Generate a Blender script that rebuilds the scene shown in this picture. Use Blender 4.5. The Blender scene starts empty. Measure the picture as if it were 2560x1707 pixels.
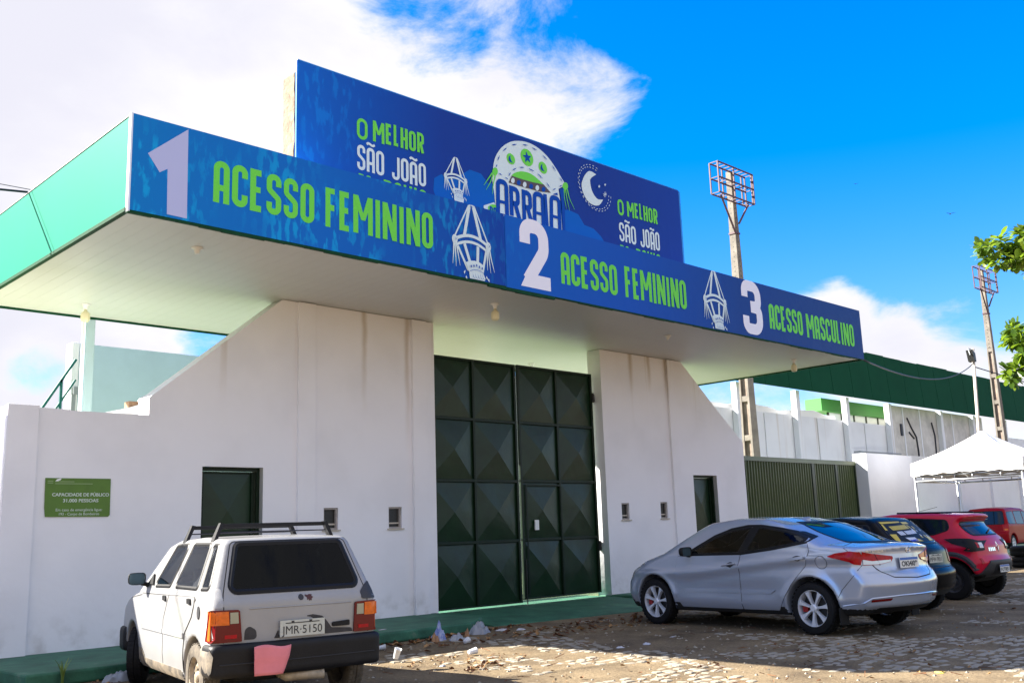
import bpy, bmesh, math, random
import numpy as np
from mathutils import Vector, Matrix
from mathutils.geometry import delaunay_2d_cdt
R = math.radians
scene = bpy.context.scene
COL = scene.collection

# ------------------------------------------------------------------ camera
YAW, PITCH, ROLL = 0.7732, 0.1915, -0.0338
CAM = Vector((0.0, -13.5072, 1.45))
def cam_axes():
    cy, sy = math.cos(YAW), math.sin(YAW); cp, sp = math.cos(PITCH), math.sin(PITCH)
    f = Vector((sy*cp, cy*cp, sp)); r = Vector((cy, -sy, 0)); u = r.cross(f)
    cr, sr = math.cos(ROLL), math.sin(ROLL)
    return r*cr+u*sr, u*cr-r*sr, f
cr_, cu_, cf_ = cam_axes()
cd = bpy.data.cameras.new('camera'); cam = bpy.data.objects.new('camera', cd); COL.objects.link(cam)
m = Matrix((cr_, cu_, -cf_)).transposed().to_4x4(); m.translation = CAM
cam.matrix_world = m
cd.sensor_width = 36; cd.lens = 2463.0/2560*36; cd.clip_end = 2000; cd.clip_start = 0.05
scene.camera = cam

# ------------------------------------------------------------------ light
SUNV = Vector((-0.95, 1.12, 1.0)).normalized()       # towards the sun
sun_el = math.asin(SUNV.z); sun_az = math.atan2(SUNV.x, SUNV.y)
sd = bpy.data.lights.new('sun', 'SUN'); so = bpy.data.objects.new('sun', sd); COL.objects.link(so)
sd.energy = 4.0; sd.angle = R(0.53); sd.color = (1.0, 0.94, 0.84)
so.rotation_euler = (-SUNV).to_track_quat('-Z', 'Y').to_euler(); so.location = (0, 0, 40)
scene.view_settings.view_transform = 'Standard'; scene.view_settings.look = 'None'
scene.view_settings.gamma = 1.0; scene.view_settings.use_curve_mapping = False
scene.view_settings.exposure = 2.50
scene.cycles.max_bounces = 8; scene.cycles.diffuse_bounces = 5; scene.cycles.transparent_max_bounces = 12
scene.cycles.caustics_reflective = False; scene.cycles.caustics_refractive = False

world = bpy.data.worlds.new('World'); scene.world = world; world.use_nodes = True
def build_world():
    nt = world.node_tree; nt.nodes.clear(); N = nt.nodes; L = nt.links
    def nd(t, **k):
        n = N.new(t)
        for a, b in k.items(): setattr(n, a, b)
        return n
    def math_(op, a, b=None, clamp=False):
        n = nd('ShaderNodeMath', operation=op, use_clamp=clamp)
        for i, v in enumerate((a, b)):
            if v is None: continue
            if isinstance(v, (int, float)): n.inputs[i].default_value = v
            else: L.new(v, n.inputs[i])
        return n.outputs[0]
    out = nd('ShaderNodeOutputWorld'); bg = nd('ShaderNodeBackground'); bg.inputs[1].default_value = 0.10
    sky = nd('ShaderNodeTexSky', sky_type='NISHITA', sun_disc=False, sun_elevation=sun_el, sun_rotation=sun_az)
    sky.air_density = 1.0; sky.dust_density = 0.3; sky.ozone_density = 2.0; sky.altitude = 100
    hs = nd('ShaderNodeHueSaturation'); hs.inputs['Saturation'].default_value = 1.56; hs.inputs['Value'].default_value = 0.65; hs.inputs['Hue'].default_value = 0.511
    L.new(sky.outputs[0], hs.inputs['Color'])
    GR = (1.0, 0.93, 1.0)
    tc = nd('ShaderNodeTexCoord'); vn = nd('ShaderNodeVectorMath', operation='NORMALIZE'); L.new(tc.outputs['Generated'], vn.inputs[0])
    d = vn.outputs[0]
    def blob(c, full, zero, amt):
        c = Vector(c).normalized()
        dt = nd('ShaderNodeVectorMath', operation='DOT_PRODUCT'); L.new(d, dt.inputs[0]); dt.inputs[1].default_value = c
        mr = nd('ShaderNodeMapRange', interpolation_type='SMOOTHSTEP'); L.new(dt.outputs['Value'], mr.inputs[0])
        mr.inputs[1].default_value = math.cos(R(zero)); mr.inputs[2].default_value = math.cos(R(full))
        mr.inputs[3].default_value = 0; mr.inputs[4].default_value = amt
        return mr.outputs[0]
    mp = nd('ShaderNodeMapping'); mp.inputs['Scale'].default_value = (1, 1, 1.7); mp.inputs['Location'].default_value = (3.1, 1.7, 0.4)
    L.new(d, mp.inputs[0])
    def noise(scale, det, rough, dist=0.0):
        n = nd('ShaderNodeTexNoise'); n.inputs['Scale'].default_value = scale; n.inputs['Detail'].default_value = det
        n.inputs['Roughness'].default_value = rough; n.inputs['Distortion'].default_value = dist
        L.new(mp.outputs[0], n.inputs['Vector']); return n.outputs[0]
    n1 = noise(6.5, 12, 0.64, 0.35)
    n2 = noise(2.2, 4, 0.5)
    n3 = noise(1.6, 3, 0.5)
    blobs = [((0.38, 0.80, 0.55), 14, 31, 0.62), ((-0.35, 0.75, 0.55), 25, 52, 0.55), ((0.64, 0.625, 0.42), 3, 11, 0.22), ((0.60, 0.635, 0.485), 2, 8, -0.34), ((0.56, 0.68, 0.46), 1, 4, -0.15), ((0.69, 0.595, 0.39), 0.5, 4.0, 0.12),
             ((0.860, 0.463, 0.20), 0.8, 3.6, 0.55), ((0.883, 0.438, 0.175), 1.0, 4.2, 0.50), ((0.912, 0.366, 0.178), 0.6, 3.4, 0.42), ((0.900, 0.40, 0.14), 1.2, 4.0, 0.25), ((0.938, 0.326, 0.115), 0.8, 3.4, 0.40),
             ((0.33, 0.935, 0.09), 3, 8, 0.55), ((0.27, 0.94, 0.225), 1, 5, 0.5), ((0.305, 0.94, 0.165), 0.3, 2.6, -0.75), ((0.45, 0.87, 0.20), 0.6, 3.0, -0.45),
             ((0.84, 0.50, 0.08), 2, 10, 0.35), ((0.82, 0.36, 0.44), 10, 24, -0.5), ((0.80, 0.52, 0.30), 2, 9, -0.22), ((-0.2, -0.9, 0.35), 30, 85, 0.46)]  # last blob: unseen cloud added behind the camera to whiten the fill light
    acc = None
    for b in blobs:
        o = blob(*b); acc = o if acc is None else math_('ADD', acc, o)
    v = math_('ADD', math_('MULTIPLY', math_('SUBTRACT', n1, 0.5), 1.75), acc)
    v = math_('ADD', v, math_('MULTIPLY', math_('SUBTRACT', n3, 0.5), 0.5))
    mask = nd('ShaderNodeMapRange', interpolation_type='SMOOTHSTEP'); L.new(v, mask.inputs[0])
    mask.inputs[1].default_value = 0.02; mask.inputs[2].default_value = 0.52
    # cloud body: white edges, faint lilac-grey undersides where thick
    shade = nd('ShaderNodeMapRange', interpolation_type='SMOOTHSTEP'); L.new(math_('ADD', math_('MULTIPLY', n2, 1.1), math_('MULTIPLY', v, 0.22)), shade.inputs[0])
    shade.inputs[1].default_value = 0.44; shade.inputs[2].default_value = 0.86
    cm = nd('ShaderNodeMix', data_type='RGBA'); L.new(shade.outputs[0], cm.inputs[0])
    CB = 1.98
    cm.inputs[6].default_value = (CB*1.0, CB*0.985, CB*1.0, 1); cm.inputs[7].default_value = (CB*0.78, CB*0.775, CB*0.87, 1)
    mix = nd('ShaderNodeMix', data_type='RGBA'); L.new(mask.outputs[0], mix.inputs[0])
    sz = nd('ShaderNodeSeparateXYZ'); L.new(d, sz.inputs[0]); el = nd('ShaderNodeMapRange', interpolation_type='SMOOTHSTEP'); L.new(sz.outputs[2], el.inputs[0]); el.inputs[1].default_value = 0.0; el.inputs[2].default_value = 0.42; el.inputs[3].default_value = 0.62; el.inputs[4].default_value = 1.0
    gm = nd('ShaderNodeVectorMath', operation='SCALE'); L.new(hs.outputs[0], gm.inputs[0]); L.new(el.outputs[0], gm.inputs['Scale']); g2 = nd('ShaderNodeVectorMath', operation='MULTIPLY'); L.new(gm.outputs[0], g2.inputs[0]); g2.inputs[1].default_value = GR
    L.new(g2.outputs[0], mix.inputs[6]); L.new(cm.outputs[2], mix.inputs[7])
    L.new(mix.outputs[2], bg.inputs[0]); L.new(bg.outputs[0], out.inputs[0])
build_world()

# ------------------------------------------------------------------ helpers
_n = {}
def link(name, data, parent=None):
    o = bpy.data.objects.new(name, data); COL.objects.link(o)
    if parent is not None: o.parent = parent
    return o
def tag(o, label=None, cat=None, group=None, kind=None):
    if label: o['label'] = label
    if cat: o['category'] = cat
    if group: o['group'] = group
    if kind: o['kind'] = kind
    return o
def thing(name, label, cat, loc=(0, 0, 0), rz=0, group=None):
    o = link(name, None); o.location = loc; o.rotation_euler = (0, 0, rz); o.empty_display_size = 0.2
    return tag(o, label, cat, group)

class MB:
    def __init__(s): s.v = []; s.f = []; s.mi = []
    def add(s, vs, fs, mi=0):
        b = len(s.v); s.v += [tuple(v) for v in vs]; s.f += [tuple(i+b for i in f) for f in fs]; s.mi += [mi]*len(fs); return s
    def box(s, x0, x1, y0, y1, z0, z1, mi=0):
        vs = [(x0,y0,z0),(x1,y0,z0),(x1,y1,z0),(x0,y1,z0),(x0,y0,z1),(x1,y0,z1),(x1,y1,z1),(x0,y1,z1)]
        return s.add(vs, [(3,2,1,0),(4,5,6,7),(0,1,5,4),(1,2,6,5),(2,3,7,6),(3,0,4,7)], mi)
    def prism(s, poly, axis, a, b, mi=0):
        """poly (u,v); axis 'y': (x,z) extruded y from a to b; 'x': (y,z); 'z': (x,y)"""
        def P(u, v, w): return {'y': (u, w, v), 'x': (w, u, v), 'z': (u, v, w)}[axis]
        n = len(poly); vs = [P(u, v, a) for u, v in poly]+[P(u, v, b) for u, v in poly]
        fs = [tuple(range(n)), tuple(range(2*n-1, n-1, -1))]+[(i, i+n, (i+1) % n+n, (i+1) % n) for i in range(n)]
        return s.add(vs, fs, mi)
    def tube(s, pts, r, n=8, mi=0, cap=True):
        pts = [Vector(p) for p in pts]; rs = r if isinstance(r, (list, tuple)) else [r]*len(pts)
        rings = []; up = None
        for i, p in enumerate(pts):
            t = (pts[min(i+1, len(pts)-1)]-pts[max(i-1, 0)]).normalized()
            if up is None:
                up = t.orthogonal().normalized()
            up = (up-t*up.dot(t)).normalized(); w = t.cross(up)
            rings.append([p+(up*math.cos(2*math.pi*k/n)+w*math.sin(2*math.pi*k/n))*rs[i] for k in range(n)])
        vs = [v for rg in rings for v in rg]; fs = []
        for i in range(len(pts)-1):
            for k in range(n):
                a, b = i*n+k, i*n+(k+1) % n; fs.append((a, b, b+n, a+n))
        if cap: fs += [tuple(range(n-1, -1, -1)), tuple((len(pts)-1)*n+k for k in range(n))]
        return s.add(vs, fs, mi)
    def bar(s, a, b, w, h=None, mi=0):
        a, b = Vector(a), Vector(b); h = h or w; t = (b-a).normalized()
        up = Vector((0, 0, 1)) if abs(t.z) < 0.9 else Vector((0, 1, 0))
        x = t.cross(up).normalized()*w/2; y = x.cross(t).normalized()*h/2
        vs = [a-x-y, a+x-y, a+x+y, a-x+y, b-x-y, b+x-y, b+x+y, b-x+y]
        return s.add(vs, [(3,2,1,0),(4,5,6,7),(0,1,5,4),(1,2,6,5),(2,3,7,6),(3,0,4,7)], mi)
    def lathe(s, prof, c=(0, 0, 0), axis='z', n=24, mi=0):
        """prof list of (r, h)"""
        vs = []
        for r, h in prof:
            for k in range(n):
                a = 2*math.pi*k/n; u, v = r*math.cos(a), r*math.sin(a)
                p = {'z': (u, v, h), 'y': (u, h, v), 'x': (h, u, v)}[axis]
                vs.append((p[0]+c[0], p[1]+c[1], p[2]+c[2]))
        fs = []
        for i in range(len(prof)-1):
            for k in range(n):
                a, b = i*n+k, i*n+(k+1) % n; fs.append((a, b, b+n, a+n))
        return s.add(vs, fs, mi)
    def mesh(s, name, mats, smooth=False):
        me = bpy.data.meshes.new(name); me.from_pydata(s.v, [], s.f)
        for mt in (mats if isinstance(mats, (list, tuple)) else [mats]): me.materials.append(mt)
        if any(s.mi): me.polygons.foreach_set('material_index', s.mi)
        bm = bmesh.new(); bm.from_mesh(me); bmesh.ops.recalc_face_normals(bm, faces=bm.faces[:]); bm.to_mesh(me); bm.free()
        if smooth: me.polygons.foreach_set('use_smooth', [True]*len(me.polygons))
        me.update(); return me
    def build(s, name, mats, parent=None, smooth=False, bevel=0, loc=None):
        o = link(name, s.mesh(name, mats, smooth), parent)
        if loc: o.location = loc
        if bevel:
            md = o.modifiers.new('bevel', 'BEVEL'); md.width = bevel; md.segments = 2; md.limit_method = 'ANGLE'; md.angle_limit = R(40)
        return o
def smooth_angle(o, deg=40):
    o.data.polygons.foreach_set('use_smooth', [True]*len(o.data.polygons))
    try: o.data.set_sharp_from_angle(angle=R(deg))
    except Exception: pass
    return o

def flat_curve(name, loops, mat, thick, mtx, parent=None):
    """2D filled outline(s) with holes, extruded; mtx places the local XY plane"""
    cu = bpy.data.curves.new(name, 'CURVE'); cu.dimensions = '2D'; cu.fill_mode = 'BOTH'; cu.extrude = thick/2
    for lp in loops:
        sp = cu.splines.new('POLY'); sp.points.add(len(lp)-1); sp.use_cyclic_u = True
        for p, q in zip(sp.points, lp): p.co = (q[0], q[1], 0, 1)
    t = bpy.data.objects.new('tmp', cu); COL.objects.link(t)
    dg = bpy.context.evaluated_depsgraph_get(); me = bpy.data.meshes.new_from_object(t.evaluated_get(dg))
    bpy.data.objects.remove(t); bpy.data.curves.remove(cu)
    me.name = name; me.transform(mtx); me.materials.clear(); me.materials.append(mat)
    return link(name, me, parent)
# local (u,v) -> world x, z on a plane facing -Y at y
def fy(y): return Matrix(((1, 0, 0, 0), (0, 0, -1, y), (0, 1, 0, 0), (0, 0, 0, 1)))

def fillet(pts, seg=7, closed=False):
    """pts (x,y[,r]) -> polyline with rounded corners"""
    out = []; n = len(pts)
    for i, p in enumerate(pts):
        r = p[2] if len(p) > 2 else 0
        if r <= 0 or (not closed and i in (0, n-1)): out.append((p[0], p[1])); continue
        P = Vector(p[:2]); A = Vector(pts[i-1][:2]); B = Vector(pts[(i+1) % n][:2])
        a = (A-P); b = (B-P); la, lb = a.length, b.length; a.normalize(); b.normalize()
        cosang = max(-1, min(1, a.dot(b))); ang = math.acos(cosang)
        if ang > 3.1: out.append((p[0], p[1])); continue
        d = min(r/math.tan(ang/2), la*0.499, lb*0.499); rr = d*math.tan(ang/2)
        c = P+(a+b).normalized()*(rr/math.sin(ang/2)); s0 = P+a*d; s1 = P+b*d
        a0 = math.atan2(s0.y-c.y, s0.x-c.x); a1 = math.atan2(s1.y-c.y, s1.x-c.x); da = a1-a0
        while da > math.pi: da -= 2*math.pi
        while da < -math.pi: da += 2*math.pi
        for k in range(seg+1):
            t = a0+da*k/seg; out.append((c.x+rr*math.cos(t), c.y+rr*math.sin(t)))
    return out
def ribbon_xy(pts, w, closed=False):
    """offset polyline -> (left, right) lists with mitred joins"""
    P = [Vector(p[:2]) for p in pts]; n = len(P); Lf, Rt = [], []
    ws = w if isinstance(w, (list, tuple)) else [w]*n
    for i in range(n):
        a = P[i-1] if (i > 0 or closed) else None; b = P[(i+1) % n] if (i < n-1 or closed) else None
        d0 = (P[i]-a).normalized() if a is not None and (P[i]-a).length > 1e-7 else None
        d1 = (b-P[i]).normalized() if b is not None and (b-P[i]).length > 1e-7 else None
        if d0 is None: d0 = d1
        if d1 is None: d1 = d0
        n0 = Vector((-d0.y, d0.x)); n1 = Vector((-d1.y, d1.x)); mm = (n0+n1)
        if mm.length < 1e-4: mm = n0
        mm.normalize(); k = 1/max(mm.dot(n0), 0.42)
        Lf.append(P[i]+mm*ws[i]/2*k); Rt.append(P[i]-mm*ws[i]/2*k)
    return Lf, Rt
class Print:
    """flat printed marks on a vertical plane facing -Y: every stroke 0.4 mm further out"""
    def __init__(s, y): s.mb = MB(); s.y = y; s.k = 0
    def step(s): s.k += 1; return s.y-0.0005*s.k
    def stroke(s, pts, w, closed=False):
        y = s.step(); L_, R_ = ribbon_xy(pts, w, closed); n = len(L_)
        vs = [(p.x, y, p.y) for p in L_]+[(p.x, y, p.y) for p in R_]
        fs = [(i, (i+1) % n, (i+1) % n+n, i+n) for i in range(n if closed else n-1)]
        s.mb.add(vs, fs); return s
    def fill(s, poly):
        y = s.step(); P2 = [Vector(p[:2]) for p in poly]
        r = delaunay_2d_cdt(P2, [], [list(range(len(P2)))], 1, 1e-6)
        s.mb.add([(p.x, y, p.y) for p in r[0]], [tuple(f) for f in r[2]]); return s
    def disc(s, c, r, rz=None, n=20):
        rz = rz or r; return s.fill([(c[0]+r*math.cos(2*math.pi*k/n), c[1]+rz*math.sin(2*math.pi*k/n)) for k in range(n)])
    def build(s, name, mat, parent):
        me = bpy.data.meshes.new(name); me.from_pydata(s.mb.v, [], s.mb.f); me.materials.append(mat)
        return link(name, me, parent)

# ------------------------------------------------------------------ materials
def newmat(name):
    mt = bpy.data.materials.new(name); mt.use_nodes = True; nt = mt.node_tree
    return mt, nt, nt.nodes['Principled BSDF']
def mat(name, col, rough=0.6, metal=0.0, spec=0.5, noise=0.0, nscale=3.0, bump=0.0, bscale=60.0, coat=0.0, dark=None, detail=6, emit=None):
    mt, nt, b = newmat(name); b.inputs['Base Color'].default_value = (*col, 1); b.inputs['Roughness'].default_value = rough
    b.inputs['Metallic'].default_value = metal; b.inputs['Specular IOR Level'].default_value = spec
    if coat: b.inputs['Coat Weight'].default_value = coat; b.inputs['Coat Roughness'].default_value = 0.04
    tc = None
    if noise or bump: tc = nt.nodes.new('ShaderNodeTexCoord')
    if noise:
        n = nt.nodes.new('ShaderNodeTexNoise'); n.inputs['Scale'].default_value = nscale; n.inputs['Detail'].default_value = detail; n.inputs['Roughness'].default_value = 0.65
        nt.links.new(tc.outputs['Object'], n.inputs['Vector'])
        mr = nt.nodes.new('ShaderNodeMapRange'); mr.inputs[1].default_value = 0.3; mr.inputs[2].default_value = 0.7; nt.links.new(n.outputs[0], mr.inputs[0])
        mx = nt.nodes.new('ShaderNodeMix'); mx.data_type = 'RGBA'; nt.links.new(mr.outputs[0], mx.inputs[0])
        dk = dark or tuple(c*(1-noise) for c in col)
        mx.inputs[6].default_value = (*dk, 1); mx.inputs[7].default_value = (*[min(1, c*(1+noise*0.4)) for c in col], 1) if not dark else (*col, 1)
        nt.links.new(mx.outputs[2], b.inputs['Base Color'])
    if bump:
        n2 = nt.nodes.new('ShaderNodeTexNoise'); n2.inputs['Scale'].default_value = bscale; n2.inputs['Detail'].default_value = 4
        nt.links.new(tc.outputs['Object'], n2.inputs['Vector'])
        bp = nt.nodes.new('ShaderNodeBump'); bp.inputs['Strength'].default_value = 0.6; bp.inputs['Distance'].default_value = bump
        nt.links.new(n2.outputs[0], bp.inputs['Height']); nt.links.new(bp.outputs[0], b.inputs['Normal'])
    if emit: b.inputs['Emission Color'].default_value = (*emit, 1); b.inputs['Emission Strength'].default_value = 1
    return mt
M = {}
def wall_mat(name, col, streak=1.0):
    """painted render: faint blotches, brown rain streaks running down from the top, grime near the ground"""
    mt, nt, b = newmat(name); N = nt.nodes; L = nt.links
    tc = N.new('ShaderNodeTexCoord'); geo = N.new('ShaderNodeNewGeometry')
    sp = N.new('ShaderNodeSeparateXYZ'); L.new(geo.outputs['Position'], sp.inputs[0])
    def nz(scale, vec, det=5):
        n = N.new('ShaderNodeTexNoise'); n.inputs['Scale'].default_value = scale; n.inputs['Detail'].default_value = det
        L.new(vec, n.inputs['Vector']); return n.outputs[0]
    def mr(v, a, b_, c, d):
        n = N.new('ShaderNodeMapRange'); n.interpolation_type = 'SMOOTHSTEP'; L.new(v, n.inputs[0])
        for i, x in enumerate((a, b_, c, d)): n.inputs[i+1].default_value = x
        return n.outputs[0]
    def mul(a, c):
        n = N.new('ShaderNodeMath'); n.operation = 'MULTIPLY'; L.new(a, n.inputs[0])
        if isinstance(c, float): n.inputs[1].default_value = c
        else: L.new(c, n.inputs[1])
        return n.outputs[0]
    def mixc(f, a, c):
        n = N.new('ShaderNodeMix'); n.data_type = 'RGBA'; L.new(f, n.inputs[0])
        if isinstance(a, tuple): n.inputs[6].default_value = (*a, 1)
        else: L.new(a, n.inputs[6])
        n.inputs[7].default_value = (*c, 1); return n.outputs[2]
    mp = N.new('ShaderNodeMapping'); mp.inputs['Scale'].default_value = (3.2, 3.2, 0.10); L.new(geo.outputs['Position'], mp.inputs[0])
    st = mr(nz(1.0, mp.outputs[0], 4), 0.60, 0.74, 0, 1); top = mr(sp.outputs[2], 3.4, 5.1, 0, 1)
    c = mixc(mr(nz(0.8, geo.outputs['Position']), 0.40, 0.72, 0, 0.45), col, tuple(x*0.84 for x in col))
    c = mixc(mul(mul(st, top), 0.50*streak), c, (0.40, 0.29, 0.17))
    for sx, sw, sz in ((9.67, 0.085, 3.3), (10.59, 0.09, 2.6), (16.79, 0.12, 4.2), (17.43, 0.10, 4.3), (18.03, 0.06, 4.2)):
        q = N.new('ShaderNodeMath'); q.operation = 'SUBTRACT'; L.new(sp.outputs[0], q.inputs[0]); q.inputs[1].default_value = sx
        wv = N.new('ShaderNodeMath'); wv.operation = 'MULTIPLY_ADD'; L.new(nz(2.0, geo.outputs['Position'], 3), wv.inputs[0]); wv.inputs[1].default_value = 0.10; wv.inputs[2].default_value = -0.05
        q3 = N.new('ShaderNodeMath'); q3.operation = 'ADD'; L.new(q.outputs[0], q3.inputs[0]); L.new(wv.outputs[0], q3.inputs[1])
        q2 = N.new('ShaderNodeMath'); q2.operation = 'ABSOLUTE'; L.new(q3.outputs[0], q2.inputs[0])
        c = mixc(mul(mul(mr(q2.outputs[0], sw, 0.0, 0, 1), mr(sp.outputs[2], sz, 5.1, 0, 1)), 0.50*streak), c, (0.36, 0.25, 0.12))
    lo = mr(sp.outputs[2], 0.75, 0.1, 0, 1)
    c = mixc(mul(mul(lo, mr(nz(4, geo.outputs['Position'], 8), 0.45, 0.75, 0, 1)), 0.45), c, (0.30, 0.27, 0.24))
    L.new(c, b.inputs['Base Color']); b.inputs['Roughness'].default_value = 0.75; b.inputs['Specular IOR Level'].default_value = 0.25
    n2 = N.new('ShaderNodeTexNoise'); n2.inputs['Scale'].default_value = 9; n2.inputs['Detail'].default_value = 9; L.new(geo.outputs['Position'], n2.inputs['Vector'])
    bp = N.new('ShaderNodeBump'); bp.inputs['Strength'].default_value = 0.35; bp.inputs['Distance'].default_value = 0.012
    L.new(n2.outputs[0], bp.inputs['Height']); L.new(bp.outputs[0], b.inputs['Normal'])
    return mt
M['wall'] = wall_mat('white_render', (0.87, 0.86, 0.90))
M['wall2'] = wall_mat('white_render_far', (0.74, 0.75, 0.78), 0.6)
M['stainwall'] = mat('stained_white_concrete', (0.60, 0.57, 0.53), 0.8, noise=0.35, nscale=0.9, bump=0.01, bscale=4)
M['teal'] = mat('pale_teal_render', (0.40, 0.54, 0.60), 0.8, noise=0.08, nscale=1.2)
M['soffit'] = mat('white_pvc_board', (0.62, 0.62, 0.61), 0.38, noise=0.04, nscale=2)
M['mint'] = mat('mint_green_sheet', (0.003, 0.20, 0.135), 0.5, spec=0.08, noise=0.06, nscale=0.8, coat=0.0)
M['trim'] = mat('dark_green_edge', (0.006, 0.060, 0.026), 0.6, spec=0.1, noise=0.3, nscale=12)
M['alu'] = mat('aluminium_corner', (0.75, 0.75, 0.75), 0.35, metal=0.7)
M['gate'] = mat('dark_green_enamel', (0.008, 0.030, 0.012), 0.36, spec=0.34, noise=0.35, nscale=2.5, bump=0.010, bscale=4.0)
M['gateframe'] = mat('dark_green_frame', (0.005, 0.017, 0.007), 0.45, spec=0.25, noise=0.3, nscale=6)
M['olive'] = mat('olive_green_corrugated', (0.055, 0.085, 0.020), 0.42, noise=0.2, nscale=4)
M['olivedark'] = mat('olive_green_post', (0.012, 0.028, 0.010), 0.5)
M['hinge'] = mat('black_iron', (0.01, 0.01, 0.01), 0.5)
M['glassdark'] = mat('dark_window_glass', (0.015, 0.015, 0.013), 0.45, noise=0.4, nscale=30)
M['cream'] = mat('grimy_sill', (0.58, 0.52, 0.44), 0.7, noise=0.3, nscale=30)
M['framebrown'] = mat('grey_frame', (0.40, 0.36, 0.34), 0.6, noise=0.3, nscale=20)
M['white'] = mat('white_paint', (0.80, 0.80, 0.80), 0.5)
M['bulb'] = mat('opal_plastic_bulb', (0.80, 0.74, 0.50), 0.35)
M['signgreen'] = mat('olive_sign_plate', (0.085, 0.19, 0.012), 0.45, noise=0.15, nscale=5)
M['signtext'] = mat('grey_white_print', (0.60, 0.68, 0.62), 0.5)
M['signfaint'] = mat('worn_print', (0.22, 0.33, 0.13), 0.5)
M['lime'] = mat('lime_print', (0.16, 0.70, 0.08), 0.5, spec=0.15)
M['lavender'] = mat('lavender_print', (0.84, 0.84, 0.96), 0.45); M['dimlavender'] = mat('dim_lavender_print', (0.46, 0.50, 0.80), 0.45)
M['offwhite'] = mat('offwhite_print', (0.66, 0.80, 0.84), 0.45)
M['navyprint'] = mat('navy_print', (0.0, 0.065, 0.42), 0.5, spec=0.12)
M['brownprint'] = mat('brown_print', (0.075, 0.045, 0.05), 0.5)
M['cloudprint'] = mat('mid_blue_print', (0.0, 0.12, 0.55), 0.5, spec=0.12)
M['concrete'] = mat('pole_concrete', (0.185, 0.165, 0.14), 0.85, noise=0.4, nscale=3, bump=0.01, bscale=25)
M['concrete_dark'] = mat('raw_concrete_recess', (0.26, 0.20, 0.16), 0.9, noise=0.5, nscale=2.5, bump=0.02, bscale=12)
M['rust'] = mat('rusty_purple_steel', (0.085, 0.035, 0.045), 0.6, noise=0.4, nscale=6)
M['brick'] = mat('broken_brick_edge', (0.25, 0.18, 0.125), 0.9, noise=0.6, nscale=9, bump=0.03, bscale=18)
M['standgreen'] = mat('stand_green_sheet', (0.006, 0.060, 0.030), 0.85, spec=0.08, noise=0.12, nscale=0.5)
M['lightgreen'] = mat('light_green_fascia', (0.05, 0.27, 0.05), 0.6)
M['canvas'] = mat('white_canvas', (0.85, 0.85, 0.85), 0.7, noise=0.03, nscale=2, bump=0.02, bscale=2.5)
M['galv'] = mat('galvanised_tube', (0.55, 0.57, 0.60), 0.35, metal=0.8, noise=0.2, nscale=20)
M['greyplate'] = mat('weathered_metal', (0.30, 0.32, 0.34), 0.5, metal=0.5)
M['cable'] = mat('black_cable', (0.012, 0.014, 0.025), 0.6)
M['rail'] = mat('green_handrail', (0.0, 0.10, 0.09), 0.45)
M['timber'] = mat('old_timber', (0.36, 0.22, 0.13), 0.85, noise=0.4, nscale=9)
def green_floor(name, col, col2):
    mt, nt, b = newmat(name); N = nt.nodes; L = nt.links
    g = N.new('ShaderNodeNewGeometry'); n = N.new('ShaderNodeTexNoise'); n.inputs['Scale'].default_value = 2.5; n.inputs['Detail'].default_value = 10; n.inputs['Roughness'].default_value = 0.7
    L.new(g.outputs['Position'], n.inputs['Vector'])
    rp = N.new('ShaderNodeValToRGB'); rp.color_ramp.elements[0].position = 0.34; rp.color_ramp.elements[0].color = (*col2, 1)
    rp.color_ramp.elements[1].position = 0.6; rp.color_ramp.elements[1].color = (*col, 1)
    e = rp.color_ramp.elements.new(0.78); e.color = (0.17, 0.22, 0.17, 1)
    L.new(n.outputs[0], rp.inputs[0]); L.new(rp.outputs[0], b.inputs['Base Color']); b.inputs['Roughness'].default_value = 0.72
    n2 = N.new('ShaderNodeTexNoise'); n2.inputs['Scale'].default_value = 40; n2.inputs['Detail'].default_value = 5; L.new(g.outputs['Position'], n2.inputs['Vector'])
    bp = N.new('ShaderNodeBump'); bp.inputs['Strength'].default_value = 0.5; bp.inputs['Distance'].default_value = 0.006; L.new(n2.outputs[0], bp.inputs['Height']); L.new(bp.outputs[0], b.inputs['Normal'])
    return mt
M['walk'] = green_floor('green_painted_concrete', (0.035, 0.155, 0.09), (0.016, 0.08, 0.046))
M['yard'] = green_floor('sunlit_green_yard', (0.24, 0.33, 0.17), (0.19, 0.25, 0.12))
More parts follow.
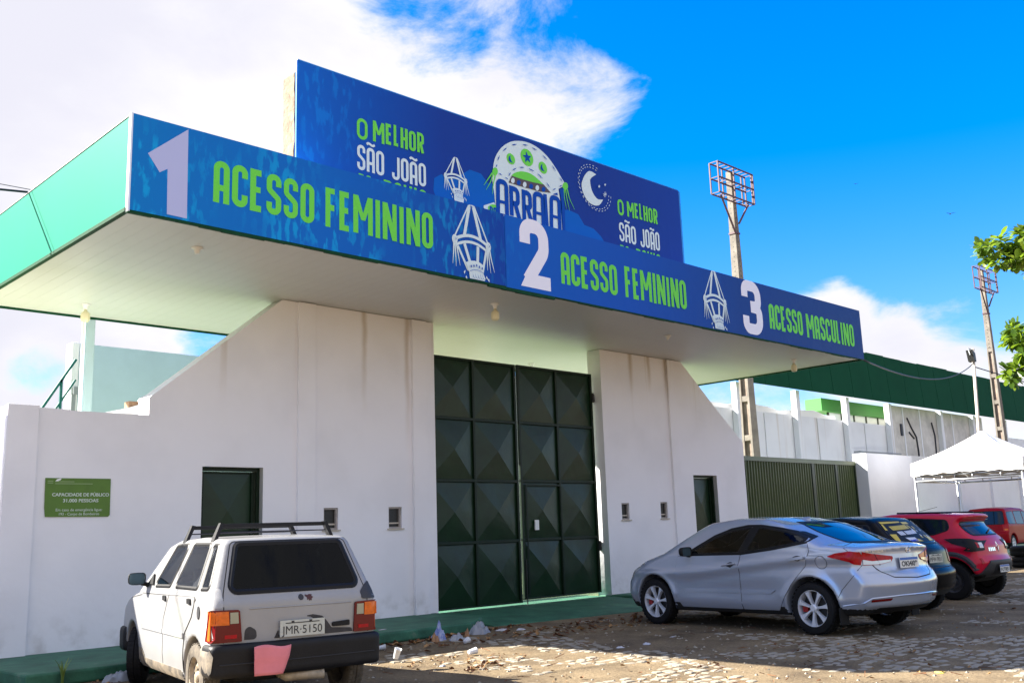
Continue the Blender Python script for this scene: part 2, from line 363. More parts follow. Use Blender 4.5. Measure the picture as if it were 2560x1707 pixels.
def banner_mat(name, stops, brush, bx, bz):
    """printed gradient along X with soft cyan brush marks"""
    mt, nt, b = newmat(name); N = nt.nodes; L = nt.links
    g = N.new('ShaderNodeNewGeometry'); sp = N.new('ShaderNodeSeparateXYZ'); L.new(g.outputs['Position'], sp.inputs[0])
    x0, x1 = stops[0][0], stops[-1][0]
    mr = N.new('ShaderNodeMapRange'); L.new(sp.outputs[0], mr.inputs[0]); mr.inputs[1].default_value = x0; mr.inputs[2].default_value = x1
    rp = N.new('ShaderNodeValToRGB'); els = rp.color_ramp.elements
    while len(els) < len(stops): els.new(0.5)
    for e, (x, c) in zip(els, stops): e.position = (x-x0)/(x1-x0); e.color = (*c, 1)
    L.new(mr.outputs[0], rp.inputs[0])
    mp = N.new('ShaderNodeMapping'); mp.inputs['Rotation'].default_value = (0, R(-28), 0); mp.inputs['Scale'].default_value = (11, 1, 4.0); L.new(g.outputs['Position'], mp.inputs[0])
    n = N.new('ShaderNodeTexNoise'); n.inputs['Scale'].default_value = 1.0; n.inputs['Detail'].default_value = 3; L.new(mp.outputs[0], n.inputs['Vector'])
    big = N.new('ShaderNodeTexNoise'); big.inputs['Scale'].default_value = 0.75; big.inputs['Detail'].default_value = 2; L.new(g.outputs['Position'], big.inputs['Vector'])
    def rng(v, a, c, lo, hi):
        q = N.new('ShaderNodeMapRange'); q.interpolation_type = 'SMOOTHSTEP'; L.new(v, q.inputs[0])
        for i, t in enumerate((a, c, lo, hi)): q.inputs[i+1].default_value = t
        return q.outputs[0]
    def mul(a, c):
        q = N.new('ShaderNodeMath'); q.operation = 'MULTIPLY'; L.new(a, q.inputs[0])
        if isinstance(c, float): q.inputs[1].default_value = c
        else: L.new(c, q.inputs[1])
        return q.outputs[0]
    f = mul(mul(rng(n.outputs[0], 0.50, 0.62, 0, 1), rng(sp.outputs[0], bx[0], bx[1], 1, 0)), rng(big.outputs[0], 0.40, 0.60, 0, 1))
    mx = N.new('ShaderNodeMix'); mx.data_type = 'RGBA'; L.new(mul(f, 0.6), mx.inputs[0]); L.new(rp.outputs[0], mx.inputs[6]); mx.inputs[7].default_value = (*brush, 1)
    L.new(mx.outputs[2], b.inputs['Base Color']); b.inputs['Roughness'].default_value = 0.45; b.inputs['Specular IOR Level'].default_value = 0.16
    wn = N.new('ShaderNodeTexNoise'); wn.inputs['Scale'].default_value = 1.4; wn.inputs['Detail'].default_value = 3; wn.inputs['Distortion'].default_value = 0.8; L.new(g.outputs['Position'], wn.inputs['Vector'])
    bp = N.new('ShaderNodeBump'); bp.inputs['Strength'].default_value = 0.5; bp.inputs['Distance'].default_value = 0.03; L.new(wn.outputs[0], bp.inputs['Height']); L.new(bp.outputs[0], b.inputs['Normal'])
    return mt
M['ban'] = banner_mat('fascia_banner_print', [(4.4, (0.0000, 0.1882, 0.5856)), (7.0, (0.0000, 0.1344, 0.5661)), (10.4, (0.0000, 0.0493, 0.3709)), (10.42, (0.0000, 0.1075, 0.5466)), (13.5, (0.0019, 0.0762, 0.4685)), (17, (0.0029, 0.0430, 0.2635)), (22.2, (0.0034, 0.0323, 0.1952))], (0.0, 0.42, 0.85), (7.5, 11.5), 0)
M['bb'] = banner_mat('billboard_print', [(6.9, (0.0000, 0.1210, 0.5856)), (8.2, (0.0000, 0.0762, 0.4490)), (9.6, (0.0029, 0.0403, 0.3123)), (13, (0.0034, 0.0340, 0.2830)), (15.9, (0.0019, 0.0376, 0.3221))], (0.0, 0.20, 0.72), (7.2, 9.0), 0)
M['rimblue'] = mat('blue_billboard_edge', (0.0, 0.22, 0.70), 0.4)
# ================================================================== SETTING
FY = -2.756                     # plane of the fascia banners
XL, XR, YB, ZB, ZT = 4.41, 22.2, 2.97, 5.235, 6.40
def ground_mat():
    mt, nt, b = newmat('sandy_street'); N = nt.nodes; L = nt.links
    g = N.new('ShaderNodeNewGeometry')
    def nz(s, d=8, r=0.6):
        n = N.new('ShaderNodeTexNoise'); n.inputs['Scale'].default_value = s; n.inputs['Detail'].default_value = d; n.inputs['Roughness'].default_value = r
        L.new(g.outputs['Position'], n.inputs['Vector']); return n.outputs[0]
    rp = N.new('ShaderNodeValToRGB'); e = rp.color_ramp.elements
    e[0].position = 0.32; e[0].color = (0.13, 0.098, 0.063, 1); e[1].position = 0.62; e[1].color = (0.26, 0.198, 0.120, 1)
    L.new(nz(1.3), rp.inputs[0])
    mx = N.new('ShaderNodeMix'); mx.data_type = 'RGBA'; mx.blend_type = 'MULTIPLY'; mx.inputs[0].default_value = 0.65
    r2 = N.new('ShaderNodeValToRGB'); r2.color_ramp.elements[0].position = 0.38; r2.color_ramp.elements[0].color = (0.45, 0.42, 0.40, 1); r2.color_ramp.elements[1].position = 0.6; r2.color_ramp.elements[1].color = (1.05, 1.05, 1.05, 1)
    L.new(nz(26, 6, 0.7), r2.inputs[0]); L.new(rp.outputs[0], mx.inputs[6]); L.new(r2.outputs[0], mx.inputs[7])
    L.new(mx.outputs[2], b.inputs['Base Color']); b.inputs['Roughness'].default_value = 0.95; b.inputs['Specular IOR Level'].default_value = 0.15
    bp = N.new('ShaderNodeBump'); bp.inputs['Strength'].default_value = 0.8; bp.inputs['Distance'].default_value = 0.02
    L.new(nz(34, 6, 0.7), bp.inputs['Height']); L.new(bp.outputs[0], b.inputs['Normal'])
    return mt
M['ground'] = ground_mat()
mb = MB(); mb.box(-300, 500, -300, 500, -0.5, 0.0)
ground = tag(mb.build('ground', M['ground']), 'sandy cobbled street strewn with litter and dry leaves', kind='structure')

# sidewalk, ramp, second sidewalk, yard behind the gate
mb = MB(); mb.prism([(3.80, -2.12), (10.15, -2.02), (10.95, -1.40), (11.16, 0.0), (11.16, 0.34), (3.80, 0.34)], 'z', 0.002, 0.15)
sw = tag(mb.build('sidewalk', M['walk'], bevel=0.025), 'raised green painted kerb pavement along the white wall', kind='structure')
mb = MB(); vs = [(11.165, 0.9, 0.125), (15.765, 0.9, 0.125), (15.765, -0.15, 0.115), (11.165, -0.15, 0.115), (11.0, -1.60, 0.012), (15.9, -2.15, 0.012), (11.165, 0.9, -0.05), (15.765, 0.9, -0.05), (15.9, -2.2, -0.05), (11.0, -1.65, -0.05)]
mb.add(vs, [(0, 1, 2, 3), (3, 2, 5, 4), (4, 5, 8, 9), (1, 7, 8, 5, 2), (0, 3, 4, 9, 6)])
tag(mb.build('driveway_ramp', M['walk']), 'green painted concrete ramp sloping down from the tall gate', kind='structure')
mb = MB(); mb.prism([(15.95, -1.15), (21.2, -1.15), (21.2, 0.34), (15.77, 0.34), (15.77, -0.5)], 'z', 0.002, 0.15)
tag(mb.build('sidewalk', M['walk'], bevel=0.025), 'short green painted kerb pavement before the right wall', kind='structure')
mb = MB(); mb.box(-12, 60, 0.92, 11.2, 0.004, 0.10)
tag(mb.build('yard', M['yard']), 'sunlit green floor of the yard behind the gate', kind='structure')

# ================================================================== GATEHOUSE
gh = thing('entrance_gatehouse', 'white stadium gatehouse with sloping shoulders under a wide flat canopy', 'gatehouse', (13.3, 0, 0))
gho = Vector((13.3, 0, 0))
def sub(o): o.location = o.location-gho; return o
WT = 0.36
def wall_piece(name, outer, holes, mat_, y0=0.0, y1=WT, parent=None):
    o = flat_curve(name, [outer]+holes, mat_, y1-y0, fy((y0+y1)/2)); o.data.transform(Matrix.Translation(-gho)); o.parent = parent; return o
def rect(x0, x1, z0, z1): return [(x0, z0), (x1, z0), (x1, z1), (x0, z1)]
WIN = [(8.875, 9.148, 1.593, 1.938), (10.156, 10.43, 1.59, 1.943), (16.236, 16.488, 1.642, 1.987), (17.564, 17.813, 1.651, 2.005)]
DOORS = [(6.795, 7.787, 0.0, 2.55), (18.85, 19.78, 0.0, 2.615)]
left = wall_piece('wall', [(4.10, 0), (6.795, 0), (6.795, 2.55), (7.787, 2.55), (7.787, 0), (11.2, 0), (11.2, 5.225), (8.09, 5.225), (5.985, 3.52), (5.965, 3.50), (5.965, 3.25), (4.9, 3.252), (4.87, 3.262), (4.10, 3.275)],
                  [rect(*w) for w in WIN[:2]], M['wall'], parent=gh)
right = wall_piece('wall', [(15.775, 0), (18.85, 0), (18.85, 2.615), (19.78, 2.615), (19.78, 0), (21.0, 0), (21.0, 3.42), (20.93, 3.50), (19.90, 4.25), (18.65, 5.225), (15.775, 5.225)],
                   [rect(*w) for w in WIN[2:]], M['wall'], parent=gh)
for x0, x1, z1, pr, d in ((4.085, 4.47, 3.285, left, 0.075), (8.37, 8.685, 5.22, left, 0.055), (10.665, 10.985, 5.22, left, 0.065), (18.05, 18.33, 5.22, right, 0.05)):
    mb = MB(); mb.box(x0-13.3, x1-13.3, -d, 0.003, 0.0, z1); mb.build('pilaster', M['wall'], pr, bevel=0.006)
# ticket hatches: frame, mesh pane, ledge bar, sill
for x0, x1, z0, z1 in WIN:
    pr = left if x0 < 12 else right
    mb = MB(); o = 13.3; t = 0.028
    mb.box(x0-o, x1-o, 0.03, 0.10, z1-t, z1); mb.box(x0-o, x1-o, 0.03, 0.10, z0, z0+t); mb.box(x0-o, x0+t-o, 0.03, 0.10, z0+t, z1-t); mb.box(x1-t-o, x1-o, 0.03, 0.10, z0+t, z1-t)
    w = mb.build('ticket_window', M['framebrown'], gh)
    mb = MB(); mb.box(x0+t-o, x1-t-o, 0.07, 0.08, z0+t, z1-t); mb.build('pane', M['glassdark'], w)
    mb = MB(); mb.box(x0+t-o, x1-t-o, 0.045, 0.10, z0+0.075, z0+0.10); mb.build('ledge', M['cream'], w)
    mb = MB(); mb.box(x0-0.03-o, x1+0.03-o, -0.035, 0.03, z0-0.022, z0); mb.build('sill', M['cream'], w)
# side doors with pressed pyramid panels
def pyramid(mb, x0, x1, z0, z1, y, h, mi=0, jig=(0, 0)):
    cx, cz = (x0+x1)/2+jig[0], (z0+z1)/2+jig[1]; e = 0.012
    vs = [(x0, y, z0), (x1, y, z0), (x1, y, z1), (x0, y, z1), (cx, y-h, cz)]
    mb.add(vs, [(0, 1, 4), (1, 2, 4), (2, 3, 4), (3, 0, 4)], mi)
    vs = [(x0, y+e, z0), (x1, y+e, z0), (x1, y+e, z1), (x0, y+e, z1)]
    mb.add(vs, [(3, 2, 1, 0)], mi)
for k, (x0, x1, z0, z1) in enumerate(DOORS):
    y = 0.20; o = 13.3; mb = MB(); t = 0.05
    mb.box(x0+0.002-o, x0+t-o, 0.10, 0.24, 0.152, z1); mb.box(x1-t-o, x1-0.002-o, 0.10, 0.24, 0.152, z1); mb.box(x0+t-o, x1-t-o, 0.10, 0.24, z1-t, z1-0.002)
    dr = mb.build('door_frame', M['gateframe'], gh)
    dx0, dx1, dz1 = x0+t+0.01, x1-t-0.01, z1-t-0.01
    nrow = 2; hh = (dz1-0.17)/nrow
    mb = MB(); f = 0.045
    for i in range(nrow+1):
        zc = 0.17+i*hh; mb.box(dx0-o, dx1-o, 0.155, 0.20, max(0.17, zc-f/2), min(dz1, zc+f/2))
    mb.box(dx0-o, dx0+f-o, 0.157, 0.199, 0.17, dz1); mb.box(dx1-f-o, dx1-o, 0.157, 0.199, 0.17, dz1)
    dl = mb.build('door', M['gateframe'], gh)
    mb = MB(); mb.box(dx0+0.10-o, dx0+0.14-o, 0.125, 0.155, 0.98, 1.14); mb.tube([(dx0+0.12-o, 0.125, 1.08), (dx0+0.12-o, 0.085, 1.08), (dx0+0.24-o, 0.085, 1.08)], 0.012, 6); mb.build('handle', M['greyplate'], dl)
    for i in range(nrow):
        mb = MB(); pyramid(mb, dx0+f-o, dx1-f-o, 0.17+i*hh+f/2, 0.17+(i+1)*hh-f/2, 0.19, 0.04); mb.build('panel', M['gate'], dl)
# canopy: deck, soffit boards, green sheets at the ends, edge trims
mb = MB(); o = gho.x
mb.box(XL+0.05-o, XR-0.05-o, FY+0.05, YB-0.03, ZB+0.04, ZB+0.10); mb.box(XL+0.05-o, XR-0.05-o, FY+0.05, YB-0.03, ZT-0.10, ZT-0.04)
mb.box(XL+0.05-o, XR-0.05-o, FY+0.03, FY+0.06, ZB+0.03, ZT-0.02); mb.box(XL+0.05-o, XR-0.05-o, YB-0.06, YB-0.03, ZB+0.03, ZT-0.02)
can = mb.build('canopy', M['white'], gh)
bw = 0.2; nb = int((XR-XL-0.1)/bw); b0 = None
mb = MB(); prof = [(0.0002, 0.0), (bw-0.002, 0.0), (bw-0.0015, 0.0006), (bw-0.0002, 0.0006), (bw-0.0002, 0.014), (0.0002, 0.014)]
mb.prism(prof, 'y', FY+0.03, YB-0.03); bme = mb.mesh('soffit_board', M['soffit'])
for i in range(nb):
    b_ = link('soffit_board', bme, can); b_.location = (XL+0.05+i*(XR-XL-0.1)/nb-o, 0, ZB)
# left end: two sheets, their slanted gap cut along the cable's cast shadow
def endsheet(x, a, b, c, d, side):   # (y,z) quad
    mb = MB(); mb.prism([a, b, c, d], 'x', x-o, x+0.03*side-o); return mb.build('end_sheet', M['mint'], can)
zb2 = ZB+0.035
endsheet(XL, (FY+0.06, zb2), (-0.385, zb2), (0.703, ZT), (FY+0.06, ZT), 1)
endsheet(XL, (-0.378, zb2), (YB, zb2), (YB, ZT), (0.710, ZT), 1)
mb = MB(); mb.box(XR-0.03-o, XR-o, FY+0.06, YB, zb2, ZT); mb.build('end_sheet', M['mint'], can)
mb = MB(); mb.box(XL-0.012-o, XR+0.012-o, YB, YB+0.03, ZB-0.03, ZT); mb.build('back_sheet', M['trim'], can)
mb = MB(); mb.box(XL-0.015-o, XL+0.045-o, FY+0.05, YB-0.002, ZB-0.012, zb2-0.003); mb.build('edge_trim', M['trim'], can); mb = MB(); mb.box(XR-0.045-o, XR+0.015-o, FY+0.05, YB-0.002, ZB-0.03, zb2-0.003)
mb.build('edge_trim', M['trim'], can)
# front trim, sagging a little between fixings
mb = MB(); random.seed(5); n = 60; pr = []
for i in range(n): 
    xa, xb = XL+(XR-XL)*i/n, XL+(XR-XL)*(i+1)/n
    dz = 0.008*math.sin(i*1.1)+(-0.025 if 18 < i < 24 else 0); mb.box(xa-o, xb-o, FY+0.004, FY+0.05, ZB-0.035+dz, ZB+0.03)
mb.build('edge_trim', M['trim'], can)
mb = MB(); mb.box(XL-0.005-o, XL+0.02-o, FY-0.002, FY+0.058, ZB-0.02, ZT+0.02); mb.build('corner_profile', M['alu'], can)
mb = MB(); mb.box(XL-o, XR-o, FY+0.002, YB, ZT-0.02, ZT+0.004); mb.build('canopy_roof', M['white'], can)
# column carrying the back edge
t = thing('support_column', 'slim pale column carrying the back edge of the canopy at left', 'column', (6.23, 3.05, 0))
mb = MB(); mb.box(-0.075, 0.075, -0.07, 0.07, 0.1, ZB-0.03); mb.build('shaft', M['teal'], t, bevel=0.01)
mb = MB(); mb.tube([(-0.11, -0.02, 0.1), (-0.11, -0.02, ZB-0.05)], 0.022); mb.build('drain_pipe', M['white'], t)
t = thing('support_column', 'slim pale column carrying the back edge of the canopy at right', 'column', (20.6, 3.05, 0))
mb = MB(); mb.box(-0.075, 0.075, -0.07, 0.07, 0.1, ZB-0.03); mb.build('shaft', M['teal'], t, bevel=0.01)

# ------------------------------------------------------------------ tall gate, two leaves
def gate_leaf(x0, x1, zs, label, wicket=False, droop=0.0):
    g = thing('gate_leaf', label, 'gate', ((x0+x1)/2, 0.25, 0)); c = (x0+x1)/2; f = 0.055
    mb = MB()
    for z in zs: mb.box(x0-c, x1-c, -0.05, 0.0, max(zs[0], z-f/2), min(zs[-1]+0.02, z+f/2))
    xm = (x0+x1)/2
    for xa, xb in ((x0, x0+f), (xm-f/2, xm+f/2), (x1-f, x1)): mb.box(xa-c, xb-c, -0.053, 0.002, zs[0], zs[-1]+0.02)
    mb.build('frame', M['gateframe'], g, bevel=0.006)
    random.seed(int(x0*10))
    for i in range(4):
        for (xa, xb) in ((x0+f, xm-f/2), (xm+f/2, x1-f)):
            mb = MB(); z0, z1 = zs[i]+f/2, zs[i+1]-f/2; cx_, cz_ = (xa+xb)/2+random.uniform(-.03, .03), (z0+z1)/2+random.uniform(-.03, .03); hgt = random.uniform(.060, .085)
            co = [(xa, z0), (xb, z0), (xb, z1), (xa, z1)]; vs = []; fs = []; K_ = 5; soft = random.uniform(.003, .009) if i > 1 else random.uniform(.008, .020)
            for q in range(4):          # four triangular facets, each slightly buckled
                A_, B_ = co[q], co[(q+1) % 4]; b0 = len(vs)
                for a in range(K_+1):
                    for b in range(K_+1-a):
                        u, v = a/K_, b/K_; w_ = 1-u-v
                        edge = min(u, v, w_)*3; d = soft*math.sin(9*u+ 5*v+q*2+i*3+xa)*edge
                        vs.append((w_*A_[0]+u*B_[0]+v*cx_-c, -0.010-v*hgt-d, w_*A_[1]+u*B_[1]+v*cz_))
                idx = {}; n_ = b0
                for a in range(K_+1):
                    for b in range(K_+1-a): idx[(a, b)] = n_; n_ += 1
                for a in range(K_):
                    for b in range(K_-a):
                        fs.append((idx[(a, b)], idx[(a+1, b)], idx[(a, b+1)]))
                        if a+b < K_-1: fs.append((idx[(a+1, b)], idx[(a+1, b+1)], idx[(a, b+1)]))
            mb.add(vs, fs); me_ = mb.mesh('panel', M['gate'], True); link('panel', me_, g)
    if wicket:
        mb = MB(); wx0, wx1 = x0+0.12, xm+0.02; wz0, wz1 = zs[0]+0.06, zs[2]-0.06; t = 0.035
        mb.box(wx0-c, wx1-c, -0.062, -0.054, wz1-t, wz1); mb.box(wx0-c, wx0+t-c, -0.062, -0.054, wz0, wz1-t); mb.box(wx1-t-c, wx1-c, -0.062, -0.054, wz0, wz1-t)
        w = mb.build('wicket_door', M['gateframe'], g)
        mb = MB(); mb.box(x0+0.30-c, x0+0.40-c, -0.11, -0.085, 1.49, 1.68); mb.box(x0+0.355-c, x0+0.362-c, -0.113, -0.11, 1.49, 1.68); mb.build('lock_cover', M['white'], w)
    return g
ZS = [0.185, 1.30, 2.42, 3.555, 4.68]
gl = gate_leaf(11.19, 13.435, [0.150]+ZS[1:], 'left leaf of the tall dark green gate, flush with the pilaster')
gr = gate_leaf(13.485, 15.70, [0.20]+[z+0.01 for z in ZS[1:]], 'right leaf of the tall dark green gate, with a small wicket door', True)
for z in (4.12, 1.05):
    mb = MB(); mb.box(0, 0.09, -0.06, 0.02, 0, 0.16); mb.tube([(0.03, -0.07, -0.02), (0.03, -0.07, 0.18)], 0.02)
    mb.build('hinge', M['hinge'], gr, loc=(15.67-(13.485+15.70)/2, 0, z))
mb = MB(); mb.tube([(0, -0.06, 0.06), (0, -0.06, 0.95)], 0.012); mb.build('drop_bolt', M['hinge'], gr, loc=(13.55-(13.485+15.70)/2, 0, 0))

# ------------------------------------------------------------------ green capacity sign
sg = thing('wall_sign', 'olive green capacity notice plate fixed on the white wall', 'sign', (5.04, 0, 2.10))
def on(o, base): o.location = o.location-Vector(base); return o
SB = (5.04, 0, 2.10)
mb = MB(); mb.prism([(4.612, 2.352), (5.462, 2.352), (5.468, 1.868), (5.445, 1.846), (4.632, 1.852), (4.618, 1.97)], 'y', -0.016, -0.004); on(mb.build('plate', M['signgreen'], sg), SB)
def text_obj(s, name, mat_, size, cx, cz, y, width=None, bold=0.0, parent=None, base=(0, 0, 0), thick=0.0008, align='CENTER', xs=1.0):
    cu = bpy.data.curves.new(name, 'FONT'); cu.body = s; cu.size = size; cu.align_x = align; cu.align_y = 'CENTER'; cu.offset = bold; cu.extrude = thick
    t = bpy.data.objects.new('tmp', cu); COL.objects.link(t); dg = bpy.context.evaluated_depsgraph_get()
    me = bpy.data.meshes.new_from_object(t.evaluated_get(dg)); bpy.data.objects.remove(t); bpy.data.curves.remove(cu)
    xsv = [v.co.x for v in me.vertices]; w0 = (max(xsv)-min(xsv)) if xsv else 1
    sx = (width/w0) if width else xs
    me.transform(Matrix.Diagonal((sx, 1, 1, 1))); me.transform(fy(y)); me.transform(Matrix.Translation((cx-base[0], -base[1], cz-base[2])))
    me.name = name; me.materials.clear(); me.materials.append(mat_); return link(name, me, parent)
text_obj('CAPACIDADE DE PÚBLICO', 'lettering', M['signtext'], 0.060, 5.075, 2.135, -0.0175, 0.74, 0.0012, sg, SB)
text_obj('31.000 PESSOAS', 'lettering', M['signtext'], 0.060, 5.075, 2.058, -0.0175, 0.46, 0.0012, sg, SB)
text_obj('Em caso de emergência ligue:', 'lettering', M['signtext'], 0.050, 5.06, 1.938, -0.0175, 0.60, 0, sg, SB)
text_obj('193 - Corpo de Bombeiros', 'lettering', M['signtext'], 0.050, 5.06, 1.884, -0.0175, 0.52, 0, sg, SB)
p = Print(-0.0172)
for (a, b, z) in ((4.64, 4.71, 2.312), (4.64, 4.71, 2.288), (4.735, 4.98, 2.306), (4.735, 5.22, 2.280)): p.stroke([(a, z), (b, z)], 0.012)
on(p.build('worn_heading', M['signfaint'], sg), SB)
p = Print(-0.0180); p.fill([(4.735, 2.312), (4.755, 2.335), (4.79, 2.348), (4.815, 2.348), (4.80, 2.325), (4.77, 2.312)]); on(p.build('peeled_patch', M['white'], sg), SB)

# ------------------------------------------------------------------ hand-drawn condensed lettering
def glyph(ch, w, t):
    h = t/2; l, r = h, w-h; m_ = w/2; Rr = min((r-l)/2*0.98, 0.30)
    G = {
     'A': [[(l, 0), (l, 1-h, Rr), (r, 1-h, Rr), (r, 0)], [(l+h*0.9, .36), (r-h*0.9, .36)]],
     'C': [[(r, .70), (r, 1-h, Rr), (l, 1-h, Rr), (l, h, Rr), (r, h, Rr), (r, .30)]],
     'E': [[(r, 1-h), (l, 1-h), (l, h), (r, h)], [(l+h*0.9, .52), (r*0.93, .52)]],
     'S': [[(r, .70), (r, 1-h, Rr), (l, 1-h, Rr), (l, .60, Rr*.8), (r, .40, Rr*.8), (r, h, Rr), (l, h, Rr), (l, .30)]],
     'O': [[(l, h, Rr), (r, h, Rr), (r, 1-h, Rr), (l, 1-h, Rr)], 'closed'],
     'F': [[(l, 0), (l, 1-h), (r, 1-h)], [(l+h*0.9, .50), (r*0.95, .50)]],
     'M': [[(l, 0), (l, 1)], [(r, 0), (r, 1)], ('f', [(0, 1), (t*1.05, 1), (m_+t*.42, .36), (m_-t*.42, .36)]), ('f', [(w, 1), (w-t*1.05, 1), (m_-t*.42, .36), (m_+t*.42, .36)])],
     'I': [[(m_, 0), (m_, 1)]],
     'N': [[(l, 0), (l, 1)], [(r, 0), (r, 1)], ('f', [(0, 1), (t*1.05, 1), (w, 0), (w-t*1.05, 0)])],
     'L': [[(l, 1), (l, h), (r, h)]],
     'H': [[(l, 0), (l, 1)], [(r, 0), (r, 1)], [(l+h*0.9, .48), (r-h*0.9, .48)]],
     'R': [[(l, 0), (l, 1-h), (r, 1-h, Rr), (r, .50, Rr*.8), (l+h*0.9, .46)], [(m_, .46), (r, 0)]],
     'U': [[(l, 1), (l, h, Rr), (r, h, Rr), (r, 1)]],
     'J': [[(r, 1), (r, h, Rr), (l, h, Rr), (l, .30)]],
     'D': [[(l, h), (l, 1-h), (r, 1-h, Rr), (r, h, Rr)], 'closed'],
     'B': [[(l, h), (l, 1-h), (r, 1-h, Rr*.8), (r, .55, Rr*.6), (l+h*.9, .52)], [(l, h), (r, h, Rr*.8), (r, .5, Rr*.6), (l+h*.9, .5)]],
    }
    return G[ch]
def letters(pr, word, x0, x1, z0, z1, t, slope=0.0, wob=0.008, gap=0.15):
    """word drawn between x0,x1 and z0,z1 on the Print pr; widths follow each letter"""
    wid = {'I': 0.44, 'M': 1.42, 'N': 1.08, 'E': 0.84, 'F': 0.82, 'L': 0.74}; W_ = []
    base = {'Ã': 'A', 'Á': 'A', 'Ê': 'E'}
    for ch in word: W_.append(wid.get(base.get(ch, ch), 0.92))
    tot = sum(W_)+gap*(len(word)-1); k = (x1-x0)/tot; x = x0; H = z1-z0
    random.seed(hash(len(word))+len(word)*7)
    for ch, w in zip(word, W_):
        cw = w*k; g = glyph(base.get(ch, ch), cw/H, t/H); dz = random.uniform(-wob, wob); dh = random.uniform(-wob, wob)
        zz0 = z0+dz+slope*(x-x0)
        closed = g[-1] == 'closed'
        for s in g:
            if s == 'closed': continue
            if s[0] == 'f': pr.fill([(x+u*H, zz0+v*(H+dh)) for u, v in s[1]]); continue
            pts = fillet(s, 6, closed); pr.stroke([(x+u*H, zz0+v*(H+dh)) for u, v in pts], t*random.uniform(.94, 1.06), closed)
        if ch == 'Ã':
            pr.stroke([(x+cw*a, zz0+H*(1.10+b)) for a, b in ((0, .0), (.2, .055), (.4, .04), (.6, .0), (.8, -.005), (1.0, .05))], t*0.75)
        if ch == 'Á': pr.fill([(x+cw*.55, zz0+H*1.05), (x+cw*1.0, zz0+H*1.03), (x+cw*1.05, zz0+H*1.12), (x+cw*.7, zz0+H*1.13)])
        x += cw+gap*k
def lantern(pr, cx, zt, w, h, full=True, tuftcut=None):
    """festival balloon-lantern emblem as white line work"""
    def P(u, v): return (cx+u*w, zt-v*h)
    a = 0.028*w/0.73
    pr.stroke([P(-.50, .50), P(-.08, .015), P(-.02, .0)], a*0.9); pr.stroke([P(.0, .0), P(.08, .01), P(.44, .48)], a*0.9)
    pr.stroke([P(-.06, .02), P(-.22, .45)], a*2.0); pr.stroke([P(.05, .02), P(.24, .46)], a*2.0)
    arc = lambda v0, sag, x0=-.44, x1=.40: [P(x0+(x1-x0)*i/10, v0-sag*4*(i/10)*(1-i/10)) for i in range(11)]
    pr.stroke(arc(.50, .075), a*1.7); pr.stroke(arc(.585, .075), a*1.5)
    pr.stroke([P(-.40, .60), P(-.13, .90)], a*1.4); pr.stroke([P(.38, .59), P(.26, .91)], a*1.4)
    pr.stroke([P(-.22, .55), P(-.09, .77)], a*1.9); pr.stroke([P(.15, .55), P(.13, .77)], a*1.9)
    pr.disc(P(-.48, .52), .055*w/0.73, .075*w/0.73); pr.disc(P(.44, .52), .055*w/0.73, .075*w/0.73)
    for s, x in ((-1, -.48), (1, .44)):
        for k, (dx, L_) in enumerate(((-.05, .28), (0.0, .31), (.06, .29))):
            pr.stroke([P(x+dx*.6, .57), P(x+dx+s*.0+.01, .68), P(x+dx*1.4+(.03 if s > 0 else .0)+.02*k, .57+L_)], [a*.9, a*.8, a*.2])
    # collar and flame tuft
    pr.fill([P(-.20, .80), P(-.08, .765), P(.05, .755), P(.18, .765), P(.31, .80), P(.27, .915), P(-.13, .915)])
    b = tuftcut or 1.17
    pr.fill([P(-.12, .905), P(.05, .88), P(.27, .905), P(.33, .99), P(.30, min(b, 1.10)), P(.20, min(b, 1.17)), P(.05, min(b, 1.15)), P(-.05, min(b, 1.12)), P(-.12, min(b, 1.05))] if not tuftcut else
            [P(-.12, .90), P(.05, .875), P(.27, .90), P(.33, .97), P(.31, b), P(-.10, b)])
    for (u0, v0, u1, v1) in ((-.22, .91, -.25, .96), (-.20, .98, -.18, 1.02), (.36, .93, .40, .98), (.42, .96, .44, min(b, 1.02))): pr.stroke([P(u0, v0), P((u0+u1)/2-.012, (v0+v1)/2), P(u1, v1)], [a*.2, a*1.0, a*.2])
def lantern_dark(pr, cx, zt, w, h, b=1.1):
    def P(u, v): return (cx+u*w, zt-v*h)
    for i in range(5): pr.disc(P(-.08+.075*i, .845-.012*(2-abs(i-2))), .012*w/.73, .022*w/.73, 10)
    a = 0.007*w/0.73
    pr.stroke([P(-.12+.39*i/8, .915-.035*4*(i/8)*(1-i/8)) for i in range(9)], a)
    for u in (-.05, .02, .09, .16, .22): pr.stroke([P(u, .93), P(u+.02, .985), P(u+.07, min(b, 1.0)+.0)], [a*.3, a, a*.3])
    for s in (-.48, .44):
        pr.stroke([P(s-.03, .50), P(s+.03, .54)], a*.7); pr.stroke([P(s-.03, .54), P(s+.03, .50)], a*.7)

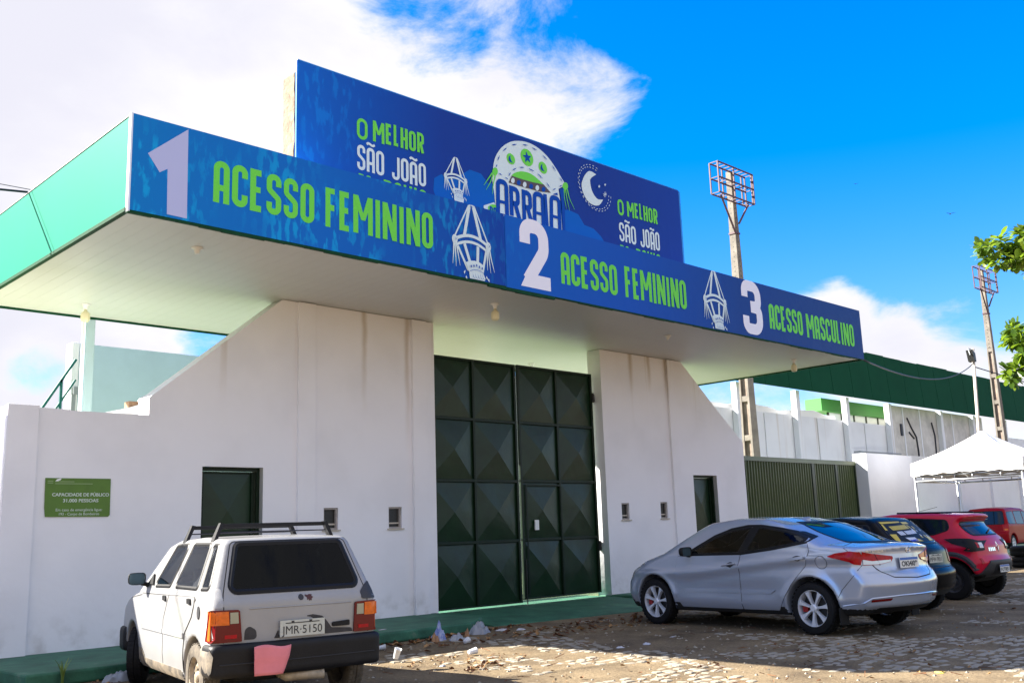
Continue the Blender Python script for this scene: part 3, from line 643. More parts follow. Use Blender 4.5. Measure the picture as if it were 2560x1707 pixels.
# ---- fascia banner 1
b1 = thing('banner_sign', 'blue fascia banner numbered 1 with ACESSO FEMININO lettering', 'sign', (7.4, FY, ZB)); B1 = (7.4, FY, ZB)
mb = MB(); mb.box(XL+0.022-7.4, 10.404-7.4, 0.0, 0.028, 0.0, ZT+0.015-ZB); mb.build('panel', M['ban'], b1)
p = Print(FY-0.001); p.fill([(5.11, 6.395), (4.62, 5.965), (4.77, 5.765), (4.865, 5.83), (4.875, 5.27), (5.125, 5.265)]); on(p.build('numeral', M['dimlavender'], b1), B1)
p = Print(FY-0.001); letters(p, 'ACESSO', 5.455, 6.90, 5.55, 6.10, 0.080); on(p.build('lettering', M['lime'], b1), B1)
p = Print(FY-0.001); letters(p, 'FEMININO', 7.075, 8.935, 5.555, 6.105, 0.080); on(p.build('lettering', M['lime'], b1), B1)
p = Print(FY-0.001); lantern(p, 9.715, 6.405, 0.74, 1.16, tuftcut=1.005); on(p.build('lantern_emblem', M['offwhite'], b1), B1)
p = Print(FY-0.030); lantern_dark(p, 9.715, 6.405, 0.74, 1.16, 1.0); on(p.build('emblem_detail', M['navyprint'], b1), B1)
# ---- fascia banner 2
b2 = thing('banner_sign', 'blue fascia banner numbered 2 and 3 with FEMININO and MASCULINO lettering', 'sign', (16.3, FY, ZB)); B2 = (16.3, FY, ZB)
mb = MB(); mb.box(10.412-16.3, XR-16.3, 0.0, 0.028, -0.012, ZT+0.012-ZB); mb.build('panel', M['ban'], b2)
p = Print(FY-0.001); p.stroke(fillet([(10.855, 6.02), (10.855, 6.33, .20), (11.285, 6.33, .22), (11.285, 5.93, .25), (10.90, 5.41)], 8), 0.235); p.fill([(10.735, 5.295), (11.42, 5.295), (11.42, 5.52), (10.87, 5.52)]); on(p.build('numeral', M['lavender'], b2), B2)
p = Print(FY-0.001); letters(p, 'ACESSO', 11.685, 13.13, 5.475, 6.03, 0.080); on(p.build('lettering', M['lime'], b2), B2)
p = Print(FY-0.001); letters(p, 'FEMININO', 13.345, 15.16, 5.485, 6.05, 0.080); on(p.build('lettering', M['lime'], b2), B2)
p = Print(FY-0.001); lantern(p, 16.13, 6.405, 0.74, 1.16, tuftcut=1.005); on(p.build('lantern_emblem', M['offwhite'], b2), B2)
p = Print(FY-0.030); lantern_dark(p, 16.13, 6.405, 0.74, 1.16, 1.0); on(p.build('emblem_detail', M['navyprint'], b2), B2)
p = Print(FY-0.001); p.stroke(fillet([(17.20, 6.05), (17.20, 6.30, .20), (17.69, 6.30, .20), (17.69, 5.88, .14), (17.40, 5.87)], 8), 0.225); p.stroke(fillet([(17.40, 5.85), (17.71, 5.84, .14), (17.71, 5.39, .20), (17.20, 5.39, .20), (17.20, 5.65)], 8), 0.225); on(p.build('numeral', M['lavender'], b2), B2)
p = Print(FY-0.001); letters(p, 'ACESSO', 18.09, 19.44, 5.485, 6.03, 0.080); on(p.build('lettering', M['lime'], b2), B2)
p = Print(FY-0.001); letters(p, 'MASCULINO', 19.615, 21.78, 5.475, 6.01, 0.080); on(p.build('lettering', M['lime'], b2), B2)

# ---- tall billboard
BY = -2.256
bb = thing('billboard', 'tall blue billboard with a lime hat emblem standing on the canopy', 'billboard', (11.4, BY, ZT)); BBo = (11.4, BY, ZT)
mb = MB(); mb.prism([(6.925-11.4, 0.005), (15.85-11.4, 0.005), (15.85-11.4, 8.155-ZT), (6.925-11.4, 8.10-ZT)], 'y', 0.0, 0.03); mb.build('panel', M['bb'], bb)
mb = MB(); mb.box(15.853-11.4, 15.90-11.4, 0.0, 0.05, 0.005, 8.15-ZT); mb.build('side_edge', M['rimblue'], bb)
mb = MB(); mb.prism([(6.935-11.4, 8.103-ZT), (15.85-11.4, 8.158-ZT), (15.85-11.4, 8.175-ZT), (6.935-11.4, 8.120-ZT)], 'y', 0.0, 0.05); mb.build('top_edge', M['rimblue'], bb)
Y1 = BY-0.001
p = Print(Y1)
p.fill([(9.38, 6.72), (9.40, 6.92), (9.55, 7.02), (9.75, 6.98), (9.95, 7.10), (10.15, 7.24), (10.4, 7.23), (10.55, 7.10), (10.75, 7.15), (10.9, 6.95), (10.9, 6.45), (9.5, 6.45)])
on(p.build('cloud_print', M['cloudprint'], bb), BBo); p = Print(Y1)
p.fill([(12.25, 7.0), (12.5, 7.05), (12.75, 7.02), (12.9, 6.85), (13.15, 6.83), (13.35, 6.72), (13.5, 6.55), (13.5, 6.43), (12.3, 6.43)])
on(p.build('cloud_print', M['cloudprint'], bb), BBo)
Y2 = BY-0.004
p = Print(Y2); letters(p, 'O', 7.94, 8.135, 7.20, 7.525, 0.052); letters(p, 'MELHOR', 8.23, 9.20, 7.225, 7.56, 0.052, 0.05); on(p.build('lettering', M['lime'], bb), BBo)
p = Print(Y2); letters(p, 'SÃO', 7.945, 8.43, 6.715, 7.10, 0.048); letters(p, 'JOÃO', 8.575, 9.23, 6.72, 7.09, 0.048); on(p.build('lettering', M['offwhite'], bb), BBo)
p = Print(Y2); letters(p, 'DA', 7.97, 8.2, 6.42, 6.665, 0.05); letters(p, 'BAHIA', 8.42, 9.24, 6.42, 6.668, 0.05); on(p.build('lettering', M['lime'], bb), BBo)
p = Print(Y2); letters(p, 'O', 13.87, 14.05, 7.25, 7.56, 0.050); letters(p, 'MELHOR', 14.15, 15.08, 7.265, 7.575, 0.050, 0.03); on(p.build('lettering', M['lime'], bb), BBo)
p = Print(Y2); letters(p, 'SÃO', 13.88, 14.37, 6.735, 7.10, 0.046); letters(p, 'JOÃO', 14.50, 15.10, 6.74, 7.11, 0.046); on(p.build('lettering', M['offwhite'], bb), BBo)
p = Print(Y2); letters(p, 'DA', 13.88, 14.15, 6.43, 6.665, 0.05); letters(p, 'BAHIA', 14.35, 15.1, 6.43, 6.668, 0.05); on(p.build('lettering', M['lime'], bb), BBo)
p = Print(Y2); lantern(p, 9.85, 7.37, 0.46, 0.68); on(p.build('lantern_emblem', M['offwhite'], bb), BBo)
p = Print(BY-0.032); lantern_dark(p, 9.85, 7.37, 0.46, 0.68); on(p.build('emblem_detail', M['navyprint'], bb), BBo)
# hat emblem: outlines measured on the crop and carried to the billboard plane
def bez(pts, n=8):
    out = []; k = len(pts)
    for i in range(k-1):
        p0, p1, p2, p3 = (Vector(pts[max(i-1, 0)]), Vector(pts[i]), Vector(pts[i+1]), Vector(pts[min(i+2, k-1)]))
        for j in range(n):
            t = j/n; out.append(tuple(0.5*((2*p1)+(-p0+p2)*t+(2*p0-5*p1+4*p2-p3)*t*t+(-p0+3*p1-3*p2+p3)*t**3)))
    out.append(tuple(pts[-1])); return out
def bpx(u, v):   # crop (2292 px wide over 380) -> billboard x,z
    px, py = 1180+u*380/2292, 340+v*380/2292
    d = cf_+cr_*((px-1280)/2463.0)-cu_*((py-853.5)/2463.0); t = (BY-CAM.y)/d.y; q = CAM+d*t; return (q.x, q.z)
Q = lambda *a: [bpx(*q) for q in a]
p = Print(Y2-0.002)
p.fill(bez(Q((305, 690), (310, 520), (345, 330), (440, 180), (560, 100), (680, 78), (830, 100), (980, 175), (1130, 310), (1260, 490), (1360, 660), (1410, 740)), 4)+Q((1300, 800), (1330, 1000), (1360, 1500), (370, 1300), (335, 900)))
p.fill(Q((172, 1050), (330, 1003), (385, 1140), (385, 1300), (172, 1085)))
on(p.build('hat_emblem', M['offwhite'], bb), BBo)
p = Print(Y2-0.006)
p.fill(bez(Q((590, 600), (640, 560), (740, 538), (860, 565), (960, 630), (1075, 737)), 5)+Q((900, 705), (740, 660)))
for c, a, b in (((580, 350), 60, 85), ((822, 328), 90, 132), ((1062, 483), 60, 92)): p.fill([bpx(c[0]+a*math.cos(t*.314)+b*.25*math.sin(t*.314), c[1]+b*math.sin(t*.314)) for t in range(20)])
tl_, tr_ = Print(Y2-0.006), Print(Y2-0.006)
for c, q_ in (((342, 540), tl_), ((1400, 762), tr_)): q_.fill([bpx(c[0]+42*math.cos(t*.314), c[1]+60*math.sin(t*.314)) for t in range(20)])
for s in (((300, 560), (230, 660), (170, 748)), ((310, 590), (270, 700), (205, 815)), ((345, 600), (315, 730), (300, 885)), ((1385, 820), (1385, 920), (1418, 1100)), ((1405, 820), (1425, 950), (1465, 1130)), ((1430, 810), (1465, 950), (1542, 1115))):
    (tl_ if s[0][0] < 800 else tr_).stroke(bez(Q(*s), 4), [0.028*(1-i/9.5) for i in range(9)])
tg_ = Print(Y2-0.006); tg_.fill(bez(Q((235, 1075), (270, 1045), (310, 1035), (350, 1045)), 4)+Q((380, 1140), (380, 1180), (240, 1130)))
on(p.build('hat_emblem_green', M['lime'], bb), BBo); on(tg_.build('emblem_tag', M['lime'], bb), BBo); tg_ = Print(Y2-0.010); z_ = bpx(300, 1070)[1]; letters(tg_, 'DO', bpx(258, 1100)[0], bpx(362, 1100)[0], z_-.20, z_, 0.03); on(tg_.build('tag_lettering', M['navyprint'], bb), BBo); on(tl_.build('hat_tassel', M['lime'], bb), BBo); on(tr_.build('hat_tassel', M['lime'], bb), BBo)
p = Print(Y2-0.009)
p.fill(Q((590, 605), (545, 705), (700, 755), (860, 800), (1000, 840), (1182, 862), (1075, 737), (900, 700), (740, 655)))
on(p.build('hat_band', M['brownprint'], bb), BBo)
p = Print(Y2-0.011)
for c in ((607, 677), (785, 738), (975, 788)): p.fill([bpx(c[0]+28*math.cos(t*.628), c[1]+42*math.sin(t*.628)) for t in range(10)])
on(p.build('band_dots', M['offwhite'], bb), BBo)
p = Print(Y2-0.011)
for c in ((695, 710), (882, 765), (1070, 810)): p.fill([bpx(c[0]+30*math.cos(t*.628), c[1]+40*math.sin(t*.628)) for t in range(10)])
st = []
for i in range(10):
    a = math.pi/2+i*math.pi/5; r_ = 1.0 if i % 2 == 0 else .42; st.append(bpx(822+68*r_*math.cos(a)+14*r_*math.sin(a)*-1, 330-92*r_*math.sin(a)+10*r_*math.cos(a)))
p.fill(st)
for c in ((572, 352), (1052, 482)):
    p.fill([bpx(c[0]+x, c[1]+y) for x, y in ((-2, -58), (-25, -30), (-30, 5), (-15, 40), (36, 60), (12, 30), (0, 0), (-5, -30))])
for a, b in (((375, 380), (407, 300)), ((457, 237), (515, 183)), ((588, 143), (665, 132)), ((752, 137), (830, 148)), ((892, 180), (970, 225)), ((1052, 293), (1122, 368)), ((1193, 445), (1250, 535)), ((1313, 632), (1353, 702)), ((1305, 772), (1345, 748)), ((1207, 823), (1250, 798)),
             ((1110, 710), (1165, 788)), ((975, 572), (1055, 652)), ((838, 497), (925, 540)), ((702, 480), (775, 483)), ((595, 527), (655, 492)), ((540, 612), (567, 556)), ((485, 630), (532, 665)), ((388, 568), (437, 600)), ((350, 480), (362, 435))):
    A_, B_ = bpx(*a), bpx(*b); mid = ((A_[0]+B_[0])/2, (A_[1]+B_[1])/2); p.stroke([A_, mid, B_], [0.004, 0.020, 0.004])
# big blue letters under the hat
def LQ(*a): return Q(*a)
for bx, tp, bt, w_ in ((355, 655, 1180, 165),):
    pass
def bigA(u0, v0, u1, v1, sw_=0.088):   # (u0,v0) top-left corner, (u1,v1) bottom-right, skewed with the view
    k = (v1-v0)
    L0, L1 = bpx(u0+22+12, v1-35), bpx(u0+30, v0+35); R1, R0 = bpx(u1-38, v0+75), bpx(u1-22, v1)
    top = Vector(((L1[0]+R1[0])/2, max(L1[1], R1[1])+0.015)); p.stroke(fillet([L0, (L1[0], top.y, .075), (R1[0], top.y, .075), R0], 6), sw_)
    zc = L0[1]+(top.y-L0[1])*.42; p.stroke([(L0[0]+.02, zc), (R0[0]-.02, zc)], 0.055)
def bigR(u0, v0, u1, v1, sw_=0.088):
    L0, L1 = bpx(u0+45, v1-35), bpx(u0+32, v0+35); Rt = bpx(u1-36, v0+70)
    top = L1[1]; zc = L0[1]+(top-L0[1])*.47; p.stroke(fillet([L0, (L1[0], top), (Rt[0], top, .08), (Rt[0], zc, .07), (L1[0]+.03, zc)], 6), sw_)
    p.stroke([(L1[0]+(Rt[0]-L1[0])*.55, zc), (Rt[0]+.02, L0[1]-.02)], sw_)
def emb(fn): 
    global p
    p = Print(Y2-0.011); fn(); on(p.build('emblem_letter', M['navyprint'], bb), BBo)
on(p.build('emblem_marks', M['navyprint'], bb), BBo)
emb(lambda: bigA(352, 655, 545, 1240)); emb(lambda: bigR(548, 755, 715, 1240)); emb(lambda: bigR(737, 815, 900, 1300)); emb(lambda: bigA(905, 845, 1092, 1400))
emb(lambda: p.stroke([bpx(1092, 880), bpx(1125, 1400)], 0.085)); emb(lambda: (bigA(1157, 900, 1340, 1450), p.fill(Q((1215, 878), (1278, 860), (1285, 900), (1225, 890)))))
emb(lambda: p.fill(Q((1310, 810), (1372, 790), (1392, 1150), (1400, 1500), (1365, 1500), (1340, 1000))))
# moon and stars
p = Print(Y2-0.002)
p.fill(bez(Q((1868, 583), (1770, 532), (1700, 590), (1650, 720), (1670, 850), (1740, 980), (1830, 1045), (1915, 1043), (1972, 965)), 5)+bez(Q((1972, 962), (1885, 950), (1810, 840), (1778, 700), (1790, 640), (1868, 583)), 5)[1:-1])
random.seed(3)
for ring, cnt in ((1.12, 26), (1.24, 24)):
    for i in range(cnt):
        a = R(55)+i/cnt*R(290); cx_, cy_ = 1830, 790; rx, ry = 190*ring, 285*ring
        u, v = cx_+rx*math.cos(a)*.95+ (cy_*0), cy_-ry*math.sin(a); u += (v-790)*.28
        a2 = a+0.09; u2, v2 = cx_+rx*math.cos(a2)*.95, cy_-ry*math.sin(a2); u2 += (v2-790)*.28
        p.stroke(Q((u, v), (u2, v2)), 0.011)
for c, r_ in (((1985, 890), 42), ((1897, 770), 22), ((1985, 745), 18)):
    for a in (0.3, 1.2, 1.9, 2.7): p.stroke(Q((c[0]-r_*math.cos(a)*.7, c[1]-r_*math.sin(a)), (c[0]+r_*math.cos(a)*.7, c[1]+r_*math.sin(a))), 0.008)
on(p.build('moon_emblem', M['offwhite'], bb), BBo)
# masonry parapet the billboard is fixed to
t = thing('parapet_wall', 'rough unplastered masonry strip behind the left edge of the billboard', 'wall', (11.4, -1.98, ZT))
mb = MB(); random.seed(2); zt = 7.94; prof = [(6.935-11.4, 0.006)]
for i in range(14): prof.append((6.935-11.4+random.uniform(-.012, .012), 0.05+i*(zt-ZT-0.06)/13))
prof += [(6.95-11.4, zt-ZT+0.012), (15.78-11.4, 8.0-ZT), (15.78-11.4, 0.006)]
mb.prism(prof, 'y', -0.20, 0.09); mb.build('masonry', M['brick'], t)

# ------------------------------------------------------------------ canopy lamps
def lamp(x, y, label, bulb=True):
    t = thing('ceiling_lamp', label, 'lamp', (x, y, ZB), group='lamp sockets under the canopy')
    mb = MB(); mb.lathe([(0, 0), (0.075, 0), (0.075, -0.012), (0.045, -0.02), (0.034, -0.06), (0.026, -0.085), (0, -0.085)], n=20); mb.build('socket', M['white'], t, smooth=True)
    if bulb:
        mb = MB(); mb.lathe([(0, -0.086), (0.022, -0.086), (0.026, -0.11), (0.055, -0.135), (0.069, -0.16), (0.071, -0.23), (0.064, -0.262), (0.045, -0.285), (0, -0.29)], n=20); mb.build('bulb', M['bulb'], t, smooth=True)
lamp(5.80, 2.1, 'opal bulb near the back left corner of the canopy soffit')
lamp(5.73, -1.81, 'empty lamp socket under the canopy near the big number 1', False)
lamp(11.09, -1.76, 'opal bulb hanging above the left gate leaf, casting a short shadow')
lamp(15.84, -1.76, 'empty lamp socket under the canopy above the right pier', False)
lamp(20.76, -1.71, 'opal bulb hanging near the far right end of the canopy')
lamp(15.85, 2.12, 'lamp socket over the yard, just above the right gate leaf', False)
# ================================================================== BEHIND THE GATEHOUSE
# left: teal enclosure wall, its sunlit end, stair rail, sloping white balustrade
t = thing('enclosure_wall', 'tall pale teal wall behind the gatehouse with a sunlit white end', 'wall', (8.7, 6.6, 0))
mb = MB(); mb.box(-1.30, 3.5, 0.0, 0.3, 0.1, 5.50); mb.build('wall_face', M['teal'], t)
mb = MB(); mb.box(-1.46, -1.303, -0.02, 0.32, 0.1, 5.52); mb.build('end_pier', M['white'], t, bevel=0.03)
mb = MB(); mb.box(-1.44, -1.36, -0.06, -0.022, 0.1, 4.45); mb.box(-1.41, -1.33, -0.08, -0.03, 4.45, 4.60); mb.build('conduit', M['greyplate'], t)
t = thing('stair_handrail', 'dark green sloping stair handrail behind the low left wall', 'handrail', (6.9, 6.4, 4.0))
mb = MB()
mb.bar((-0.55, 0, -0.42), (0.36, 0, 1.13), 0.045); mb.bar((-0.30, 0, -0.43), (0.37, 0, 0.72), 0.035); mb.bar((0.10, 0.0, -0.9), (0.10, 0.0, 0.70), 0.045)
mb.build('rails', M['rail'], t)
t = thing('balustrade', 'sunlit white sloping balustrade just behind the step in the wall', 'wall', (6.2, 1.15, 0))
mb = MB(); mb.prism([(-1.2, 0.1), (0.6, 0.1), (0.6, 4.0), (0.30, 3.75), (0.17, 3.67), (0.12, 3.56), (-0.1, 3.48), (-0.55, 3.36), (-1.2, 3.2)], 'y', -0.14, 0.14); mb.build('slope', M['white'], t)
mb = MB(); mb.box(-0.085, 0.125, -0.10, 0.06, 3.49, 3.585); mb.build('timber_block', M['timber'], t)
t = thing('side_wall', 'white side wall at the far left edge beyond the corner pilaster', 'wall', (2.0, 0.05, 0))
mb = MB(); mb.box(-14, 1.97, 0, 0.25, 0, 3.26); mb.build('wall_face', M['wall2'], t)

# right: corrugated gate between the gatehouse and the boundary wall
t = thing('corrugated_gate', 'low olive green corrugated gate between white walls', 'gate', (24.1, 0.32, 0))
x0, x1, zt = 21.02, 27.22, 3.15
posts = [(21.02, 21.06), (24.72, 24.86), (26.02, 26.14), (27.16, 27.22)]
def corrug(xa, xb):
    mb = MB(); n = max(4, int((xb-xa)/0.125)); vs = []; fs = []
    prof = [(0, 0.0), (.30, 0.0), (.42, -.035), (.62, -.035), (.74, 0.0)]
    xs = []
    for i in range(n):
        for u, d in prof: xs.append((xa+(xb-xa)*(i+u)/n, d))
    xs.append((xb, 0))
    vs = [(x-24.1, d, z) for z in (0.12, zt-0.11) for x, d in xs]; k = len(xs)
    mb.add(vs, [(i, i+1, i+1+k, i+k) for i in range(k-1)]); o = mb.build('corrugated_sheet', M['olive'], t)
for (a, b), (c, d) in zip(posts[:-1], posts[1:]): corrug(b+0.005, c-0.005)
for a, b in posts: 
    mb = MB(); mb.box(a-24.1, b-24.1, -0.05, 0.06, 0.05, zt-0.115); mb.build('post', M['olivedark'], t)
mb = MB(); mb.box(x0-24.1, x1-24.1, -0.06, 0.06, zt-0.112, zt); mb.build('top_rail', M['olive'], t)

t = thing('boundary_wall', 'white boundary wall stub beside the corrugated gate', 'wall', (28.7, 0, 0))
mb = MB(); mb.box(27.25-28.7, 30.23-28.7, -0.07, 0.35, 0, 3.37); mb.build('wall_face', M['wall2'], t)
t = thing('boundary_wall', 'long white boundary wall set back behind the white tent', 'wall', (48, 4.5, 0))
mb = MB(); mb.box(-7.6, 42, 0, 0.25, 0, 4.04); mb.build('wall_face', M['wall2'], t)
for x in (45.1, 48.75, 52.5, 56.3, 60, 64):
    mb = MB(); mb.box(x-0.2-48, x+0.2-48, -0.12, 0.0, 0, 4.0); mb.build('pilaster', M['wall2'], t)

# stadium stand
t = thing('stadium_stand', 'long white stadium stand under a dark green roof edge', 'stand', (50, 12, 0))
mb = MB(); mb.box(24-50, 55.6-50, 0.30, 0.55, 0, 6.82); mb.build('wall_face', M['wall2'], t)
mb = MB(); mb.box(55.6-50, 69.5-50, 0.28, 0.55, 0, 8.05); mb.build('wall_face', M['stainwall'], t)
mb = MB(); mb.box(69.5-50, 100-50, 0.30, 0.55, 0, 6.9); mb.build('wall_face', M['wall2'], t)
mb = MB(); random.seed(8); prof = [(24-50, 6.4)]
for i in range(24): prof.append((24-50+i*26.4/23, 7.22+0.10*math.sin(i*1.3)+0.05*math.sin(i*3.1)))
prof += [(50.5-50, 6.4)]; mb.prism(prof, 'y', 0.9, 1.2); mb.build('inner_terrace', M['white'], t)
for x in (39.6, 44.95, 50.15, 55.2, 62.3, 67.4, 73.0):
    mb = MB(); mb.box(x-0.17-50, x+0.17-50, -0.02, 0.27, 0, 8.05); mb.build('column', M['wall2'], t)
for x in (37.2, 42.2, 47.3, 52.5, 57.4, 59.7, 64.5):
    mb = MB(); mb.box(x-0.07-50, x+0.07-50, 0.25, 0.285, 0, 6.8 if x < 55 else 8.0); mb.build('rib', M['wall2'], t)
# green roof edge: sheets side by side, plus slab behind
zs0, zs1 = 8.02, 10.72; n = 34
for i in range(n):
    xa = 26+i*2.2; mb = MB(); mb.prism([(-0.42, zs0+0.02*math.sin(i*2.1)), (-0.42+0.18, zs1+0.03*math.sin(i*1.7)), (-0.36+0.18, zs1), (-0.36, zs0)], 'x', xa-50, xa+2.165-50); mb.build('roof_sheet', M['standgreen'], t)
mb = MB(); mb.prism([(-0.17, zs1-0.25), (-0.17, zs1-0.1), (1.6, zs1+0.1), (1.6, zs1-0.05)], 'x', 26-50, 100-50); mb.build('roof_slab', M['standgreen'], t)
# stains and cables on the stand wall
mb = MB(); mb.tube([(57.9-50, 0.25, 7.4), (58.3-50, 0.25, 6.9), (58.9-50, 0.24, 6.3), (59.0-50, 0.24, 5.4), (58.95-50, 0.24, 3.9)], 0.05, 6); mb.tube([(58.0-50, 0.25, 6.55), (58.6-50, 0.25, 6.2)], 0.05, 6)
mb.build('loose_cable', M['cable'], t)
mb = MB(); mb.box(56.9-50, 57.15-50, 0.22, 0.28, 6.3, 7.0); mb.build('junction_box', M['cable'], t)
mb = MB(); mb.tube([(61.3-50, 0.25, 7.3), (61.6-50, 0.25, 6.5), (61.5-50, 0.25, 4.6)], 0.05, 6)
mb.build('loose_cable', M['cable'], t)
mb = MB(); mb.tube([(50.9-50, -0.10, 5.15), (55.3-50, -0.35, 5.12)], 0.04, 6); mb.tube([(50.9-50, -0.10, 5.15), (50.9-50, 0.3, 5.15)], 0.04, 6); mb.build('pipe', M['greyplate'], t)
# press cabin with green roof edge
t = thing('press_cabin', 'small glazed cabin with a light green flat roof on the stand', 'cabin', (55, 13.6, 0.12))
mb = MB(); mb.box(50.3-55, 59.5-55, 0.0, 1.0, 7.42, 8.12); mb.build('roof_edge', M['lightgreen'], t)
mb = MB(); mb.box(51.5-55, 59.5-55, 0.3, 0.9, 6.0, 6.9); mb.build('base_wall', M['white'], t)
for i in range(6):
    xa = 51.5+i*1.5-55; mb = MB(); mb.box(xa-0.06, xa+0.06, 0.25, 0.35, 6.9, 7.42); mb.build('mullion', M['olivedark'], t)
mb = MB(); mb.box(51.56-55, 59.0-55, 0.29, 0.31, 6.901, 7.418); mb.build('window', mat('bright_glass', (0.62, 0.70, 0.72), 0.15), t)

# concrete floodlight poles with empty steel lamp frames
def pole(x, y, label, base_z=0.0, sc=1.0):
    t = thing('floodlight_pole', label, 'pole', (x, y, base_z), rz=0, group='concrete floodlight poles'); t.scale = (sc, sc, sc)
    # tapering double-T concrete shaft: two flanges and a recessed web with cross ribs
    H = 13.3; w0, w1 = 0.235, 0.095
    def hw(z): return (w0+(w1-w0)*z/H)
    mb = MB(); fl = 0.30
    for s in (-1, 1):      # flanges at both X sides (faces along Y are recessed)
        for i in range(1):
            z0, z1 = 0, H-3.9
            a, b = hw(z0), hw(z1)
            vs = [(-a, s*a*0.62, z0), (-a, s*a, z0), (a, s*a, z0), (a, s*a*0.62, z0), (-b, s*b*0.62, z1), (-b, s*b, z1), (b, s*b, z1), (b, s*b*0.62, z1)]
            mb.add(vs, [(3,2,1,0),(4,5,6,7),(0,1,5,4),(1,2,6,5),(2,3,7,6),(3,0,4,7)])
    z0, z1 = H-3.9, H; a, b = hw(z0), hw(z1)
    vs = [(-a, -a, z0), (a, -a, z0), (a, a, z0), (-a, a, z0), (-b, -b, z1), (b, -b, z1), (b, b, z1), (-b, b, z1)]
    mb.add(vs, [(3,2,1,0),(4,5,6,7),(0,1,5,4),(1,2,6,5),(2,3,7,6),(3,0,4,7)])
    for i in range(8):
        z = 0.4+i*1.27; h_ = hw(z); mb.box(-h_*0.93, h_*0.93, -h_*0.63, h_*0.63, z-0.09, z+0.09)
    mb.build('shaft', M['concrete'], t)
    mb = MB(); a, b = hw(0), hw(H-3.9)
    vs = [(-a*.45, -a*.63, 0), (a*.45, -a*.63, 0), (a*.45, a*.63, 0), (-a*.45, a*.63, 0), (-b*.45, -b*.63, H-3.9), (b*.45, -b*.63, H-3.9), (b*.45, b*.63, H-3.9), (-b*.45, b*.63, H-3.9)]
    mb.add(vs, [(3,2,1,0),(4,5,6,7),(0,1,5,4),(1,2,6,5),(2,3,7,6),(3,0,4,7)]); mb.build('web', M['concrete_dark'], t)
    # drilled holes down the narrow face
    mb = MB()
    for i in range(22):
        z = H-0.3-i*0.17; mb.box(-0.018, 0.018, -hw(z)-0.004, -hw(z)+0.01, z-0.018, z+0.018); mb.box(-hw(z)-0.004, -hw(z)+0.01, -0.018, 0.018, z-0.018, z+0.018)
    mb.build('bolt_holes', M['hinge'], t)['kind'] = 'stuff'
    # steel frame box
    mb = MB(); zb_, zt_ = H-1.12, H-0.06; zm = (zb_+zt_)/2; X0, X1 = -1.36, 0.72; ya, yb = -hw(H)-0.02, -hw(H)-0.34
    for z in (zb_, zm, zt_):
        for y_ in (ya, yb): mb.bar((X0, y_, z), (X1, y_, z), 0.04)
        for k in range(9):
            xx = X0+(X1-X0)*k/8; mb.bar((xx, ya, z), (xx, yb, z), 0.026)
    for y_ in (ya, yb):
        for xx in ((X0, X1) if y_ == yb else (X0, -0.65, 0.5, X1)): mb.bar((xx, y_, zb_), (xx, y_, zt_), 0.042)
    for xx in (-0.45, 0.62): mb.bar((xx, yb, zb_), (xx, yb, zt_), 0.04)
    mb.build('lamp_frame', M['rust'], t)
    mb = MB(); zc = H-2.2; mb.bar((X0+0.30, (ya+yb)/2, zb_), (-hw(zc)-0.02, -hw(zc)-0.02, zc), 0.05); mb.bar((X1-0.15, (ya+yb)/2, zb_), (hw(zc), -hw(zc)-0.02, zc+0.35), 0.05)
    h_ = hw(zc)+0.012; mb.box(-h_, h_, -h_-0.02, -h_+0.005, zc-0.03, zc+0.03); mb.box(-h_-0.02, -h_+0.005, -h_, h_, zc-0.03, zc+0.03); mb.build('brace', M['rust'], t)
pole(27.85, 4.1, 'nearer concrete floodlight pole rising behind the number 3 banner')
pole(52.4, 5.05, 'farther concrete floodlight pole beneath the leafy branch at right', 0.0, 1.057)

# small post with a square floodlight, and the cables
t = thing('lamp_post', 'slim white post with a black square floodlight above the white tent', 'lamp post', (49.8, 5.2, -0.68)); t.scale = (1.44, 1.44, 1.44)
mb = MB(); mb.tube([(-0.41, 0, 0.40), (0.42, 0, 7.22)], 0.052, 10); mb.build('post', M['cream'], t, smooth=True)
mb = MB(); mb.bar((0.0, 0, 7.18), (0.56, 0, 7.18), 0.025); mb.bar((0.02, 0, 7.18), (0.0, -0.05, 6.95), 0.025); mb.build('cross_arm', M['greyplate'], t)
mb = MB(); mb.add([(0.0, -0.14, 7.12), (0.0, 0.08, 7.12), (0.11, -0.14, 6.74), (0.11, 0.08, 6.74), (0.24, -0.14, 7.02), (0.24, 0.08, 7.02), (0.26, -0.14, 6.72), (0.26, 0.08, 6.72)],
                  [(0, 1, 3, 2), (4, 6, 7, 5), (0, 4, 5, 1), (2, 3, 7, 6), (0, 2, 6, 4), (1, 5, 7, 3)]); mb.build('floodlight', M['hinge'], t)
def cable(a, b, sag, r, label, mat_=None):
    a, b = Vector(a), Vector(b); n = 24; mb = MB(); pts = []
    for i in range(n+1):
        u = i/n; q = a.lerp(b, u); q.z -= sag*4*u*(1-u); pts.append(q)
    mb.tube(pts, r, 6); o = mb.build('power_cable', mat_ or M['cable'], smooth=True); tag(o, label, 'cable', 'overhead cables')
cable((22.19, -2.70, 5.24), (50.0, 5.13, 8.89), 0.62, 0.022, 'sagging cable from the canopy corner to the slim post')
cable((50.3, 5.2, 8.79), (74.8, -0.55, 5.98), 0.2, 0.026, 'cable running down to the right from the slim post')
cable((4.40, 0.71, 6.405), (-9.6, 2.4, 5.5), 0.04, 0.016, 'thick cable leaving the mint green canopy end to the left')
cable((4.40, 0.60, 6.41), (-9.6, 4.45, 7.75), 0.06, 0.005, 'thin wire above the thick cable at the mint canopy end')

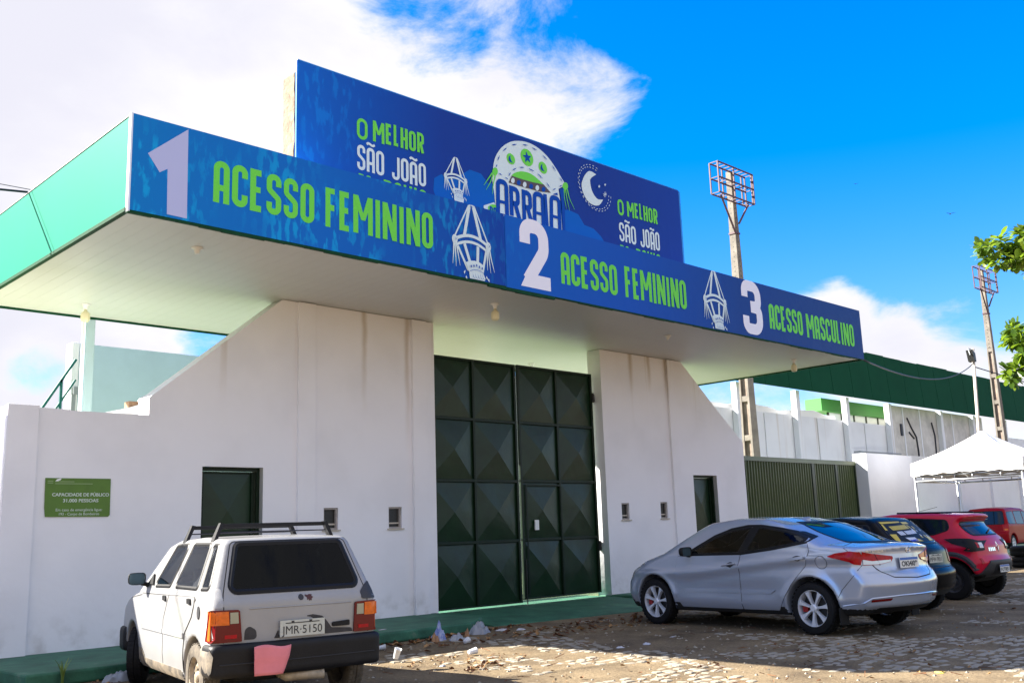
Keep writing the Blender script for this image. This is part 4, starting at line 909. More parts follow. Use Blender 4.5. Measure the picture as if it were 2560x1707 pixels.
# white gazebo tent
TX0, TX1, TY0, TY1 = 27.0, 29.9, -4.36, -1.47; ZE0, ZE1 = 2.60, 2.98
t = thing('gazebo_tent', 'white pyramid gazebo tent on steel legs by the boundary wall', 'tent', ((TX0+TX1)/2, (TY0+TY1)/2, 0))
cx, cy = (TX0+TX1)/2, (TY0+TY1)/2; hx = (TX1-TX0)/2
def tent_side(k):
    mb = MB(); n = 14; vs = []; fs = []; rows = 8
    for r_ in range(rows+1):
        u = r_/rows; rad = hx*(1-u); z = 2.95+(3.80-2.95)*u-0.10*math.sin(math.pi*u)*0.6
        for i in range(n+1):
            s = -1+2*i/n; z2 = z-0.05*(1-s*s)*math.sin(math.pi*u)+0.012*math.sin(7*s+r_)*(1-u)*u
            vs.append((-rad-0.0, s*rad, z2))
    for r_ in range(rows):
        for i in range(n): a = r_*(n+1)+i; fs.append((a, a+1, a+n+2, a+n+1))
    mb.add(vs, fs)
    o = mb.build('canvas_slope', M['canvas'], t, smooth=True); o.rotation_euler = (0, 0, k*math.pi/2)
    mb = MB(); vs = []; n = 20
    for i in range(n+1):
        s = -1+2*i/n; sc = 0.02*math.sin(i*1.9)+0.05*(1-s*s); vs += [(-hx-0.012, s*hx*1.008, 2.952), (-hx-0.03-0.01*math.sin(i*2.3), s*hx*1.01, ZE0+sc)]
    mb.add(vs, [(2*i, 2*i+2, 2*i+3, 2*i+1) for i in range(n)]); o = mb.build('valance', M['canvas'], t, smooth=True); o.rotation_euler = (0, 0, k*math.pi/2)
for k in range(4): tent_side(k)
for sx in (-1, 1):
    for sy in (-1, 1):
        mb = MB(); mb.tube([(sx*(hx-0.05), sy*(hx-0.05), 0), (sx*(hx-0.05), sy*(hx-0.05), 2.9)], 0.032, 10); mb.build('leg', M['galv'], t, smooth=True)
mb = MB()
for z in (2.46, 2.60):
    for a, b in (((-1, -1), (-1, 1)), ((-1, 1), (1, 1)), ((1, 1), (1, -1)), ((1, -1), (-1, -1))):
        mb.tube([(a[0]*(hx-.05), a[1]*(hx-.05), z), (b[0]*(hx-.05), b[1]*(hx-.05), z)], 0.024, 8)
for k in range(4):
    for u in (-.6, -.1, .45, .8):
        q = [(-(hx-.05), u*hx), (u*hx, -(hx-.05)), (hx-.05, u*hx), (u*hx, hx-.05)][k]; mb.tube([(q[0], q[1], 2.46), (q[0], q[1], 2.60)], 0.016, 6)
mb.build('frame', M['galv'], t, smooth=True)

# truck tyres lying stacked
def tyre_prof(r, w):
    return [(r*0.56, -w*0.36), (r*0.60, -w*0.47), (r*0.80, -w*0.50), (r*0.95, -w*0.44), (r, -w*0.30), (r, -w*0.03), (r*0.975, 0), (r, w*0.03), (r, w*0.30), (r*0.95, w*0.44), (r*0.80, w*0.50), (r*0.60, w*0.47), (r*0.56, w*0.36)]
M['rubber'] = mat('black_rubber', (0.008, 0.008, 0.009), 0.7, spec=0.25, noise=0.4, nscale=12, bump=0.004, bscale=60)
M['dustyrubber'] = mat('dusty_rubber', (0.17, 0.14, 0.10), 0.85, noise=0.6, nscale=9, dark=(0.035, 0.030, 0.026))
for k, lab in ((0, 'lower of two worn black truck tyres lying stacked beyond the red car'), (1, 'upper of two worn black truck tyres lying stacked beyond the red car')):
    mb = MB(); pf = tyre_prof(0.53, 0.29); mb.lathe(pf+[pf[0]], n=36); o = mb.build('truck_tyre', M['rubber'], smooth=True); o.location = (30.55+0.03*k, -3.05, 0.155+0.30*k); tag(o, lab, 'tyre', 'stacked truck tyres')

# two birds far off
for q, lab, s in (((72, 13.6, 23.4), 'larger dark bird soaring in the open blue sky', 0.30), ((68.7, 19.0, 26.5), 'tiny dark bird high in the open blue sky', 0.16)):
    mb = MB(); mb.tube([(-0.4*s, 0, 0), (0, 0, 0.03*s), (0.45*s, 0, 0)], [0.02*s, 0.11*s, 0.01*s], 6)
    mb.add([(0.1*s, 0, 0.03), (-0.12*s, 0, 0.03), (-0.2*s, 0.7*s, 0.22*s), (0.02*s, 0.6*s, 0.2*s), (-0.5*s, 1.25*s, 0.05*s)], [(0, 1, 2, 3), (3, 2, 4)])
    mb.add([(0.1*s, 0, 0.03), (-0.12*s, 0, 0.03), (-0.2*s, -0.7*s, 0.22*s), (0.02*s, -0.6*s, 0.2*s), (-0.5*s, -1.25*s, 0.05*s)], [(3, 2, 1, 0), (4, 2, 3)])
    o = mb.build('bird', M['hinge']); o.location = q; o.rotation_euler = (0, 0.3, 0.8); tag(o, lab, 'bird')
# ================================================================== CARS
def paint(name, col, rough=0.25, metal=0.0, coat=0.6, noise=0.0, dark=None, nscale=3, spec=0.5):
    """body paint outside, dark lining on the inner side of the shell"""
    mt = mat(name, col, rough, metal, spec, noise, nscale, dark=dark, coat=coat); nt = mt.node_tree
    b = nt.nodes['Principled BSDF']; out = [n for n in nt.nodes if n.type == 'OUTPUT_MATERIAL'][0]
    g = nt.nodes.new('ShaderNodeNewGeometry'); d = nt.nodes.new('ShaderNodeBsdfDiffuse'); d.inputs[0].default_value = (0.02, 0.02, 0.022, 1)
    mx = nt.nodes.new('ShaderNodeMixShader'); nt.links.new(g.outputs['Backfacing'], mx.inputs[0]); nt.links.new(b.outputs[0], mx.inputs[1]); nt.links.new(d.outputs[0], mx.inputs[2]); nt.links.new(mx.outputs[0], out.inputs[0])
    return mt
def glass_mat(name, tint, ior=1.5):
    mt, nt, b = newmat(name); out = [n for n in nt.nodes if n.type == 'OUTPUT_MATERIAL'][0]
    tr = nt.nodes.new('ShaderNodeBsdfTransparent'); tr.inputs[0].default_value = (*tint, 1)
    gl = nt.nodes.new('ShaderNodeBsdfGlossy'); gl.inputs['Roughness'].default_value = 0.02; gl.inputs[0].default_value = (0.9, 0.95, 1, 1)
    fr = nt.nodes.new('ShaderNodeFresnel'); fr.inputs[0].default_value = ior
    mx = nt.nodes.new('ShaderNodeMixShader'); nt.links.new(fr.outputs[0], mx.inputs[0]); nt.links.new(tr.outputs[0], mx.inputs[1]); nt.links.new(gl.outputs[0], mx.inputs[2]); nt.links.new(mx.outputs[0], out.inputs[0])
    return mt
M['seal'] = mat('black_rubber_seal', (0.006, 0.006, 0.007), 0.5, spec=0.25)
M['gap'] = mat('dark_panel_gap', (0.02, 0.02, 0.022), 0.8)
M['well'] = mat('wheel_well_lining', (0.008, 0.008, 0.008), 0.95)
M['blackplastic'] = mat('black_bumper_plastic', (0.007, 0.0075, 0.010), 0.5, spec=0.3, noise=0.5, nscale=5, bump=0.003, bscale=80)
M['greyplastic'] = mat('dark_grey_cladding', (0.030, 0.030, 0.034), 0.55, noise=0.2, nscale=5)
M['dustyplastic'] = mat('scuffed_bumper_corner', (0.26, 0.21, 0.15), 0.7, noise=0.8, nscale=10, dark=(0.03, 0.03, 0.03))
M['seat'] = mat('dark_seat_cloth', (0.018, 0.018, 0.022), 0.9)
M['alloy'] = mat('silver_alloy', (0.70, 0.73, 0.78), 0.35, metal=0.35)
M['steelrim'] = mat('dusty_steel_rim', (0.46, 0.38, 0.27), 0.6, metal=0.2, noise=0.5, nscale=9)
M['disc'] = mat('brake_disc', (0.035, 0.033, 0.033), 0.5, metal=0.3)
M['caliper'] = mat('red_brake_caliper', (0.30, 0.012, 0.010), 0.4)
M['redlens'] = mat('red_lamp_lens', (0.40, 0.0, 0.006), 0.16, spec=0.25, coat=0.1, noise=0.30, nscale=22)
M['darkredlens'] = mat('deep_red_lens', (0.12, 0.004, 0.004), 0.18, spec=0.25, coat=0.2)
M['amberlens'] = mat('amber_lamp_lens', (0.72, 0.14, 0.008), 0.18, spec=0.3, coat=0.2, noise=0.3, nscale=30)
M['clearlens'] = mat('clear_lamp_lens', (0.55, 0.58, 0.60), 0.12, metal=0.3, coat=1.0)
M['dimlens'] = mat('old_clear_lens', (0.30, 0.29, 0.20), 0.25, coat=0.8)
M['plate'] = mat('number_plate_white', (0.70, 0.70, 0.68), 0.45)
M['plategrey'] = mat('number_plate_grey', (0.50, 0.52, 0.47), 0.5, noise=0.12, nscale=25)
M['plateblue'] = mat('number_plate_blue_band', (0.01, 0.10, 0.42), 0.4)
M['platetext'] = mat('number_plate_black', (0.015, 0.015, 0.02), 0.5)
M['chrome'] = mat('chrome', (0.75, 0.76, 0.78), 0.12, metal=1.0)
M['mirrorglass'] = mat('mirror_glass', (0.10, 0.16, 0.20), 0.08, metal=0.6)
M['glass'] = glass_mat('tinted_glass', (0.34, 0.37, 0.36))
M['glassdk'] = glass_mat('dark_tinted_glass', (0.03, 0.034, 0.045), 1.25)
M['glassfilm'] = glass_mat('reflective_film_glass', (0.03, 0.035, 0.045), 2.6)
M['primer'] = mat('bare_grey_primer', (0.42, 0.42, 0.42), 0.7, noise=0.25, nscale=8)
M['fillerdark'] = mat('chipped_dark_paint', (0.03, 0.028, 0.03), 0.6, noise=0.5, nscale=14)
M['pink'] = mat('pink_cloth', (0.72, 0.22, 0.25), 0.85, noise=0.10, nscale=6)
M['rubberfoot'] = M['rubber']

def sdf_poly(P, x, z):
    P = np.asarray(P, float); x = x[..., None]; z = z[..., None]; A = P; B = np.roll(P, -1, 0); E = B-A
    wx, wz = x-A[:, 0], z-A[:, 1]; t = np.clip((wx*E[:, 0]+wz*E[:, 1])/np.maximum((E**2).sum(1), 1e-12), 0, 1)
    d2 = ((wx-t*E[:, 0])**2+(wz-t*E[:, 1])**2).min(-1)
    c = ((A[:, 1] <= z) & (B[:, 1] > z)) | ((B[:, 1] <= z) & (A[:, 1] > z))
    den = np.where(np.abs(E[:, 1]) < 1e-12, 1e-12, E[:, 1]); xi = A[:, 0]+(z-A[:, 1])/den*E[:, 0]
    inside = ((c & (x < xi)).sum(-1) % 2) == 1
    return np.sqrt(d2)*np.where(inside, -1, 1)
def smax(a, b, k): h = np.maximum(k-np.abs(a-b), 0)/k; return np.maximum(a, b)+h*h*k*0.25
def sstep(a, b, x): t = np.clip((x-a)/(b-a), 0, 1); return t*t*(3-2*t)
class Body:
    def __init__(s, prof, width, bow_r=0.1, bow_f=0.15, crown=0.03, k=0.06, arches=(), wref=0.8, well_in=0.45, rk=0.010):
        s.prof = fillet(prof, 5, True); s.width = width; s.bow_r, s.bow_f, s.crown, s.k, s.arches, s.wref, s.well_in = bow_r, bow_f, crown, k, arches, wref, well_in
        xs = [p[0] for p in s.prof]; zs = [p[1] for p in s.prof]; s.x0, s.x1, s.z0, s.z1 = min(xs), max(xs), min(zs), max(zs)
        s.g = 0.01; s.gx = np.arange(s.x0-0.5, s.x1+0.5, s.g); s.gz = np.arange(s.z0-0.3, s.z1+0.3, s.g)
        X, Z = np.meshgrid(s.gx, s.gz, indexing='ij'); s.S = sdf_poly(s.prof, X, Z)
    def samp(s, x, z):
        fx = np.clip((x-s.gx[0])/s.g, 0, len(s.gx)-1.001); fz = np.clip((z-s.gz[0])/s.g, 0, len(s.gz)-1.001)
        i = fx.astype(int); j = fz.astype(int); u = fx-i; v = fz-j; S = s.S
        return (S[i, j]*(1-u)*(1-v)+S[i+1, j]*u*(1-v)+S[i, j+1]*(1-u)*v+S[i+1, j+1]*u*v)
    def f(s, x, y, z):
        u2 = np.minimum((y/s.wref)**2, 1.6)
        xw = x-s.bow_r*u2*sstep(0.2, 1.8, -x)+s.bow_f*u2*sstep(0.2, 1.8, x)
        zw = z+s.crown*u2*sstep(0.7, 1.1, z)
        r = smax(s.samp(xw, zw), np.abs(y)-s.width(x, z), s.k)
        for ax, az, ar in s.arches:
            r = smax(r, -np.maximum(np.hypot(x-ax, z-az)-ar, s.well_in-np.abs(y)), 0.015)
        return r
    def grad(s, x, y, z, e=0.004):
        g = np.stack([s.f(x+e, y, z)-s.f(x-e, y, z), s.f(x, y+e, z)-s.f(x, y-e, z), s.f(x, y, z+e)-s.f(x, y, z-e)], -1)/(2*e)
        return g
    def trace(s, pts, view):
        """project 2D pts on the surface. view: 'l' (x,z from +y), 'r', 'b' (y,z from behind), 't' (x,y from top), 'f'"""
        pts = np.asarray(pts, float); a, b = pts[:, 0], pts[:, 1]; o = np.zeros(len(pts))
        if view in 'lr': sg = 1 if view == 'l' else -1; x, y, z, d = a.copy(), o+1.2*sg, b.copy(), (0, -sg, 0)
        elif view == 'b': x, y, z, d = o+s.x0-0.3, a.copy(), b.copy(), (1, 0, 0)
        elif view == 'f': x, y, z, d = o+s.x1+0.3, a.copy(), b.copy(), (-1, 0, 0)
        else: x, y, z, d = a.copy(), b.copy(), o+s.z1+0.3, (0, 0, -1)
        tot = o.copy()
        for _ in range(90):
            h = np.clip(s.f(x, y, z), -0.2, 0.2)*0.75; h = np.where(tot > (1.6 if view in 'lr' else 2.6), 0, h); tot += h
            x += d[0]*h; y += d[1]*h; z += d[2]*h
        g = s.grad(x, y, z); g /= np.maximum(np.linalg.norm(g, axis=-1, keepdims=True), 1e-6)
        return np.stack([x, y, z], -1), g
def surface_nets(f, lo, hi, h):
    xs, ys, zs = [np.arange(a, b+h, h) for a, b in zip(lo, hi)]
    X, Y, Z = np.meshgrid(xs, ys, zs, indexing='ij'); V = f(X, Y, Z); nx, ny, nz = V.shape
    neg = V < 0
    cnt = sum(neg[i:nx-1+i, j:ny-1+j, k:nz-1+k].astype(int) for i in (0, 1) for j in (0, 1) for k in (0, 1))
    act = (cnt > 0) & (cnt < 8); idx = -np.ones(act.shape, int); ii, jj, kk = np.nonzero(act); idx[ii, jj, kk] = np.arange(len(ii))
    acc = np.zeros((len(ii), 3)); num = np.zeros(len(ii))
    cor = [(i, j, k) for i in (0, 1) for j in (0, 1) for k in (0, 1)]
    for a in range(8):
        for b in range(a+1, 8):
            ca, cb = cor[a], cor[b]
            if sum(abs(p-q) for p, q in zip(ca, cb)) != 1: continue
            va = V[ii+ca[0], jj+ca[1], kk+ca[2]]; vb = V[ii+cb[0], jj+cb[1], kk+cb[2]]; cr = (va < 0) != (vb < 0)
            t = np.where(cr, va/np.where(np.abs(va-vb) < 1e-12, 1e-12, va-vb), 0)
            for ax in range(3): acc[:, ax] += np.where(cr, ca[ax]+t*(cb[ax]-ca[ax]), 0)
            num += cr
    P = np.stack([xs[ii], ys[jj], zs[kk]], -1)+acc/num[:, None]*h
    F = []
    for ax in range(3):
        o1, o2 = [(1, 2), (2, 0), (0, 1)][ax]
        sl0 = [slice(None)]*3; sl1 = [slice(None)]*3; sl0[ax] = slice(0, -1); sl1[ax] = slice(1, None)
        ch = neg[tuple(sl0)] != neg[tuple(sl1)]; e = np.argwhere(ch)
        ok = (e[:, o1] > 0) & (e[:, o2] > 0) & (e[:, o1] < V.shape[o1]-1) & (e[:, o2] < V.shape[o2]-1); e = e[ok]
        sgn = neg[e[:, 0], e[:, 1], e[:, 2]]
        def cell(d1, d2): c = e.copy(); c[:, o1] -= d1; c[:, o2] -= d2; return idx[c[:, 0], c[:, 1], c[:, 2]]
        q = np.stack([cell(1, 1), cell(0, 1), cell(0, 0), cell(1, 0)], -1)
        q = np.where(sgn[:, None], q, q[:, ::-1]); F.append(q)
    F = np.concatenate(F); F = F[(F >= 0).all(1)]
    return P, F
def np_mesh(name, P, F, mats, mi=None, smooth=True):
    me = bpy.data.meshes.new(name); me.vertices.add(len(P)); me.vertices.foreach_set('co', np.asarray(P, np.float32).ravel())
    n = F.shape[1]; me.loops.add(F.size); me.loops.foreach_set('vertex_index', F.astype(np.int32).ravel())
    me.polygons.add(len(F)); me.polygons.foreach_set('loop_start', np.arange(0, F.size, n, dtype=np.int32)); me.polygons.foreach_set('loop_total', np.full(len(F), n, np.int32))
    for m_ in mats: me.materials.append(m_)
    if mi is not None: me.polygons.foreach_set('material_index', mi.astype(np.int32))
    me.polygons.foreach_set('use_smooth', np.full(len(F), smooth)); me.update(calc_edges=True); me.validate(); return me
def in_poly(poly, a, b): return sdf_poly(poly, a, b) < 0
def shell(body, name, mats, parent, h=0.025, cut=(), f=None, region=None, well=None):
    """mats: paint, well lining. cut: [(view, poly)] openings"""
    fn = f or body.f
    P, F = surface_nets(fn, (body.x0-0.1, -1.1, body.z0-0.08) if region is None else region[0], (body.x1+0.1, 1.1, body.z1+0.08) if region is None else region[1], h)
    e = 0.003
    for _ in range(4):
        x, y, z = P.T; v = fn(x, y, z); g = np.stack([fn(x+e, y, z)-fn(x-e, y, z), fn(x, y+e, z)-fn(x, y-e, z), fn(x, y, z+e)-fn(x, y, z-e)], -1)/(2*e)
        st = v[:, None]*g/np.maximum((g**2).sum(-1), 0.2)[:, None]; P = P-np.clip(st, -h*0.5, h*0.5)
    C_ = P[F].mean(1); keep = np.ones(len(F), bool)
    for view, poly in cut:
        poly = fillet(poly, 5, True)
        if view in 'lr': sg = 1 if view == 'l' else -1; keep &= ~((C_[:, 1]*sg > 0.35) & in_poly(poly, C_[:, 0], C_[:, 2]))
        elif view == 'b': keep &= ~((C_[:, 0] < -0.5) & in_poly(poly, C_[:, 1], C_[:, 2]))
        elif view == 'f': keep &= ~((C_[:, 0] > 0.3) & in_poly(poly, C_[:, 1], C_[:, 2]))
    F = F[keep]; C_ = C_[keep]; mi = np.zeros(len(F), int)
    for ax, az, ar in body.arches:
        mi[(np.hypot(C_[:, 0]-ax, C_[:, 2]-az) < ar-0.006) & (np.abs(C_[:, 1]) > body.well_in-0.02)] = 1
    Nn = np.cross(P[F[:, 1]]-P[F[:, 0]], P[F[:, 2]]-P[F[:, 0]])
    Nn /= np.maximum(np.linalg.norm(Nn, axis=1, keepdims=True), 1e-9); mi[(C_[:, 2] < body.z0+0.12) & (Nn[:, 2] < -0.35)] = 1
    used = np.unique(F); mp = -np.ones(len(P), int); mp[used] = np.arange(len(used))
    return link(name, np_mesh(name, P[used], mp[F], mats, mi), parent)
def skin(body, name, poly, view, mat_, parent, off=0.006, skirt=0.02, h=0.045, round_=5, holes=()):
    """conforming patch: polygon in a side/rear/top view laid on the body with a turned-in rim"""
    pl = fillet(poly, round_, True); den = []
    for i, p in enumerate(pl):
        q = pl[(i+1) % len(pl)]; n = max(1, int(math.hypot(q[0]-p[0], q[1]-p[1])/h)); den += [(p[0]+(q[0]-p[0])*j/n, p[1]+(q[1]-p[1])*j/n) for j in range(n)]
    D = np.array(den); gx = np.arange(D[:, 0].min(), D[:, 0].max(), h); gz = np.arange(D[:, 1].min(), D[:, 1].max(), h)
    G = np.array([(a, b) for a in gx for b in gz]) if len(gx)*len(gz) else np.zeros((0, 2))
    if len(G): G = G[sdf_poly(D, G[:, 0], G[:, 1]) < -h*0.35]
    A = np.concatenate([D, G]) if len(G) else D
    r = delaunay_2d_cdt([Vector(p) for p in A], [], [list(range(len(D)))], 1, 1e-6)
    V2 = np.array([tuple(v) for v in r[0]]); T = [tuple(t) for t in r[2]]
    P, N_ = body.trace(V2, view); P = P+N_*off
    vs = [tuple(p) for p in P]; fs = []
    for t in T:
        a, b, c = (P[i] for i in t[:3]); nn = np.cross(b-a, c-a); fs.append(t if np.dot(nn, N_[t[0]]) > 0 else t[::-1])
    if skirt:
        ec = {}
        for t in fs:
            for i in range(len(t)):
                e = (t[i], t[(i+1) % len(t)]); ec[e] = 1
        bd = [e for e in ec if (e[1], e[0]) not in ec]; mp = {}
        for a, b in bd:
            for q in (a, b):
                if q not in mp: mp[q] = len(vs); vs.append(tuple(P[q]-N_[q]*skirt))
            fs.append((b, a, mp[a], mp[b]))
    me = bpy.data.meshes.new(name); me.from_pydata(vs, [], fs); me.materials.append(mat_); me.polygons.foreach_set('use_smooth', [True]*len(me.polygons))
    try: me.set_sharp_from_angle(angle=R(50))
    except Exception: pass
    return link(name, me, parent)
def seam(body, name, pts, view, w, mat_, parent, off=0.002, closed=False, h=0.05):
    pl = fillet(pts, 5, closed); den = []
    for i in range(len(pl) if closed else len(pl)-1):
        p, q = pl[i], pl[(i+1) % len(pl)]; n = max(1, int(math.hypot(q[0]-p[0], q[1]-p[1])/h)); den += [(p[0]+(q[0]-p[0])*j/n, p[1]+(q[1]-p[1])*j/n) for j in range(n)]
    if not closed: den.append(pl[-1])
    L_, R_ = ribbon_xy(den, w, closed); n = len(den); PL, NL = body.trace([tuple(v) for v in L_], view); PR, NR = body.trace([tuple(v) for v in R_], view)
    PM, NM = body.trace(den, view)
    vs = [tuple(p) for p in PL+NL*off*0.3]+[tuple(p) for p in PM+NM*off]+[tuple(p) for p in PR+NR*off*0.3]
    fs = []
    for i in range(n if closed else n-1): j = (i+1) % n; fs += [(i, j, j+n, i+n), (i+n, j+n, j+2*n, i+2*n)]
    me = bpy.data.meshes.new(name); me.from_pydata(vs, [], fs); me.materials.append(mat_)
    return link(name, me, parent)
def wheel(parent, x, y, r, w, style, steer=0.0, rubber='rubber'):
    """hub disc with tyre and rim as its children; y>0 faces left"""
    s = 1 if y > 0 else -1; rr = r*(0.70 if style == 'alloy' else 0.615)
    mb = MB(); mb.lathe([(0, -0.03), (rr*0.86, -0.03), (rr*0.86, 0.0), (0, 0.0)], axis='y', n=28); 
    wh = mb.build('wheel', M['disc'], parent); wh.location = (x, y, r); wh.rotation_euler = (0, 0, steer)
    pf = tyre_prof(r, w); k = rr/r/0.56
    pf = [(max(rr, a) if i not in (0, 12) else rr, b) for i, (a, b) in enumerate(pf)]
    mb = MB(); mb.lathe(pf+[pf[0]], axis='y', n=40)
    for i in range(36):      # tread blocks
        a = i*math.pi/18
        for sw in (-0.32, -0.12, 0.12, 0.32):
            c, s_ = math.cos(a+(0.05 if sw > 0 else 0)), math.sin(a+(0.05 if sw > 0 else 0)); t = 0.055; r0, r1 = r*0.985, r+0.004
            vs = []
            for rad in (r0, r1):
                for da, db in ((-t, -.07), (t, -.07), (t, .07), (-t, .07)):
                    aa = a+da*0.9+(0.05 if sw > 0 else 0); vs.append((rad*math.cos(aa), w*(sw+db*1.1), rad*math.sin(aa)))
            mb.add(vs, [(4, 5, 6, 7), (0, 1, 5, 4), (1, 2, 6, 5), (2, 3, 7, 6), (3, 0, 4, 7)])
    ty = mb.build('tyre', M[rubber], wh); smooth_angle(ty, 35)
    mb = MB(); o = s*w*0.42
    if style == 'alloy':
        mb.lathe([(rr*1.0, s*w*0.30), (rr*1.03, o), (rr*0.97, o+s*0.004), (rr*0.93, o-s*0.02), (rr*0.90, -s*w*0.3)], axis='y', n=40)
        yo, yi = o-s*0.008, o-s*0.045
        for i in range(7):
            a = i*2*math.pi/7+0.3
            def pt(rad, da, yy): return (rad*math.cos(a+da), yy, rad*math.sin(a+da))
            prof = [(0.20, 0.34, -.010), (0.45, 0.17, -.004), (0.72, 0.155, 0.0), (0.95, 0.20, 0.0)]
            vs = []
            for f_, wd, dy in prof: vs += [pt(rr*f_, -wd, yi+s*dy), pt(rr*f_, -wd*0.72, yo+s*dy), pt(rr*f_, wd*0.72, yo+s*dy), pt(rr*f_, wd, yi+s*dy)]
            fs = []
            for j in range(3): b = j*4; fs += [(b, b+1, b+5, b+4), (b+1, b+2, b+6, b+5), (b+2, b+3, b+7, b+6)]
            mb.add(vs, fs)
        mb.lathe([(0, o+s*0.002), (rr*0.15, o+s*0.002), (rr*0.22, o-s*0.012), (rr*0.24, o-s*0.05)], axis='y', n=24)
        ri = mb.build('rim', M['alloy'], wh, smooth=True); smooth_angle(ri, 38)
        mb = MB(); mb.box(rr*0.45, rr*0.78, min(0, s*0.02), max(0, s*0.02)+0.03, -rr*0.22, rr*0.22); mb.build('brake_caliper', M['caliper'], wh)
    else:
        y0 = o-s*0.035
        mb.lathe([(rr*1.0, o-s*0.02), (rr*1.03, o), (rr*0.97, o+s*0.003), (rr*0.92, o-s*0.02), (rr*0.86, y0-s*0.01), (rr*0.62, y0+s*0.006), (rr*0.52, y0+s*0.010), (rr*0.36, y0-s*0.012), (rr*0.30, y0-s*0.012), (rr*0.27, y0+s*0.02), (0, y0+s*0.024)], axis='y', n=36)
        ri = mb.build('rim', M['steelrim' if style == 'steel' else 'greyplastic'], wh, smooth=True)
        mb = MB()
        for i in range(12):
            a = i*math.pi/6; c = (rr*0.74*math.cos(a), y0+s*0.004, rr*0.74*math.sin(a)); mb.lathe([(0, 0), (rr*0.085, 0), (rr*0.085, s*0.004), (0, s*0.004)], c=c, axis='y', n=8)
        for i in range(4):
            a = i*math.pi/2+.4; c = (rr*0.42*math.cos(a), y0+s*0.006, rr*0.42*math.sin(a)); mb.lathe([(0, s*0.014), (rr*0.05, s*0.014), (rr*0.05, 0)], c=c, axis='y', n=8)
        mb.build('rim_holes', M['disc'], wh)
    return wh
def seats(parent, xs, zc=0.28, hw=0.36, back=0.98, mat_='seat'):
    for x in xs:
        for y in (-hw, hw):
            mb = MB(); mb.box(x-0.05, x+0.42, y-0.23, y+0.23, zc, zc+0.16); mb.add([(x-0.26, y-0.20, back), (x-0.16, y-0.20, back), (x+0.06, y-0.23, zc+0.16), (x-0.08, y-0.23, zc+0.16), (x-0.26, y+0.20, back), (x-0.16, y+0.20, back), (x+0.06, y+0.23, zc+0.16), (x-0.08, y+0.23, zc+0.16)],
                      [(0, 1, 2, 3), (7, 6, 5, 4), (0, 4, 5, 1), (3, 2, 6, 7), (0, 3, 7, 4), (1, 5, 6, 2)])
            mb.box(x-0.29, x-0.18, y-0.12, y+0.12, back+0.03, back+0.21); mb.build('seat', M[mat_], parent, bevel=0.04)
def plate(parent, body, y0, z0, w, h_, text, style, xoff=0.02, view='b', tilt=0.0):
    P, N_ = body.trace([(y0, z0), (y0-w*0.4, z0), (y0+w*0.4, z0)], view); x = P[:, 0].min()-xoff
    o = link('number_plate', None, parent)
    mb = MB(); mb.box(-0.008, 0.0, -w/2, w/2, -h_/2, h_/2); pl = mb.mesh('number_plate', M['plategrey' if style == 'old' else 'plate'])
    bpy.data.objects.remove(o); o = link('number_plate', pl, parent); o.location = (x, y0, z0); o.rotation_euler = (0, tilt, 0)
    def txt(s, size, cz, width, mm, bold):
        cu = bpy.data.curves.new('plate_text', 'FONT'); cu.body = s; cu.size = size; cu.align_x = 'CENTER'; cu.align_y = 'CENTER'; cu.offset = bold; cu.extrude = 0.0005
        t = bpy.data.objects.new('tmp', cu); COL.objects.link(t); dg = bpy.context.evaluated_depsgraph_get(); me = bpy.data.meshes.new_from_object(t.evaluated_get(dg)); bpy.data.objects.remove(t); bpy.data.curves.remove(cu)
        xv = [v.co.x for v in me.vertices]; me.transform(Matrix.Diagonal((width/(max(xv)-min(xv)), 1, 1, 1)))
        me.transform(Matrix(((0, 0, -1, -0.0095), (-1, 0, 0, 0), (0, 1, 0, cz), (0, 0, 0, 1)))); me.materials.clear(); me.materials.append(M[mm]); link('plate_text', me, o)
    if style == 'old':
        txt(text, h_*0.72, -h_*0.13, w*0.90, 'platetext', 0.0); mb = MB()
        for yy in (-w*.18, w*.22): mb.box(-0.013, -0.008, yy-.012, yy+.012, h_*0.36, h_*0.46)
        mb.box(-0.0095, -0.008, -w*.38, w*.38, h_*0.30, h_*0.36); mb.build('plate_bolts', M['fillerdark'], o)
    else:
        mb = MB(); mb.box(-0.0092, -0.008, -w/2+.003, w/2-.003, h_*0.24, h_/2-.003); mb.build('blue_band', M['plateblue'], o)
        txt(text, h_*0.68, -h_*0.14, w*0.86, 'platetext', 0.0025)
    return o
def side_mirror(parent, x, y, z, mat_, w=0.17, h_=0.13):
    s = 1 if y > 0 else -1
    mb = MB(); n = 10; vs = []; 
    for (dx, k) in ((-0.02, 0.92), (-0.035, 1.0), (0.03, 0.95), (0.075, 0.6), (0.085, 0.2)):
        for i in range(16):
            a = 2*math.pi*i/16; cx_, cz_ = math.copysign(abs(math.cos(a))**0.5, math.cos(a)), math.copysign(abs(math.sin(a))**0.5, math.sin(a))
            vs.append((x+dx, y+cx_*w/2*k, z+cz_*h_/2*k))
    fs = [(r_*16+i, r_*16+(i+1) % 16, (r_+1)*16+(i+1) % 16, (r_+1)*16+i) for r_ in range(4) for i in range(16)]; fs.append(tuple(64+i for i in range(16)))
    mb.add(vs, fs); mb.bar((x+0.02, y-s*w*0.35, z-h_*0.40), (x+0.05, y-s*(w*0.5+0.10), z-h_*0.62), 0.045, 0.04)
    o = mb.build('side_mirror', mat_, parent, smooth=True)
    mb = MB(); mb.add([(x-0.021, y+math.copysign(abs(math.cos(2*math.pi*i/16))**0.5, math.cos(2*math.pi*i/16))*w/2*.90, z+math.copysign(abs(math.sin(2*math.pi*i/16))**0.5, math.sin(2*math.pi*i/16))*h_/2*.90) for i in range(16)], [tuple(range(16))])
    mb.build('mirror_glass', M['mirrorglass'], o)
def car(name, label, cat, x, y, h, s):
    t = thing(name, label, cat, (x, y, 0.004), h); t.scale = (s, s, s); return t

